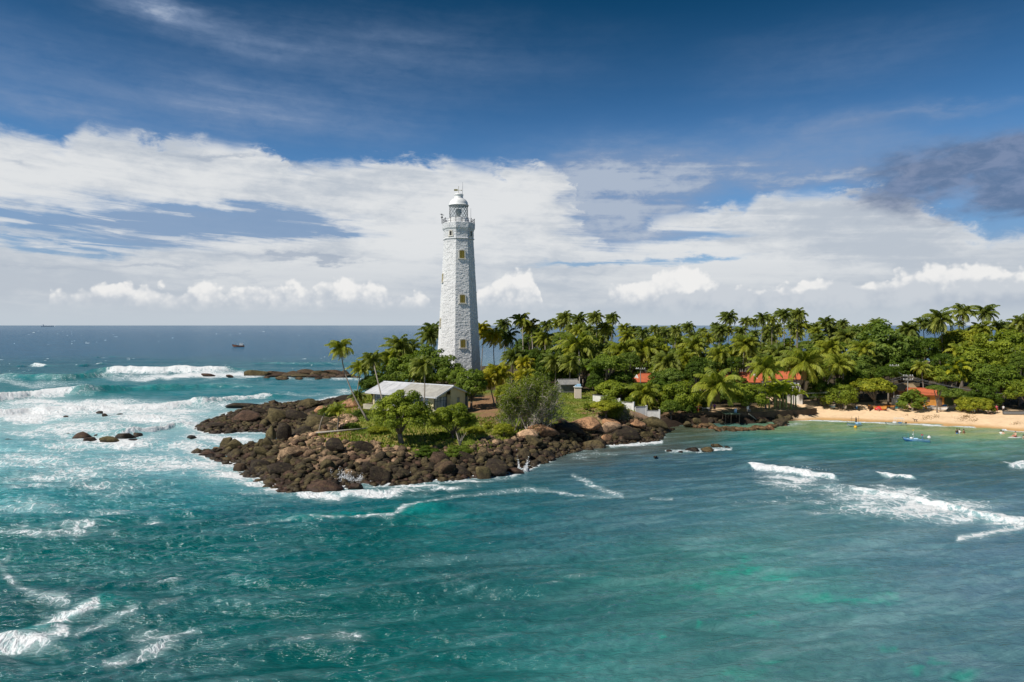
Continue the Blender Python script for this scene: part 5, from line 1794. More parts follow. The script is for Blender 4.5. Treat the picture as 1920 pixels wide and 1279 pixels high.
GMARKS = [(861, 600, "lighthouse"), (927, 632, "golden yellow palm"), (978, 600, "first high slim palm"), (1000, 735, "scrub tree"), (1046, 695, "pair of dark glossy trees"), (1084, 650, "heavy palm over the pillar"),
          (1118, 596, "tallest windblown palm"), (1150, 732, "flat bright tree by the wall"), (1170, 662, "broad pale-fronded palm"), (1208, 656, "palm over the small red roof"), (1210, 707, "small red roof"), (1211, 740, "short spreading palm"),
          (1266, 705, "light green rounded tree"), (1301, 648, "white-trunked palm"), (1325, 700, "bright green tree"), (1346, 722, "banded palm"), (1368, 595, "thin palm clear of the grove"), (1387, 705, "large red roof"), (1401, 645, "kinked palm"),
          (1435, 690, "bright drooping palm"), (1477, 705, "red roof by the curved palm"), (1510, 680, "wide curved palm"), (1573, 682, "steeply leaning palm"), (1640, 728, "flat-crowned tree over the boats"), (1650, 660, "huge feathery tree"),
          (1705, 618, "left-leaning tall palm"), (1764, 597, "large-crowned tall palm"), (1807, 585, "tallest palm"), (1848, 586, "second tallest palm"), (1676, 700, "taller utility pole"), (1750, 740, "orange beach house"), (1802, 650, "yellow-green tree"),
          (1880, 660, "broad high tree"), (1828, 690, "large tree above the bathers")]
ordn = "first second third fourth fifth sixth seventh eighth ninth tenth eleventh twelfth thirteenth fourteenth fifteenth sixteenth seventeenth eighteenth nineteenth twentieth".split()
mid_i = len(sky_px) // 2
for i, (a, b, w_) in enumerate(sky_px):
    Y = rk.uniform(185, 235)
    zz = CAM_H - (b - 610) / F * Y
    if w_ < 26: Y = rk.uniform(235, 290)
    lab = rel_label(a, b, GMARKS, ("slim far" if w_ < 26 else "broad" if w_ > 33 else "mid-sized") + " skyline palm", used_labels)
    b -= rk.choice([0, 2, 4, 6, 8]) if w_ >= 30 else 0
    P_at(a, b, Y, w_ * rk.uniform(.98, 1.15), lab, group="palms along the skyline of the grove", color=rk.choice([OK, DK, DK, BR]), nuts=False)

# --- the mass of the grove under the skyline
sec = [(1000, 1110, "above the scrub tree and lawn"), (1110, 1240, "above the white boundary wall"), (1240, 1360, "left of the large red roof"),
       (1360, 1480, "above the large red roof"), (1480, 1620, "above the near end of the beach"), (1620, 1930, "over the middle of the beach")]
grove = []
t_ = 0
while len(grove) < 98 and t_ < 9000:
    t_ += 1
    a = rk.uniform(990, 1925); b = 618 + 66 * rk.random() ** 1.25
    if a > 1610 and rk.random() < .8: continue
    ymax = min(310, 9.0 * F / (b - 610)); ymin = 158 if a > 1000 else 190
    if ymax < ymin + 4: continue
    Y = rk.uniform(max(ymin, ymax * .62), ymax)
    x, y, z = AT(a, b, Y)
    if float(coast_sd(np.array([x]), np.array([y]))[0]) < 6: continue
    w_ = rk.uniform(34, 54) * 190 / Y
    if any(abs(a - q[0]) < 17 and abs(b - q[1]) < 10 for q in grove): continue
    grove.append((a, b, Y, w_))
for a, b, Y, w_ in grove:
    where = [s_[2] for s_ in sec if s_[0] <= a < s_[1]] or ["over the beach"]
    cn, cc_ = rk.choice([("green", OK), ("green", OK), ("dark", DK), ("olive", BR), ("yellowish", (1.35, 1.25, .7))])
    P_at(a, b, Y, w_, rel_label(a, b, GMARKS, f"{cn} {'small' if w_ < 36 else 'broad' if w_ > 48 else 'mid-sized'} palm", used_labels), group="palms in the mass of the grove", color=cc_, nuts=False)
print("palms", n_palms)

# ------------------------------------------------------------------ broadleaf trees
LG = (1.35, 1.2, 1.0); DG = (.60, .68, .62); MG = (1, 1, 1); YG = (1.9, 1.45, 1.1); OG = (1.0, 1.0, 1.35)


def B_at(px, py, Y, rpx, label, group=None, base=None, **kw):
    if base: h_ = hit(*base); Y = h_[1]
    x, y, z = AT(px, py, Y)
    bx, by = (h_[0], h_[1]) if base else (x, y)
    bz = ground(bx, by)
    return broadleaf(x, y, bz, rpx / F * Y, max(z - bz, .4), label, group, **kw)


B_at(753, 777, 0, 60, "big round-leaved tree on a stout bare trunk in front of the house", base=(767, 834), k=6, color=LG, rzs=.95, rz=2.6)
B_at(849, 788, 0, 48, "second round-leaved tree in front of the house's gable end", base=(850, 822), k=7, color=LG, rzs=.85)
B_at(800, 692, 155, 44, "large dark glossy round tree between house and lighthouse", k=4, color=MG, rzs=1.0)
B_at(833, 700, 152, 36, "dark round tree touching the foot of the lighthouse", k=2, color=MG)
B_at(762, 698, 150, 38, "dark round tree right behind the middle of the house roof", k=0, color=MG)
B_at(722, 705, 150, 36, "dark round tree behind the pale end of the roof", k=5, color=MG)
B_at(700, 722, 146, 26, "dark low tree at the roof's left gable", k=1, color=DG)
B_at(884, 722, 0, 30, "round tree on a short trunk right of the house, before the lighthouse", base=(893, 766), k=2, color=MG, rzs=1.1)
B_at(862, 712, 146, 22, "leafy tree low against the lighthouse foot", k=0, color=MG)
B_at(1020, 690, 172, 24, "dark glossy tree left of the pair above the scrub", k=4, color=DG, rzs=1.1)
B_at(1048, 700, 170, 30, "dark glossy tree right of the pair above the scrub", k=2, color=DG, rzs=1.1)
B_at(1152, 732, 150, 36, "flat bright green tree over the white boundary wall", k=3, color=LG, rzs=.75)
B_at(1198, 736, 150, 26, "pale olive tree beside the short spreading palm", k=1, color=OG)
B_at(1240, 735, 150, 30, "dark tree right of the short spreading palm", k=0, color=DG)
B_at(1276, 748, 143, 36, "leafy tree overhanging the left corner of the cove", k=2, color=LG, rzs=1.0)
B_at(1258, 764, 138, 20, "low bush at the end of the white boundary wall", k=1, color=MG, name="bush")
B_at(1300, 752, 146, 26, "dark tree behind the left corner of the cove", k=4, color=MG)
B_at(1266, 705, 165, 34, "light green rounded tree above the cove's left corner", k=5, color=YG)
B_at(1242, 700, 172, 28, "green tree right of the small red roof", k=1, color=LG)
B_at(1325, 700, 168, 36, "bright green tree left of the large red roof", k=0, color=YG, rzs=.8)
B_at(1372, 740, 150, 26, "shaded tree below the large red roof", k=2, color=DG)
B_at(1404, 745, 0, 34, "bright green round tree standing on the cove terrace", base=(1402, 771), k=2, color=LG, rzs=.85)
B_at(1378, 722, 158, 24, "dark tree in front of the large red roof", k=4, color=DG)
B_at(1450, 735, 154, 26, "green tree left of the banana grove", k=1, color=MG)
B_at(1540, 735, 156, 26, "dark tree behind the leaning beach palm", k=0, color=DG)
B_at(1574, 745, 153, 30, "green tree at the back of the near end of the beach", k=5, color=LG)
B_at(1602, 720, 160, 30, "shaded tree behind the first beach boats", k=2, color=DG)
B_at(1640, 728, 0, 36, "bright flat-crowned tree over the beach boats", base=(1642, 764), k=3, color=YG, rzs=.75)
B_at(1650, 668, 178, 66, "huge feathery green tree rising behind the middle of the beach", k=4, color=OG, rzs=1.0)
B_at(1610, 690, 170, 36, "mid green tree left of the huge feathery tree", k=0, color=OG)
B_at(1690, 690, 172, 36, "dark tree behind the utility poles", k=2, color=DG)
B_at(1728, 662, 185, 36, "dark tree under the left-leaning tall palm", k=5, color=DG)
B_at(1802, 650, 192, 44, "bright yellow-green tree under the tallest palms", k=1, color=YG)
B_at(1768, 708, 156, 36, "layered green tree above the orange beach house", k=3, color=LG, rzs=.9)
B_at(1757, 729, 146, 17, "leafy branches hanging before the orange house's right gable", k=3, color=OG, rzs=.6)
B_at(1790, 742, 0, 28, "tree with pale trunk beside the orange house", base=(1792, 764), k=3, color=OG, rzs=.7)
B_at(1828, 690, 160, 44, "large tree in the wall of green behind the bathers", k=2, color=LG)
B_at(1880, 660, 170, 48, "broad high tree at the right of the wall of green", k=0, color=LG)
B_at(1915, 690, 158, 40, "tree at the right edge of the picture", k=4, color=LG)
B_at(1868, 718, 152, 44, "overhanging tree sheltering the people on the beach", k=5, color=MG)
B_at(1925, 735, 146, 34, "low overhanging branches at the right edge of the beach", k=1, color=LG)
B_at(1845, 745, 148, 26, "leafy tree filling the gap behind the bright shrub", k=2, color=DG)
B_at(1711, 752, 0, 26, "dense round sea-grape bush growing on the open beach", base=(1711, 771), k=4, color=(1.3, 1.25, 1.4), rzs=.85, name="bush")
B_at(1822, 760, 0, 24, "bright yellow-green shrub at the back of the beach", base=(1826, 773), k=1, color=YG, rzs=.9, name="bush")
B_at(1845, 762, 0, 18, "smaller bright shrub right of the yellow-green one", base=(1845, 775), k=0, color=YG, name="bush")
B_at(1136, 762, 0, 30, "low wind-clipped shrub on the lawn steps", base=(1136, 784), k=3, color=YG, rzs=.5, name="bush")
B_at(1101, 764, 0, 8, "small round shrub on the upper lawn", base=(1101, 768), k=2, color=LG, name="bush")
B_at(1140, 750, 0, 16, "leafy bush hiding the upper white boundary wall", base=(1140, 762), k=5, color=LG, rzs=.6, name="bush")
B_at(1184, 752, 0, 12, "small leafy shrub against the white wall", base=(1184, 762), k=1, color=LG, name="bush")
B_at(708, 806, 0, 20, "bright green bush on the grass left of the big tree", base=(706, 812), k=1, color=YG, rzs=.45, name="bush")
B_at(660, 800, 0, 16, "dark low bush on the slope under the leaning palm", base=(660, 806), k=0, color=DG, rzs=.5, name="bush")
B_at(674, 776, 0, 14, "dark low bush by the orange rocks left of the house", base=(674, 781), k=2, color=DG, rzs=.5, name="bush")
B_at(610, 780, 0, 18, "grey-green bush beside the small young palm", base=(610, 786), k=5, color=(.9, .9, 1.0), rzs=.7, name="bush")
B_at(800, 850, 0, 28, "dark bush spreading at the foot of the big tree", base=(800, 856), k=4, color=DG, rzs=.5, name="bush")
B_at(858, 848, 0, 26, "dark green bush above the boulders below the second tree", base=(858, 853), k=5, color=MG, rzs=.55, name="bush")
B_at(890, 808, 0, 18, "yellow-green bush right of the second round-leaved tree", base=(890, 814), k=1, color=YG, rzs=.6, name="bush")
B_at(825, 818, 0, 16, "leafy bush between the two round-leaved trees", base=(825, 825), k=0, color=MG, rzs=.6, name="bush")
B_at(945, 806, 0, 20, "ragged bush on the slope left below the scrub tree", base=(943, 818), k=1, color=YG, rzs=.8, name="bush")
B_at(915, 800, 0, 9, "small tuft bush on the bare slope", base=(915, 804), k=2, color=YG, name="bush")
B_at(948, 738, 0, 20, "bright lime-green small tree left of the scrub tree", base=(946, 770), k=2, color=YG, rzs=1.0)

# trees filling the lower storey of the grove
fills = 0
t_ = 0
used = []
while fills < 96 and t_ < 9000:
    t_ += 1
    a = rk.uniform(975, 1935); b = rk.uniform(636, 742)
    ymax = min(300, 13.0 * F / (b - 610)); ymin = max(150 if a > 1100 else 165, ymax * .62)
    if ymax < ymin + 3: continue
    Y = rk.uniform(ymin, ymax)
    x, y, z = AT(a, b, Y)
    if float(coast_sd(np.array([x]), np.array([y]))[0]) < (17 if a > 1500 else 7): continue
    r_px = rk.uniform(17, 30) * 170 / Y
    if any(math.hypot(a - q[0], (b - q[1]) * 1.4) < 19 for q in used): continue
    if 1350 < a < 1480 and 690 < b < 735 and Y < 168: continue
    if 1180 < a < 1235 and 690 < b < 735 and Y < 176: continue
    if 1670 < a < 1780 and b > 690 and Y < 175: continue
    if 1040 < a < 1110 and b > 700: continue
    used.append((a, b))
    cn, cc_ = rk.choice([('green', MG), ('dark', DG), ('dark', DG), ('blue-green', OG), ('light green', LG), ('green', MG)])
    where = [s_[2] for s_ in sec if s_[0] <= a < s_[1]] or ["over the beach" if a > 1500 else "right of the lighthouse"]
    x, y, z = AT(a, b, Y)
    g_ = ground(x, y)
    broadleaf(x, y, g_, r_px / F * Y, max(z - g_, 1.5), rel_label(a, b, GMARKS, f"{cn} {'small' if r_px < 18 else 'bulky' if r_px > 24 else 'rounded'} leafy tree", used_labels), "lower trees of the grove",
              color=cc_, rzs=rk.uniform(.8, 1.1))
    fills += 1
print("fill trees", fills)


# ------------------------------------------------------------------ the wind-clipped scrub tree
def scrub_tree(px, py, base, rpx, hpx, label, seed=9, bare_right=0.5, name="scrub_tree"):
    hx, hy, hz = hit(*base)
    R_ = rpx / F * hy
    Ht = hpx / F * hy
    rng = np.random.RandomState(seed)
    t = empty(name, (hx, hy, hz)); tag(t, label, "tree" if "tree" in name else "bush")
    ox = (px - base[0]) / F * hy
    # twigs
    segs0, segs1, rad = [], [], []
    ends = []
    for i in range(60):
        b0 = np.array([rng.uniform(-.45, .45) * R_, rng.uniform(-.3, .3) * R_, 0])
        d = unit(rng.normal(size=3) * [1, 1, .6] + [0, 0, .55])
        tgt = np.array([ox, 0, Ht * .35]) + d * [R_ * .92, R_ * .8, Ht * .6] * rng.uniform(.75, 1)
        P = [b0]
        for s in range(1, 5):
            u = s / 4
            P.append(b0 * (1 - u) + tgt * u + np.array([0, 0, math.sin(u * math.pi) * .3]) + rng.normal(size=3) * .18)
        for s in range(4):
            segs0.append(P[s]); segs1.append(P[s + 1]); rad.append(.09 * (1 - s / 4.6))
        for _ in range(22):
            s = rng.randint(1, 4); u = rng.rand()
            q = P[s] * (1 - u) + P[s + 1] * u
            dd = unit(rng.normal(size=3) + (tgt - b0) / np.linalg.norm(tgt - b0) * .8 + [0, 0, .1])
            e = q + dd * rng.uniform(.5, 1.3)
            segs0.append(q); segs1.append(e); rad.append(.034); ends.append(e)
            for _ in range(2):
                e2 = q + (e - q) * rng.uniform(.4, .9); e3 = e2 + unit(rng.normal(size=3) + dd) * rng.uniform(.3, .7)
                segs0.append(e2); segs1.append(e3); rad.append(.02); ends.append(e3)
    A = np.array(segs0); B = np.array(segs1); r_ = np.array(rad)[:, None]
    d = unit(B - A); u1 = unit(np.cross(d, [0.3, .2, 1.0])); u2 = np.cross(d, u1)
    ring = [u1, -u1 * .5 + u2 * .87, -u1 * .5 - u2 * .87]
    V = np.stack([A + q * r_ for q in ring] + [B + q * r_ * .6 for q in ring], 1).reshape(-1, 3)
    k = np.arange(len(A))[:, None] * 6
    Q = np.concatenate([k + [0, 1, 4, 3], k + [1, 2, 5, 4], k + [2, 0, 3, 5]])
    link("branches", np_mesh("branches", V, Q, M_TWIG), t)
    # leaves: thick towards the top and windward left, thin at the lower right
    E = np.array(ends)
    hrel = E[:, 2] / Ht; xrel = (E[:, 0] - ox) / R_
    w_ = np.clip(.22 + 1.5 * (hrel - .38) - bare_right * np.maximum(xrel, -.2) + .5 * np.maximum(-xrel - .3, 0), .10, 1)
    Cs, vs = [], []
    for e, q in zip(E, w_):
        n_ = rng.poisson(17 * q)
        Cs.append(e + rng.normal(size=(n_, 3)) * .24); vs.append(np.full(n_, np.clip(q * .8 + rng.uniform(-.2, .25), 0, 1)))
    C = np.concatenate(Cs); v = np.concatenate(vs)
    V, Q = leaf_cards(C, unit(rng.normal(size=C.shape) + [0, 0, .8]), rng.uniform(.07, .14, len(C)), rng)
    o = link("crown" if "tree" in name else "foliage", np_mesh("crown", V, Q, M_SCRUB, False, {'v': ('FLOAT', np.repeat(v, 4)), 'dead': ('FLOAT', np.zeros(len(V)))}), t)
    o.color = (1.25, 1.15, .9, 1)


scrub_tree(999, 760, (996, 806), 73, 108, "big wind-clipped scrub tree of tangled grey twigs with a yellow-green top")
scrub_tree(1156, 780, (1156, 787), 24, 22, "leafless grey twiggy bush on the edge of the lawn", 10, 2.0, name="bush")


# ------------------------------------------------------------------ banana plants
def banana_mesh(seed):
    rng = np.random.RandomState(seed)
    Vs, Qs, off = [], [], 0
    for i in range(9):
        phi = i * 2.4 + rng.uniform(-.3, .3); th = math.radians(rng.uniform(35, 80)); ln = rng.uniform(1.6, 2.5)
        p = np.array([0, 0, 1.9]); P = [p]; D = []
        for s in range(8):
            d = np.array([math.cos(th) * math.cos(phi), math.cos(th) * math.sin(phi), math.sin(th)])
            D.append(d); p = p + d * ln / 8; P.append(p); th -= math.radians(15) * (.4 + s / 7)
        D.append(D[-1]); P = np.array(P); D = np.array(D)
        side = unit(np.cross(D, [0, 0, 1.0])); w_ = (np.sin(np.pi * np.linspace(.06, .97, 9)) ** .6 * .33)[:, None]
        upv = np.cross(side, D)
        V = np.concatenate([P - side * w_ + upv * w_ * .35, P, P + side * w_ + upv * w_ * .35])
        q = np.array([[a, a + 1, 9 + a + 1, 9 + a] for a in range(8)] + [[9 + a, 9 + a + 1, 18 + a + 1, 18 + a] for a in range(8)])
        Vs.append(V); Qs.append(q + off); off += 27
    V = np.concatenate(Vs)
    return np_mesh("leaves", V, np.concatenate(Qs), M_LEAF, True, {'v': ('FLOAT', rng.uniform(.45, .9, len(V))), 'dead': ('FLOAT', np.zeros(len(V)))})


BAN = [banana_mesh(40 + i) for i in range(3)]
bst = MB().tube([(0, 0, -.1), (.05, 0, 1), (0, 0, 2)], [.14, .11, .07], 8).mesh("stem", paint("banana_stem", (.30, .33, .12), .8, .2, .3), True)
for i, (a, b, s) in enumerate([(1442, 770, 1.5), (1452, 768, 1.7), (1462, 771, 1.6), (1474, 768, 1.8), (1484, 769, 1.6), (1492, 766, 1.4), (1468, 765, 2.0), (1456, 763, 1.9)]):
    x, y, z = hit(a, b)
    t = empty("banana_plant", (x, y, z), rk.uniform(0, 6)); tag(t, rel_label(a, b, [(1488, 745, "thin utility pole"), (1435, 765, "bright drooping palm's foot"), (1510, 755, "white garden wall")], f"{'small' if s < 1.55 else 'tall' if s > 1.75 else 'mid-sized'} banana plant", used_labels), "banana plant", "banana plants behind the sea wall")
    o = link("leaves", BAN[i % 3], t, scale=(s, s, s)); o.color = (1.6, 1.4, 1.2, 1); link("stem", bst, t, scale=(s, s, s))
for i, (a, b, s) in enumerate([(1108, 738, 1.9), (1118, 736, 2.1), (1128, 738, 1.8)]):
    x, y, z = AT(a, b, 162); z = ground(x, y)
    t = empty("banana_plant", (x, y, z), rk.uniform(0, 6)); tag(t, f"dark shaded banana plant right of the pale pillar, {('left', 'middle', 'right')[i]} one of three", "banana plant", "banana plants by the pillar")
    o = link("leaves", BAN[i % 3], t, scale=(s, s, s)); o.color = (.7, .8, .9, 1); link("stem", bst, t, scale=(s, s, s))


# ------------------------------------------------------------------ grass on the point and the lawn
def grass():
    rng = np.random.RandomState(8)
    n_ = 60000
    x = rng.uniform(-46, 34, n_); y = rng.uniform(92, 165, n_)
    d = coast_sd(x, y); h = land_h(x, y)
    n2 = fbm(x / 5, y / 5, 4, 33)
    px, py = to_px(x, y, h)
    bare = np.maximum(blob(px, py, 905, 765, 44, 18), blob(px, py, 930, 748, 60, 10))
    ok = (d + (n2 - .5) * 7 + 3.5 * sst(x, -22, -14) > 10) & (bare < .35) & (y < 160) & (x > -42)
    x, y, h = x[ok], y[ok], h[ok]
    k = len(x)
    C = np.stack([x, y, h], 1); hh = rng.uniform(.12, .42, k) * (0.5 + fbm(x / 3, y / 3, 2, 4)) * np.where(x > 4, .5, 1.0)
    a = rng.uniform(0, 6.28, k); t = np.stack([np.cos(a), np.sin(a), 0 * a], 1) * (rng.uniform(.06, .16, k))[:, None]
    top = C + np.stack([rng.normal(0, .1, k) - .05, rng.normal(0, .1, k), hh], 1)
    V = np.stack([C - t, C + t, top + t * .4, top - t * .4], 1).reshape(-1, 3)
    v = np.repeat(np.clip(fbm(x / 4, y / 4, 3, 9) * 1.3 - .2 + rng.uniform(-.2, .2, k), 0, 1), 4)
    m_ = leaf_mat("grass_blades", (0.14, 0.21, 0.025), (0.42, 0.44, 0.07), .3)
    tag(link("grass", np_mesh("grass", V, np.arange(4 * k).reshape(-1, 4), m_, False, {'v': ('FLOAT', v), 'dead': ('FLOAT', v * 0)})), "rough grass and weeds on the headland", "grass", kind="stuff")


grass()
B_at(1290, 768, 0, 15, "dark bush hanging over the left end of the cove terrace", base=(1290, 776), k=0, color=DG, rzs=.8, name="bush")

# ------------------------------------------------------------------ walls, yards and houses
M_WALLW = paint("white_wall", (0.72, 0.71, 0.68), 0.85, 0.2, 0.3, 0.9)
M_STONEW = paint("sea_wall_concrete", (0.115, 0.082, 0.055), 0.9, 0.15, 0.4, 0.7, bumpy=.4)
M_SLAB = paint("terrace_slab", (0.50, 0.36, 0.22), 0.9, 0.15, 0.3, 0.8)
M_ORANGE = paint("orange_wall", (0.62, 0.30, 0.075), 0.85, 0.2, 0.25, 0.8)
M_GREYW = paint("grey_wall", (0.20, 0.20, 0.19), 0.9, 0.2, 0.3, 0.8)
M_WOOD = paint("weathered_wood", (0.16, 0.115, 0.08), 0.9, 0.2, 0.3, 4)
M_PALEWOOD = paint("bleached_wood", (0.46, 0.42, 0.36), 0.9, 0.2, 0.3, 4)
M_POLE = paint("concrete_pole", (0.34, 0.32, 0.29), 0.9, 0.2, 0.2, 2)
M_CABLE = paint("cable", (0.20, 0.21, 0.21), 0.6, 0.3, 0.1)
M_BLUE = paint("blue_paint", (0.03, 0.16, 0.42), 0.4, 0.5, 0.15, 2)
M_LBLUE = paint("pale_blue_paint", (0.36, 0.58, 0.78), 0.45, 0.5, 0.15, 2)
M_TEAL = paint("teal_paint", (0.05, 0.30, 0.33), 0.5, 0.4, 0.15, 2)
M_RED = paint("red_paint", (0.55, 0.035, 0.03), 0.5, 0.4, 0.15, 2)
M_YELL = paint("yellow_paint", (0.72, 0.42, 0.03), 0.55, 0.4, 0.15, 2)
M_BLACK = paint("black_plastic", (0.02, 0.02, 0.022), 0.45, 0.5, 0.05, 2)
M_SKIN = paint("skin", (0.30, 0.155, 0.09), 0.6, 0.35, 0.04, 3)
M_SKINL = paint("light_skin", (0.58, 0.36, 0.25), 0.6, 0.35, 0.04, 3)
M_HAIR = paint("dark_hair", (0.018, 0.013, 0.01), 0.6, 0.4, 0.05, 8)
M_THATCH = paint("dry_thatch", (0.33, 0.25, 0.15), 0.95, 0.1, 0.35, 6, bumpy=.6)


def tile_roof_mat():
    m_, n = new_mat("red_roof_tiles")
    p = n.n('ShaderNodeTexCoord').outputs['Object']
    x, y, z = n.sep(p)
    rows = n.m('FRACT', n.mul(z, 1 / .16)); cols_ = n.m('SINE', n.mul(n.add(x, y), 2 * math.pi / .24))
    f = n.noise(p, 1.2, 7, .65); f2 = n.noise(p, 6, 5, .7)
    c_ = n.mix(n.step(n.add(n.mul(f, .5), n.mul(f2, .5)), .36, .64), (0.62, 0.16, 0.065), (0.42, 0.115, 0.06))
    c_ = n.mix(n.mul(n.step(rows, .82, 1.0), .4), c_, (0.2, .06, .035))
    finish(n, principled(n, c_, .85, .2, bump(n, n.add(n.mul(cols_, .4), rows), .05, .7)))
    return m_


M_TILE = tile_roof_mat()


def strip_wall(name, pts, zt, zb, th, mat, label, cat="wall", cap=None):
    """a wall that follows pts [(x, y)], with tops zt and feet zb (lists)"""
    m = MB()
    n_ = len(pts)
    L, R = [], []
    for i, p in enumerate(pts):
        a = Vector(pts[max(i - 1, 0)]); b = Vector(pts[min(i + 1, n_ - 1)])
        d = (b - a).normalized(); nn = Vector((-d.y, d.x)) * th / 2
        L.append(Vector(p) + nn); R.append(Vector(p) - nn)
    vs = []
    for i in range(n_):
        vs += [(R[i].x, R[i].y, zb[i]), (R[i].x, R[i].y, zt[i]), (L[i].x, L[i].y, zt[i]), (L[i].x, L[i].y, zb[i])]
    fs = [(3, 2, 1, 0), tuple((n_ - 1) * 4 + k for k in range(4))]
    for i in range(n_ - 1):
        for k in range(4):
            j = (k + 1) % 4
            fs.append((i * 4 + k, i * 4 + j, i * 4 + 4 + j, i * 4 + 4 + k))
    m.add(vs, fs)
    o = m.obj(name, mat)
    tag(o, label, cat)
    return o


def gable_house(name, c, size, rz, h_wall, h_roof, wall_mat, roof_mat, label, over=.5, windows=True, hip=0.0, cat="house"):
    t = empty(name, c, rz); tag(t, label, cat)
    L, D = size
    m = MB(); m.box((0, 0, h_wall / 2 - .3), (L, D, h_wall + .6))
    m.add([(-L / 2, -D / 2, h_wall), (-L / 2, D / 2, h_wall), (-L / 2, 0, h_wall + h_roof * .86), (-L / 2 + .18, -D / 2, h_wall), (-L / 2 + .18, D / 2, h_wall), (-L / 2 + .18, 0, h_wall + h_roof * .86)],
          [(0, 2, 1), (3, 4, 5), (0, 3, 5, 2), (1, 2, 5, 4)])
    m.add([(L / 2 - .18, -D / 2, h_wall), (L / 2 - .18, D / 2, h_wall), (L / 2 - .18, 0, h_wall + h_roof * .86), (L / 2, -D / 2, h_wall), (L / 2, D / 2, h_wall), (L / 2, 0, h_wall + h_roof * .86)],
          [(0, 2, 1), (3, 4, 5), (0, 3, 5, 2), (1, 2, 5, 4)])
    m.obj("wall", wall_mat, t)
    r = MB()
    a, b, z0, z1, tk = L / 2 + over, D / 2 + over, h_wall - h_roof * over / (D / 2), h_wall + h_roof, .14
    ri = a - hip
    v = [(-a, -b, z0), (a, -b, z0), (a, b, z0), (-a, b, z0), (-ri, 0, z1), (ri, 0, z1)]
    v2 = [(x, y, z - tk) for x, y, z in v]
    fs = [(0, 1, 5, 4), (2, 3, 4, 5)]
    if hip > 0: fs += [(1, 2, 5), (3, 0, 4)]
    r.add(v + v2, fs + [tuple(6 + q for q in reversed(f)) for f in fs] + [(0, 6, 7, 1), (2, 8, 9, 3)] + ([(1, 7, 8, 2), (3, 9, 6, 0)] if hip > 0 else [(1, 7, 11, 5), (5, 11, 8, 2), (3, 9, 10, 4), (4, 10, 6, 0)]))
    r.tube([(-ri, 0, z1 + .03), (ri, 0, z1 + .03)], .12, 6)
    r.obj("roof", roof_mat, t)
    if windows:
        for x in np.linspace(-L / 2 + 1.3, L / 2 - 1.3, max(2, int(L / 2.8))):
            w_ = MB(); w_.box((x, -D / 2, h_wall * .55), (1.1, .12, 1.15)); wo = w_.obj("window", M_WOOD, t)
            p_ = MB(); p_.box((x, -D / 2 - .065, h_wall * .55), (.9, .02, .95)); p_.obj("pane", M_PANE, wo)
    return t


# white boundary wall, stepping down the lawn to the cove
bw = [hit(*p) for p in ((1112, 752), (1138, 758), (1162, 765), (1188, 771), (1191, 772), (1212, 779), (1236, 787))]
tops = [1.3, 1.25, 1.2, 1.25, .95, .95, 1.0]
wt = empty("boundary_wall", (bw[0][0], bw[0][1], bw[0][2])); tag(wt, "white boundary wall stepping down the lawn to the rocks of the cove", "wall")
for i in range(len(bw) - 1):
    if i == 3: continue
    a, b = bw[i], bw[i + 1]
    m = MB()
    d = Vector((b[0] - a[0], b[1] - a[1])); ang = math.atan2(d.y, d.x)
    zt = max(a[2], b[2]) + (1.25 if i < 3 else .95); zb = min(a[2], b[2]) - .6
    m.box(((a[0] + b[0]) / 2, (a[1] + b[1]) / 2, (zt + zb) / 2), (d.length - .02, .22, zt - zb), Matrix.Rotation(ang, 3, 'Z'))
    m.obj("panel", M_WALLW, wt, loc=tuple(-v for v in bw[0]))
    c_ = MB(); c_.box(((a[0] + b[0]) / 2, (a[1] + b[1]) / 2, zt + .05), (d.length + .05, .34, .1), Matrix.Rotation(ang, 3, 'Z')); c_.obj("coping", M_GREYW, wt, loc=tuple(-v for v in bw[0]))
    p_ = MB(); p_.box((b[0], b[1], (zt + zb) / 2 + .12), (.34, .34, zt - zb + .22), Matrix.Rotation(ang, 3, 'Z')); p_.obj("pier", M_WALLW, wt, loc=tuple(-v for v in bw[0]))

# pale pillar with a tank on top, and the shed behind it
x, y, z = hit(1083.5, 747)
t = empty("pillar", (x, y, z)); tag(t, "pale square masonry pillar with flat cap standing on the lawn", "pillar")
MB().box((0, 0, 1.15), (1.45, 1.3, 2.5), bev=.03).obj("shaft", paint("pink_plaster", (.72, .60, .50), .85, .2, .15), t)
MB().box((0, 0, 2.46), (1.8, 1.6, .14), bev=.03).obj("cap", M_WALLW, t)
m = MB(); m.box((.2, 0, 2.82), (.9, .7, .55), bev=.05); m.box((-.5, 0, 2.7), (.3, .4, .3), bev=.03); tag(m.obj("water_tank", M_LBLUE, loc=(x, y, z)), "small pale blue box tank resting on the pillar cap", "tank")
x, y, z = AT(1064, 730, 158); z = ground(x, y)
gable_house("shed", (x, y, z), (4.2, 3.2), .25, 2.1, .8, M_GREYW, sheet_roof("shed_roof", (.22, .22, .22), (.32, .31, .29)), "low grey shed with a sheet roof in the shade behind the pillar", .35, False, cat="shed")

# red-roofed houses among the trees
def house_at(px, py_eave, Y, L, D, rz, hw, hr, wm, rm, label, **kw):
    x, y, ze = AT(px, py_eave, Y)
    return gable_house(kw.pop('name', "village_house"), (x, y, ze - hw), (L, D), rz, hw, hr, wm, rm, label, **kw)


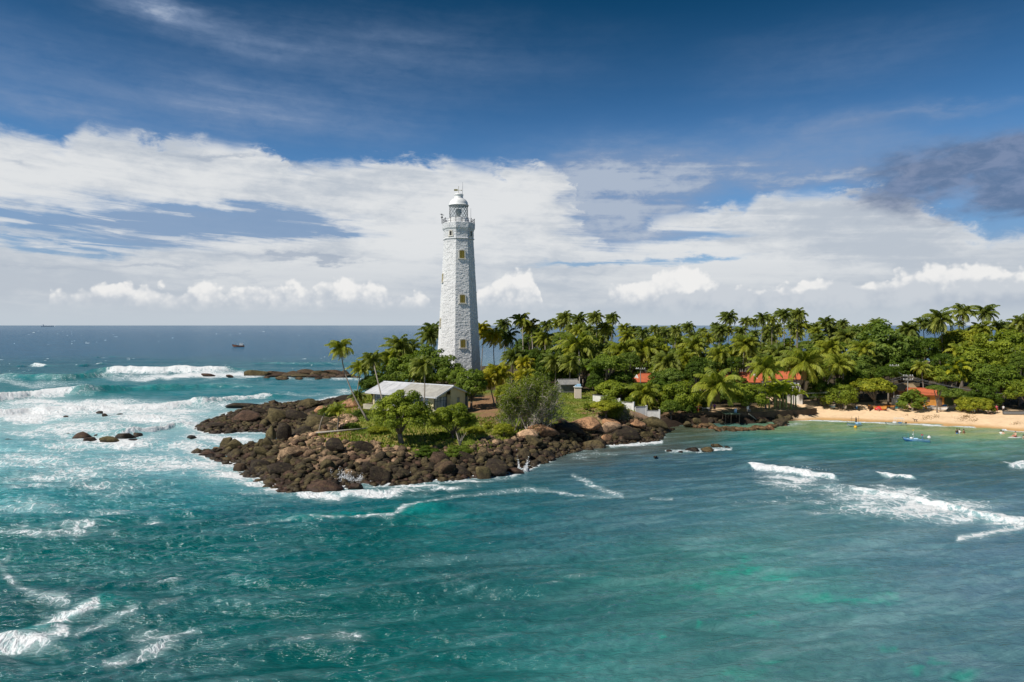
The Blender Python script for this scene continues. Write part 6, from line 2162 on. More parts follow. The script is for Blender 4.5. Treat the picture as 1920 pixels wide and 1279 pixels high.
house_at(1210, 712, 170, 4.6, 5, .1, 3.0, 1.5, M_WALLW, M_TILE, "small red tiled roof showing among palms above the white boundary wall", hip=1.2)
house_at(1385, 712, 160, 7.4, 6, -.06, 3.2, 1.7, M_WALLW, M_TILE, "large red tiled roof of a house behind the cove trees", hip=1.6)
house_at(1422, 710, 172, 4.4, 5, .1, 3.0, 1.3, M_WALLW, M_TILE, "lower red roof just right of the large red tiled roof", hip=.8)
house_at(1477, 707, 168, 5.0, 5, -.25, 3.0, 1.3, M_WALLW, M_TILE, "red tiled roof behind the curved palm at the sea wall's end", hip=.6)
house_at(1234, 676, 225, 3.4, 4, .1, 3.0, .5, M_WALLW, M_TILE, "tiny white house with red eaves far back in the grove")
# distant white building block
x, y, z = AT(1686, 650, 268)
t = empty("apartment_block", (x, y, z - 8), .3); tag(t, "white many-storeyed building showing through the far trees above the beach", "building")
m = MB(); m.box((0, 0, 6.2), (6.5, 6, 12.4)); m.box((-1.6, 0, 12.9), (2.6, 3, 1.2)); m.obj("wall", M_WALLW, t)
for i in range(4):
    for j in range(4):
        w_ = MB(); w_.box((-2.4 + 1.6 * i, -3.0, 1.8 + 2.9 * j), (.9, .1, 1.3)); w_.obj("window", M_PANE, t)

# broken white walls at the top of the beach
for px_, py_, w_, h_, rz_, lab in ((1492, 752, 2.2, 1.9, .2, "weathered white wall at the top of the beach left of the grey one"), (1505, 755, 2.3, 2.3, -.2, "tall weathered grey-white wall piece by the leaning palm")):
    x, y, z = hit(px_, py_ + 8)
    y += 3; z = ground(x, y)
    m = MB(); m.box((0, 0, h_ / 2 - .2), (w_, .25, h_ + .4)); m.box((0, 0, h_ + .04), (w_ + .1, .35, .08)); tag(m.obj("garden_wall", M_WALLW, loc=(x, y, z), rot=(0, 0, rz_)), lab, "wall")

# curved sea wall with its paved terrace
ct = [(1286, 772.5), (1302, 773), (1330, 773), (1370, 773), (1410, 773), (1450, 771.5), (1485, 769), (1512, 767), (1530, 765)]
cp = [G(a, b, 2.0) for a, b in ct]
zt = [2.0] * 7 + [2.0, 1.95]; zb = [-.4] * 6 + [0.0, .3, .6]
strip_wall("sea_wall", cp, zt, zb, .4, M_STONEW, "low brown curved sea wall between the cove rocks and the beach")
m = MB()
n_ = len(cp); vs = []
for i, (a, b) in enumerate(cp): vs += [(a, b + .21, 1.96 if i < 7 else 1.9), (a + .4, b + (6.0 if i < 7 else 3.2), 2.16 if i < 7 else 1.95), (a, b + .21, .8), (a + .4, b + (6.0 if i < 7 else 3.2), .8)]
fs = []
for i in range(n_ - 1):
    q = i * 4
    fs += [(q, q + 4, q + 5, q + 1), (q + 1, q + 5, q + 7, q + 3), (q + 2, q + 6, q + 4, q)]
fs += [(0, 1, 3, 2), (4 * n_ - 4, 4 * n_ - 2, 4 * n_ - 1, 4 * n_ - 3)]
m.add(vs, fs)
tag(m.obj("terrace", M_SLAB), "sandy paved terrace behind the sea wall", kind="structure")

# deck on stilts
x, y = G(1368, 774, 2.05)
t = empty("stilt_deck", (x, y - .8, -.5)); tag(t, "small dark wooden deck on stilts in front of the sea wall", "deck")
MB().box((0, 0, 2.55), (3.1, 2.2, .12)).obj("platform", paint("deck_green", (.20, .26, .17), .8, .2, .3), t)
for sx in (-1.4, -.3, 1.4):
    for sy in (-.95, .95): MB().tube([(sx, sy, -.5), (sx + .05, sy, 2.5)], .09, 6).obj("stilt", M_WOOD, t)
MB().box((1.2, .9, 3.0), (.5, .5, .8), bev=.03).obj("cabinet", M_LBLUE, t)
m = MB(); m.tube([G(1404, 776, 2.0) + (2.0,), G(1424, 790, .2) + (.1,)], .07, 6); tag(m.obj("pole", M_PALEWOOD), "pale pole leaning from the sea wall down to the tidal pool", "pole")

# terrace things
def on_terrace(px_, py_): x, y = G(px_, py_, 2.0); return x, y, 2.0
x, y, z = on_terrace(1324, 772)
t = empty("table", (x, y + .3, z)); tag(t, "white table standing on the cove terrace left of the banded palm", "table")
MB().box((0, 0, .74), (1.5, .8, .06), bev=.02).obj("tabletop", M_WHITE, t)
for sx in (-.65, .65):
    for sy in (-.32, .32): MB().tube([(sx, sy, 0), (sx, sy, .72)], .04, 6).obj("leg", M_GREYIRON, t)
for px_, lab in ((1294, "white plastic chair at the left end of the terrace"), (1405, "white plastic chair under the round terrace tree")):
    x, y, z = on_terrace(px_, 772)
    t = empty("chair", (x, y + .4, z), .3); tag(t, lab, "chair")
    MB().box((0, 0, .45), (.55, .5, .06), bev=.02).obj("seat", M_WHITE, t)
    MB().box((0, .26, .8), (.55, .06, .65), bev=.02).obj("backrest", M_WHITE, t)
    for sx in (-.24, .24):
        for sy in (-.2, .22): MB().tube([(sx, sy, 0), (sx, sy, .44)], .03, 5).obj("leg", M_WHITE, t)
x, y, z = on_terrace(1310, 773.5)
t = empty("carved_post", (x, y + .2, z)); tag(t, "yellow painted post with a leaf-shaped carved top on the terrace", "post")
for i in range(4): MB().tube([(0, 0, .38 * i), (0, 0, .38 * i + .37)], [.17, .15], 8).obj("band", M_YELL if i % 2 == 0 else M_RED, t)
MB().tube([(-.5, 0, 1.9), (-.15, 0, 1.72), (.2, 0, 1.6), (.75, 0, 1.5)], [.06, .22, .2, .05], 8).obj("carving", M_YELL, t)
# painted bands round the palm on the terrace
hb = hit(1331, 771)
m = MB()
for i in range(4):
    m.cur = i % 2
    z0_ = hb[2] + .1 + .36 * i; m.tube([(hb[0] + .07 * i, hb[1], z0_), (hb[0] + .07 * i + .07, hb[1], z0_ + .34)], .24, 9)
tag(m.obj("painted_bands", [M_YELL, M_BLACK]), "yellow and black bands wrapped round the palm trunk on the terrace", "bands")

# the orange beach house
x, y, z = hit(1750, 764)
y += 1.5; z = ground(x, y)
t = gable_house("beach_house", (x + .4, y + 2.4, z), (6.2, 5.2), -.22, 2.9, .95, M_ORANGE, M_TILE, "orange-walled beach house with an orange-red tiled roof behind the sea-grape bush", .6, False)
m = MB(); m.box((2.2, -2.62, 1.0), (.9, .08, 2.0)); m.obj("door", M_WOOD, t)
w_ = MB(); w_.box((-.4, -2.62, 1.6), (1.1, .1, 1.0)); w_.obj("window", M_WOOD, t)
m = MB(); m.box((0, 0, 1.4), (3.2, 2.6, 2.8)); m.add([(-1.9, -1.6, 2.8), (1.9, -1.6, 2.6), (1.9, 1.6, 3.3), (-1.9, 1.6, 3.5), (-1.9, -1.6, 2.9), (1.9, -1.6, 2.7), (1.9, 1.6, 3.4), (-1.9, 1.6, 3.6)], [(3, 2, 1, 0), (4, 5, 6, 7), (0, 1, 5, 4), (1, 2, 6, 5), (2, 3, 7, 6), (3, 0, 4, 7)])
x, y, z = AT(1782, 752, 153); z = ground(x, y)
tag(m.obj("green_hut", paint("dark_green_wall", (.04, .07, .035), .8, .2, .2), loc=(x, y, z)), "dark green hut in the shade right of the orange house", "hut")
x, y, z = AT(1692, 722, 160); z = ground(x, y)
gable_house("open_shed", (x, y, z), (4.2, 3.4), .1, 3.4, 1.0, M_WOOD, M_THATCH, "dark open shed under the utility poles behind the kiosk", .6, False, cat="shed")

# the little white lifeguard-like kiosk
x, y, z = hit(1686, 766)
t = empty("kiosk", (x, y + .6, z), -.08); tag(t, "small white and teal painted kiosk with a roof lookout by the sea-grape bush", "kiosk")
MB().box((0, 0, .95), (1.9, 1.6, 2.3), bev=.03).obj("cabin", M_WALLW, t)
MB().box((0, 0, 2.14), (2.3, 2.0, .1)).obj("roof", M_WALLW, t)
m = MB()
for sx in (-.42, .42):
    for sy in (-.3, .3): m.box((sx, sy, 2.5), (.08, .08, .62))
m.box((0, 0, 2.82), (1.1, .8, .07)); m.box((0, 0, 2.45), (1.0, .7, .06)); m.obj("lookout", M_WALLW, t)
for sx in (-.38, .3): MB().box((sx, -.81, 1.35), (.36, .05, .4)).obj("window", M_BLUE, t)
MB().box((0, -.81, .25), (1.7, .05, .5)).obj("panel", M_TEAL, t)

# utility poles and wires
def upole(px_, pytop, Y, label, arms=2):
    x, y, zt_ = AT(px_, pytop, Y)
    zb_ = ground(x, y)
    t = empty("utility_pole", (x, y, zb_)); tag(t, label, "utility pole")
    H = zt_ - zb_
    MB().tube([(0, 0, -.3), (0, 0, H)], [.13, .09], 8).obj("pole", M_POLE, t)
    for k in range(arms):
        zz = H - .25 - .85 * k
        m = MB(); m.box((0, -.16, zz), (2.2, .1, .12)); m.obj("crossarm", M_POLE, t)
        for sx in (-.95, -.45, .45, .95): MB().lathe([(.05, 0), (.09, .08), (.05, .16), (.08, .22), (.02, .28)], 8, (sx, -.16, zz + .06)).obj("insulator", M_WHITE, t)
    return (x, y, zt_ - .2)


pa = upole(1676, 684, 158, "taller pale utility pole with one crossarm above the kiosk", 1)
pb = upole(1702, 703, 153, "shorter utility pole with two crossarms and insulators above the sea-grape bush", 2)
pc = upole(1488, 735, 152, "thin utility pole among the banana plants at the end of the sea wall", 1)
pd = upole(1201, 690, 158, "utility pole with a lamp above the small red roof", 1)
m = MB(); m.box((-.8, -.2, .1), (.7, .25, .14)); tag(m.obj("street_lamp", M_WHITE, loc=(pd[0], pd[1], pd[2])), "white lamp head fixed to the pole by the small red roof", "lamp")
pe_ = AT(1960, 742, 146)
pf = AT(1096, 688, 165)


def cable(a, b, sag, off, label, group="power lines strung above the beach"):
    P = []
    for i in range(17):
        u = i / 16
        P.append((a[0] + (b[0] - a[0]) * u + off[0], a[1] + (b[1] - a[1]) * u + off[1], a[2] + (b[2] - a[2]) * u - sag * 4 * u * (1 - u) + off[2]))
    m = MB(); m.tube(P, .028, 4, False); tag(m.obj("power_line", M_CABLE), label, "cable", group)


for k, o_ in enumerate(((-.9, 0, 0), (.4, 0, -.1), (.9, 0, -.9))):
    cable(pc, pb, 1.2, o_, f"{('highest', 'middle', 'lowest')[k]} power line running behind the near end of the beach")
    cable(pb, pe_, 1.0, o_, f"{('highest', 'middle', 'lowest')[k]} power line from the double-armed pole to the right edge")
cable(pa, pb, .5, (0, 0, -.2), "short power line between the two poles behind the kiosk")
cable(pd, pc, 1.6, (0, 0, 0), "long thin power line over the cove trees")


# ------------------------------------------------------------------ boats
def hull_mesh(L, B, D, sheer=.35, transom=.55, thick=.07, name="hull", mats=None, split=.5, bow_rake=.5):
    """open hull, bow towards +x, keel at z=0"""
    ns, nr = 17, 9
    def ring(i, inset):
        t = i / (ns - 1)
        b = B / 2 * (math.sin(math.pi * min(1, (1 - t) * .62 + .12 * (1 - t))) ** .55 if t > .35 else 1) if False else B / 2 * (1 - max(0, (t - .35) / .65) ** 2.2) * (transom + (1 - transom) * min(1, t / .35) ** .7)
        b = max(b - inset, .012)
        zk = max(0, (t - .6) / .4) ** 2 * D * .55 + max(0, (.12 - t) / .12) * .05 * D + inset
        zs = D * (1 + sheer * max(0, (t - .3) / .7) ** 2)
        x = -L / 2 + L * t
        P = []
        for j in range(nr):
            a = -1 + 2 * j / (nr - 1)
            s = abs(a)
            yy = b * (1 - (1 - s) ** 1.8) * (1 if a > 0 else -1)
            z = zk + (zs - zk) * s ** 1.7
            P.append((x + bow_rake * max(0, t - .75) / .25 * (s ** 1.5) * t - inset * (1 if t > .9 else -1 if t < .05 else 0), yy, z))
        return P
    m = MB()
    out = [ring(i, 0) for i in range(ns)]; inn = [ring(i, thick) for i in range(ns)]
    for i in range(ns): inn[i] = [(p[0], p[1], max(p[2], D * .28) if 0 < j < nr - 1 else out[i][j][2]) for j, p in enumerate(inn[i])]
    def grid(R, flip, mat):
        base = len(m.v)
        m.v += [p for r in R for p in r]
        for i in range(ns - 1):
            for j in range(nr - 1):
                q = (base + i * nr + j, base + (i + 1) * nr + j, base + (i + 1) * nr + j + 1, base + i * nr + j + 1)
                m.f.append(q[::-1] if flip else q)
                hi = (j in (0, 1, nr - 2, nr - 3)[:4] and (j == 0 or j == nr - 2))
                m.mi.append(mat if mat == 2 else (1 if hi else 0))
        return base
    b0 = grid(out, False, 0); b1 = grid(inn, True, 2)
    for j in (0, nr - 1):
        for i in range(ns - 1):
            q = (b0 + i * nr + j, b1 + i * nr + j, b1 + (i + 1) * nr + j, b0 + (i + 1) * nr + j)
            m.f.append(q if j else q[::-1]); m.mi.append(1)
    for i, fl in ((0, False), (ns - 1, True)):
        for j in range(nr - 1):
            q = (b0 + i * nr + j, b0 + i * nr + j + 1, b1 + i * nr + j + 1, b1 + i * nr + j)
            m.f.append(q[::-1] if fl else q); m.mi.append(1)
        q = tuple(b0 + i * nr + j for j in range(nr)); m.f.append(q[::-1] if not fl else q); m.mi.append(0)
    return m.mesh(name, mats, True)


def outboard(t, x, z):
    m = MB(); m.box((x - .12, 0, z + .35), (.42, .34, .5), bev=.06); m.box((x - .12, 0, z - .1), (.16, .12, .6)); m.obj("motor", M_BLACK, t)


# moored blue boat
x, y = G(1719, 829)
t = empty("moored_boat", (x, y, -.12), math.radians(158)); tag(t, "small open blue and white fishing boat moored nearest in the bay", "boat")
link("hull", hull_mesh(6.0, 1.7, .85, .55, .6, mats=[M_BLUE, M_LBLUE, M_LBLUE]), t)
m = MB(); m.box((1.3, 0, .82), (2.2, 1.0, .06)); m.box((-.8, 0, .62), (.4, 1.35, .06)); m.obj("deck", M_LBLUE, t)
m = MB(); m.box((.2, 0, .95), (1.1, .8, .4), bev=.12); m.obj("engine_box", M_LBLUE, t)
m = MB(); m.ball((1.3, .15, 1.1), .38, 10, (1.1, 1, .8)); m.obj("float", M_WHITE, t)
for x_, h_, c_, r_ in ((2.0, 1.9, M_TEAL, .05), (-1.3, 1.6, M_BLUE, .06), (.8, 2.6, M_WHITE, .03)):
    MB().tube([(x_, .1, .6), (x_ + .05, .1, .6 + h_)], r_, 6).obj("mast", c_, t)
MB().ball((.85, .1, 3.2), .16, 8).obj("buoy_top", M_YELL, t); MB().box((-1.2, .1, 2.1), (.5, .06, .3)).obj("flag", M_RED, t); MB().ball((.9, .1, 2.1), .18, 8).obj("lamp", M_WHITE, t)
# moored trawler-like boat at the left
x, y = G(1602, 799)
t = empty("moored_boat", (x, y, -.12), math.radians(200)); tag(t, "white and dark blue outrigger boat with two thin masts moored leftmost in the bay", "boat")
link("hull", hull_mesh(5.6, 1.6, .8, .6, .6, mats=[M_WHITE, M_LBLUE, M_BLUE]), t)
MB().box((-1.5, 0, .95), (1.5, 1.1, .5), bev=.08).obj("cabin", M_LBLUE, t)
m = MB(); m.tube([(2.4, 0, .9), (3.3, .1, 1.9)], .05, 5); m.obj("bowsprit", M_WOOD, t)
for x_ in (1.1, -1.7): MB().tube([(x_, 0, .5), (x_, 0, 3.3)], .045, 5).obj("mast", M_WOOD, t)
m = MB(); m.tube([(-2.4, 0, 2.5), (1.9, 0, 2.6)], .03, 5); m.obj("boom", M_WOOD, t)
MB().ball((1.6, -1.2, .35), .2, 8).obj("fender", M_WHITE, t)
# white launch
x, y = G(1680, 797.5)
t = empty("moored_boat", (x, y, -.12), math.radians(176)); tag(t, "white motor launch with a tall canopy frame moored close to the sand", "boat")
link("hull", hull_mesh(6.2, 1.8, .85, .4, .75, mats=[M_WHITE, M_WHITE, M_WHITE]), t)
m = MB()
for x_ in (-2.2, .3):
    for y_ in (-.7, .7): m.tube([(x_, y_, .7), (x_, y_, 2.5)], .045, 5)
m.tube([(-2.2, -.7, 2.5), (.3, -.7, 2.5), (.3, .7, 2.5), (-2.2, .7, 2.5), (-2.2, -.7, 2.5)], .05, 5); m.obj("canopy_frame", M_WHITE, t)
m = MB(); m.box((.4, 0, 1.0), (1.0, 1.1, .55), bev=.1); m.obj("console", M_WHITE, t); MB().box((-1.3, 0, .9), (.7, 1.1, .45), bev=.08).obj("seat", M_BLUE, t)
outboard(t, -3.1, .6)
# white boat drawn up on the sand
x, y, z = hit(1757, 770)
t = empty("beached_boat", (x, y, z - .05), math.radians(-72)); tag(t, "white boat with dark interior drawn up in front of the orange house", "boat")
link("hull", hull_mesh(4.6, 1.7, .9, .3, .8, mats=[M_WHITE, M_WHITE, M_BLACK]), t)
MB().box((-.9, 0, .9), (.5, 1.3, .06)).obj("thwart", M_WHITE, t)


for o_ in [o for o in COL.objects if o.name.startswith('moored_boat')]: k_ = {'moored_boat': .64, 'moored_boat.001': .62, 'moored_boat.002': .60}[o_.name]; o_.scale = (k_, k_, k_); o_.location.z = -.06


# outrigger canoes beached stern-on in the shade
def canoe(px_, py_, rz_, mat, label, L=6.0, mat2=None):
    x, y, z = hit(px_, py_)
    t = empty("outrigger_canoe", (x, y, z), rz_); tag(t, label, "canoe", "canoes drawn up along the back of the beach"); t.scale = (.8, .8, .8)
    link("hull", hull_mesh(L, .62, .95, .5, .3, mats=[mat, mat2 or mat, M_WOOD], bow_rake=.3), t)
    for xx in (-1.2, 1.3): MB().tube([(xx, 0, .95), (xx, 1.2, 1.12), (xx, 2.3, .45)], .05, 6).obj("boom", M_WOOD, t)
    MB().tube([(-2.0, 2.3, .28), (0, 2.3, .2), (2.1, 2.3, .36)], [.08, .14, .06], 7).obj("float", M_PALEWOOD, t)


canoe(1560, 765, math.radians(-100), M_LBLUE, "pale canoe at the left end of the beached row, next to the leaning palm", mat2=M_WHITE)
canoe(1583, 767, math.radians(-105), M_PALEWOOD, "bleached wooden canoe second from the left in the beached row")
canoe(1605, 767, math.radians(-110), M_BLUE, "blue and white canoe third from the left in the beached row", mat2=M_WHITE)
canoe(1632, 768, math.radians(-130), M_WOOD, "dark canoe lying askew under the bright flat-crowned tree")
canoe(1645, 768, math.radians(-70), M_ORANGE, "orange-brown canoe left of the red tarpaulin")
canoe(1668, 767, math.radians(-95), M_WOOD, "dark brown canoe between the red tarpaulin and the kiosk", mat2=M_ORANGE)
canoe(1788, 768, math.radians(-25), M_PALEWOOD, "pale canoe lying nearly side-on right of the blue barrel")
canoe(1812, 772, math.radians(-60), M_WOOD, "dark canoe partly behind the bright yellow-green shrub")
canoe(1905, 778, math.radians(-15), M_GREYIRON, "grey canoe in the shade at the right edge of the beach")
# odds and ends of the beach
x, y, z = hit(1651, 769)
m = MB(); m.lathe([(1.35, 0), (1.3, .25), (1.0, .6), (.5, .82), (.1, .88)], 14, (0, 0, 0)); tag(m.obj("tarpaulin", M_RED, loc=(x, y, z), scale=(1, .5, 1), smooth=True), "bright red tarpaulin heaped over gear among the canoes", "tarpaulin")
x, y, z = hit(1771, 769)
t = empty("barrel", (x, y, z)); tag(t, "blue plastic barrel standing right of the white beached boat", "barrel")
MB().lathe([(.42, 0), (.46, .1), (.48, .35), (.46, .4), (.48, .45), (.48, .85), (.44, 1.05), (.40, 1.1)], 18).obj("drum", M_BLUE, t, True); MB().lathe([(.36, 1.09), (.36, 1.14)], 16).obj("lid", M_LBLUE, t)
for i, (a, b, c_, lab) in enumerate(((1739, 767, M_YELL, "yellow crate by the orange wall"), (1729, 768, M_PALEWOOD, "heap of pale planks beside the sea-grape bush"), (1718, 769, M_WOOD, "dark box half behind the sea-grape bush"))):
    x, y, z = hit(a, b); m = MB(); m.box((0, 0, .3), (.9, .6, .6), bev=.04)
    for q in range(3): m.box((0, -.31, .12 + .18 * q), (.86, .05, .1))
    tag(m.obj("crate", c_, loc=(x, y, z), rot=(0, 0, .4 * i)), lab, "crate")
# seaweed lines on the sand
rng = np.random.RandomState(3)
Vs = []
for a, b, rx, ry, n_ in ((1738, 777, 16, 1.6, 150), (1812, 789, 18, 1.6, 260), (1755, 786, 6, 1, 50), (1828, 781, 8, 1, 50), (1905, 789, 12, .8, 60), (1811, 775, 4, 1.4, 40), (1700, 783, 5, .7, 20)):
    for _ in range(n_):
        x, y, z = 0, 0, 0
        h_ = G(a + rng.normal() * rx * .5, b + rng.normal() * ry * .5, .8)
        zz = ground(*h_)
        h_ = G(a + rng.normal() * rx * .5, b + rng.normal() * ry * .5, zz); zz = ground(*h_)
        Vs.append((h_[0], h_[1], zz + .03))
C = np.array(Vs); V, Q = leaf_cards(C, unit(rng.normal(size=C.shape) * .5 + [0, 0, 1]), rng.uniform(.06, .15, len(C)), rng, .5)
tag(link("seaweed", np_mesh("seaweed", V, Q, paint("seaweed", (.24, .15, .06), .9, .2, .2))), "brown seaweed and flotsam washed up on the sand", "seaweed", kind="stuff")
# driftwood pole across the top of the boulders
a = hit(592, 816); b = hit(690, 808)
m = MB(); m.tube([(a[0], a[1], a[2] + .3), ((a[0] + b[0]) / 2, (a[1] + b[1]) / 2, (a[2] + b[2]) / 2 + .35), (b[0], b[1], b[2] + .4)], [.16, .14, .1], 8); tag(m.obj("driftwood_log", M_PALEWOOD, smooth=True), "long bleached driftwood log lying along the top of the boulder slope", "log")
a = hit(862, 836)
m = MB()
for i in range(9):
    an = rk.uniform(-.7, .7); m.tube([(0, 0, 0), (math.sin(an) * .6, rk.uniform(-.4, .4), .9), (math.sin(an) * 1.6, rk.uniform(-.6, .6), 1.7 + rk.random() * .5)], [.09, .05, .015], 5)
tag(m.obj("dead_shrub", M_TWIG, loc=(a[0], a[1], a[2] - .1)), "bare forked dead shrub below the second round-leaved tree", "shrub")


# ------------------------------------------------------------------ people
def skinned(name, joints, edges, mat, parent, root=0, lv=1):
    me = bpy.data.meshes.new(name)
    me.from_pydata([j[:3] for j in joints], edges, [])
    o = link(name, me, parent)
    me.materials.append(mat)
    sk = o.modifiers.new("skin", 'SKIN')
    if not me.skin_vertices: me.attributes  # layer is created with the modifier
    if not me.skin_vertices:
        bpy.context.view_layer.objects.active = o
    for i, j in enumerate(joints):
        if me.skin_vertices:
            r = j[3]; me.skin_vertices[0].data[i].radius = (r, r)
            me.skin_vertices[0].data[i].use_root = (i == root)
    sk.use_smooth_shade = True
    ss = o.modifiers.new("smooth", 'SUBSURF'); ss.levels = lv; ss.render_levels = lv
    return o


def person(x, y, z, label, pose="stand", rz=0.0, skin=None, top=None, low=None, group=None, s=1.0):
    skin = skin or M_SKIN
    t = empty("person", (x, y, z), rz); tag(t, label, "person", group)
    t.scale = (s, s, s)
    if pose in ("stand", "walk", "wade"):
        st = .16 if pose == "walk" else .06
        J = [(0, 0, .95, .13), (0, 0, 1.15, .12), (0, 0, 1.38, .15), (0, 0, 1.52, .055), (0, -.01, 1.60, .085), (0, -.015, 1.70, .085),
             (-.1, st * .2, .90, .10), (-.11, st, .50, .065), (-.11, st * .9 + .03, .08, .04), (-.11, st * .9 - .14, .03, .035),
             (.1, -st * .2, .90, .10), (.11, -st, .50, .065), (.11, -st * 1.1 + .03, .08, .04), (.11, -st * 1.1 - .14, .03, .035),
             (-.2, 0, 1.42, .06), (-.25, st * .5, 1.15, .042), (-.24, -.08, .90, .03), (-.24, -.11, .82, .028),
             (.2, 0, 1.42, .06), (.25, -st * .5, 1.15, .042), (.24, -.10, .92, .03), (.24, -.13, .84, .028)]
        E = [(0, 1), (1, 2), (2, 3), (3, 4), (4, 5), (0, 6), (6, 7), (7, 8), (8, 9), (0, 10), (10, 11), (11, 12), (12, 13), (2, 14), (14, 15), (15, 16), (16, 17), (2, 18), (18, 19), (19, 20), (20, 21)]
        hz = 0
    else:   # sitting, legs forward (-y)
        J = [(0, 0, .14, .14), (0, -.02, .36, .13), (0, -.05, .56, .15), (0, -.07, .70, .055), (0, -.09, .78, .085), (0, -.10, .88, .085),
             (-.12, -.15, .12, .09), (-.14, -.52, .22, .06), (-.13, -.88, .08, .04), (-.13, -1.0, .10, .035),
             (.12, -.15, .12, .09), (.14, -.52, .22, .06), (.13, -.88, .08, .04), (.13, -1.0, .10, .035),
             (-.2, -.05, .60, .06), (-.30, -.22, .42, .042), (-.24, -.42, .36, .03), (-.20, -.48, .36, .028),
             (.2, -.05, .60, .06), (.30, -.22, .42, .042), (.24, -.42, .40, .03), (.20, -.48, .42, .028)]
        E = [(0, 1), (1, 2), (2, 3), (3, 4), (4, 5), (0, 6), (6, 7), (7, 8), (8, 9), (0, 10), (10, 11), (11, 12), (12, 13), (2, 14), (14, 15), (15, 16), (16, 17), (2, 18), (18, 19), (19, 20), (20, 21)]
    skinned("body", J, E, skin, t)
    hx, hy, hz = J[5][:3]
    MB().ball((hx, hy + .03, hz + .015), .118, 10, (.95, 1.0, .9)).obj("hair", M_HAIR, t, True)
    if top:
        a, b = J[1], J[2]
        m = MB(); m.lathe([(.17, a[2] - .14), (.165, a[2]), (.19, (a[2] + b[2]) / 2), (.20, b[2]), (.16, b[2] + .09), (.07, b[2] + .12)], 12, ((a[0] + b[0]) / 2, (a[1] + b[1]) / 2, 0))
        for q in (14, 18): m.tube([J[q][:3], tuple((J[q][i] + J[q + 1][i]) / 2 for i in range(3))], [.095, .075], 8)
        m.obj("shirt", top, t, True)
    if low:
        m = MB()
        if pose in ("stand", "walk", "wade"):
            m.lathe([(.17, 1.06), (.18, .95), (.175, .86)], 12, (0, 0, 0))
            for q in (6, 10): m.tube([(J[q][0], J[q][1], .93), tuple(J[q + 1][i] for i in range(3))], [.125, .10], 8)
        else:
            m.lathe([(.17, .05), (.18, .14), (.165, .26)], 12, (0, 0, 0))
            for q in (6, 10): m.tube([J[q][:3], J[q + 1][:3]], [.115, .09], 8)
        m.obj("shorts", low, t, True)
    return t


for px_, pyf, dz, lab, kw in ((1794.5, 811.5, -1.18, "dark-haired bather up to the chest, left one of the pair", dict(top=M_BLACK)),
                              (1798.5, 811.5, -1.22, "bather in a white top, right one of the pair", dict(top=M_WHITE)),
                              (1807, 813, -1.12, "tanned bather wading alone right of the pair", dict()),
                              (1877, 813, -1.35, "bather low in the water near the white wash", dict(top=M_WHITE)),
                              (1881, 813.5, -1.42, "dark-haired bather beside the one in white", dict()),
                              (1919, 823, -1.25, "bather cut by the right edge of the picture", dict())):
    x, y = G(px_, pyf)
    person(x, y, dz, lab, "wade", rk.uniform(-1, 1), rk.choice([M_SKIN, M_SKINL]), low=M_BLUE, s=1.1, **kw)
x, y = G(1903.5, 820.5)
m = MB(); m.tube([(-1.5, 0, .03), (-1.2, 0, .03), (-.5, 0, .03), (.4, 0, .03), (1.1, 0, .03), (1.45, 0, .1)], [.03, .16, .26, .28, .2, .03], 12)
o = m.obj("surfboard", M_WHITE, loc=(x, y, .02), rot=(0, 0, .1), smooth=True); o.scale = (.95, 1.1, .35); tag(o, "white surfboard carrying a sitting surfer in the shallows", "surfboard")
person(x + .1, y, .12, "surfer sitting on the white surfboard near the sand", "sit", math.radians(-80), M_SKINL, low=M_RED)
for px_, py_, lab, kw in ((1869, 775, "person in a pink shirt standing in the shade of the overhanging tree", dict(top=paint("pink_cloth", (.6, .12, .16), .8), low=M_RED, pose="stand")),
                          (1882, 776, "person in a white top and dark trousers in the shade of the overhanging tree", dict(top=M_WHITE, low=M_BLACK, pose="stand")),
                          (1802, 772, "person in an orange shirt beside the shrub at the back of the beach", dict(top=M_ORANGE, low=M_BLACK, pose="walk")),
                          (1853, 777, "person sitting on the sand left of the group under the tree", dict(top=M_PALEWOOD, low=M_WOOD, pose="sit")),
                          (1734, 764, "person in a blue shirt standing by the corner of the orange house", dict(top=M_BLUE, low=M_PALEWOOD, pose="stand")),
                          (1340, 772, "person in a purple shirt on the terrace right of the banded palm", dict(top=paint("purple_cloth", (.22, .06, .3), .8), low=M_BLACK, pose="stand")),
                          (1826, 776, "person in dark clothes walking at the back of the beach", dict(top=M_BLACK, low=M_LBLUE, pose="walk"))):
    if py_ == 772 and px_ == 1340: x, y, z = on_terrace(px_, py_)
    else: x, y, z = hit(px_, py_)
    person(x, y + .1, z, lab, rz=rk.uniform(-1, 1), **kw)
x, y = G(1607, 797.5); person(x - .2, y, .22, "fisherman standing in the stern of the leftmost moored boat", "stand", 1.0, M_SKIN, M_BLACK, M_BLACK, s=.8)
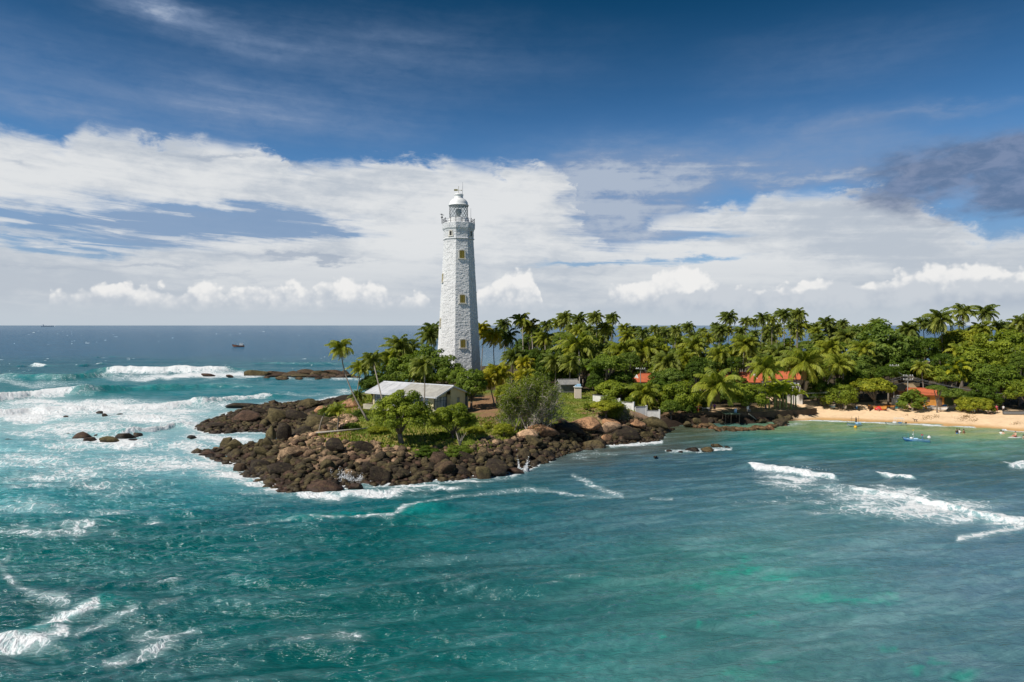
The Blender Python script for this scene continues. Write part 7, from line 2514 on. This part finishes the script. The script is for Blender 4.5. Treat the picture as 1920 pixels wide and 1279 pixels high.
# stray dog at the edge of the wet sand
x, y, z = hit(1717, 791)
t = empty("dog", (x, y, z), 2.2); tag(t, "small dark dog standing at the edge of the wet sand", "dog")
J = [(0, 0, .42, .10), (.18, 0, .43, .11), (.32, 0, .46, .10), (.44, 0, .58, .055), (.52, 0, .66, .065), (.64, 0, .62, .035), (-.18, 0, .43, .085), (-.42, 0, .56, .018),
     (.28, .07, .30, .045), (.29, .07, .15, .025), (.28, .07, .02, .025), (.28, -.07, .30, .045), (.29, -.07, .15, .025), (.28, -.07, .02, .025),
     (-.16, .07, .28, .055), (-.24, .07, .17, .025), (-.20, .07, .02, .025), (-.16, -.07, .28, .055), (-.24, -.07, .17, .025), (-.20, -.07, .02, .025)]
skinned("body", J, [(0, 1), (1, 2), (2, 3), (3, 4), (4, 5), (0, 6), (6, 7), (2, 8), (8, 9), (9, 10), (2, 11), (11, 12), (12, 13), (6, 14), (14, 15), (15, 16), (6, 17), (17, 18), (18, 19)], M_WOOD, t)

# mooring buoys
for px_, py_, lab, mt in ((1742, 822, "white mooring buoy right of the blue moored boat", M_WHITE), (1604, 802, "pale mooring buoy under the bow of the leftmost moored boat", M_YELL)):
    x, y = G(px_, py_); m = MB(); m.ball((0, 0, .12), .3, 12); m.lathe([(.06, .38), (.05, .5), (.09, .52), (.09, .56)], 8); tag(m.obj("buoy", mt, loc=(x, y, 0), smooth=True), lab, "buoy")

# ------------------------------------------------------------------ far boats
x, y = G(447, 650.5)
t = empty("fishing_boat", (x, y, -.5), math.radians(186)); tag(t, "red and white fishing boat out at sea beyond the reef", "boat")
M_REDH = paint("rust_red_hull", (.32, .13, .08), .6, .3, .2, .5)
link("hull", hull_mesh(10.5, 3.0, 1.9, .6, .7, mats=[M_REDH, M_REDH, M_PALEWOOD]), t)
MB().box((-2.8, 0, 2.6), (3.0, 2.1, 1.7), bev=.15).obj("wheelhouse", M_WHITE, t)
MB().box((-2.8, 0, 3.5), (3.8, 2.6, .12)).obj("roof", M_WHITE, t)
MB().tube([(2.3, 0, 1.6), (2.3, 0, 5.0)], .09, 6).obj("mast", M_REDH, t)
x, y = 9000 * (90 - 960) / F, 9000
t = empty("cargo_ship", (x, y, -1)); tag(t, "long grey cargo ship faint on the horizon at the left", "ship")
M_SHIP = paint("hazy_grey_hull", (.55, .60, .66), .8, .2, .05, .02)
link("hull", hull_mesh(170, 24, 12, .1, .9, 1.0, mats=[M_SHIP, M_SHIP, M_SHIP], bow_rake=8), t)
MB().box((-68, 0, 20), (16, 20, 20)).obj("bridge", M_SHIP, t)
for x_ in (-40, 0, 40): MB().box((x_, 0, 15), (6, 16, 8)).obj("crane", M_SHIP, t)

# ------------------------------------------------------------------ spray thrown up by the surf
def spray():
    rng = np.random.RandomState(12)
    Cs = []
    for px_, py_, w_, h_, n_, lean in ((650, 908, 22, 1.7, 1500, -.3), (636, 906, 14, 1.3, 700, -.8), (672, 904, 10, .9, 400, .5), (974, 884, 2.5, 2.6, 160, -.15), (984, 884, 5, 1.6, 500, .3), (768, 900, 5, .9, 400, 0),
                                       (420, 698, 22, 2.6, 900, .1), (335, 698, 60, 2.2, 1600, 0), (270, 698, 60, 2.0, 1500, 0), (120, 742, 20, 1.8, 700, 0), (1488, 884, 70, .5, 600, 0), (505, 746, 8, 1.3, 300, 0)):
        x, y = G(px_, py_)
        m_per = y / F
        a = rng.normal(0, .42, n_) * w_ * m_per
        hh = np.abs(rng.normal(0, .42, n_)) * h_ * np.exp(-(a / (w_ * m_per)) ** 2)
        Cs.append(np.stack([x + a + hh * lean, y + rng.normal(0, .35, n_), hh + .1], 1))
    C = np.concatenate(Cs)
    s = rng.uniform(.02, .07, len(C)) * np.clip(C[:, 1] / 90, 1, 2.5)
    V, Q = leaf_cards(C, unit(rng.normal(size=C.shape)), s, rng, .9)
    m_, n = new_mat("spray"); finish(n, principled(n, (.85, .87, .88), .9, .2))
    tag(link("spray", np_mesh("spray", V, Q, m_)), "white spray thrown up where the surf hits the rocks", "spray", kind="stuff")


spray()
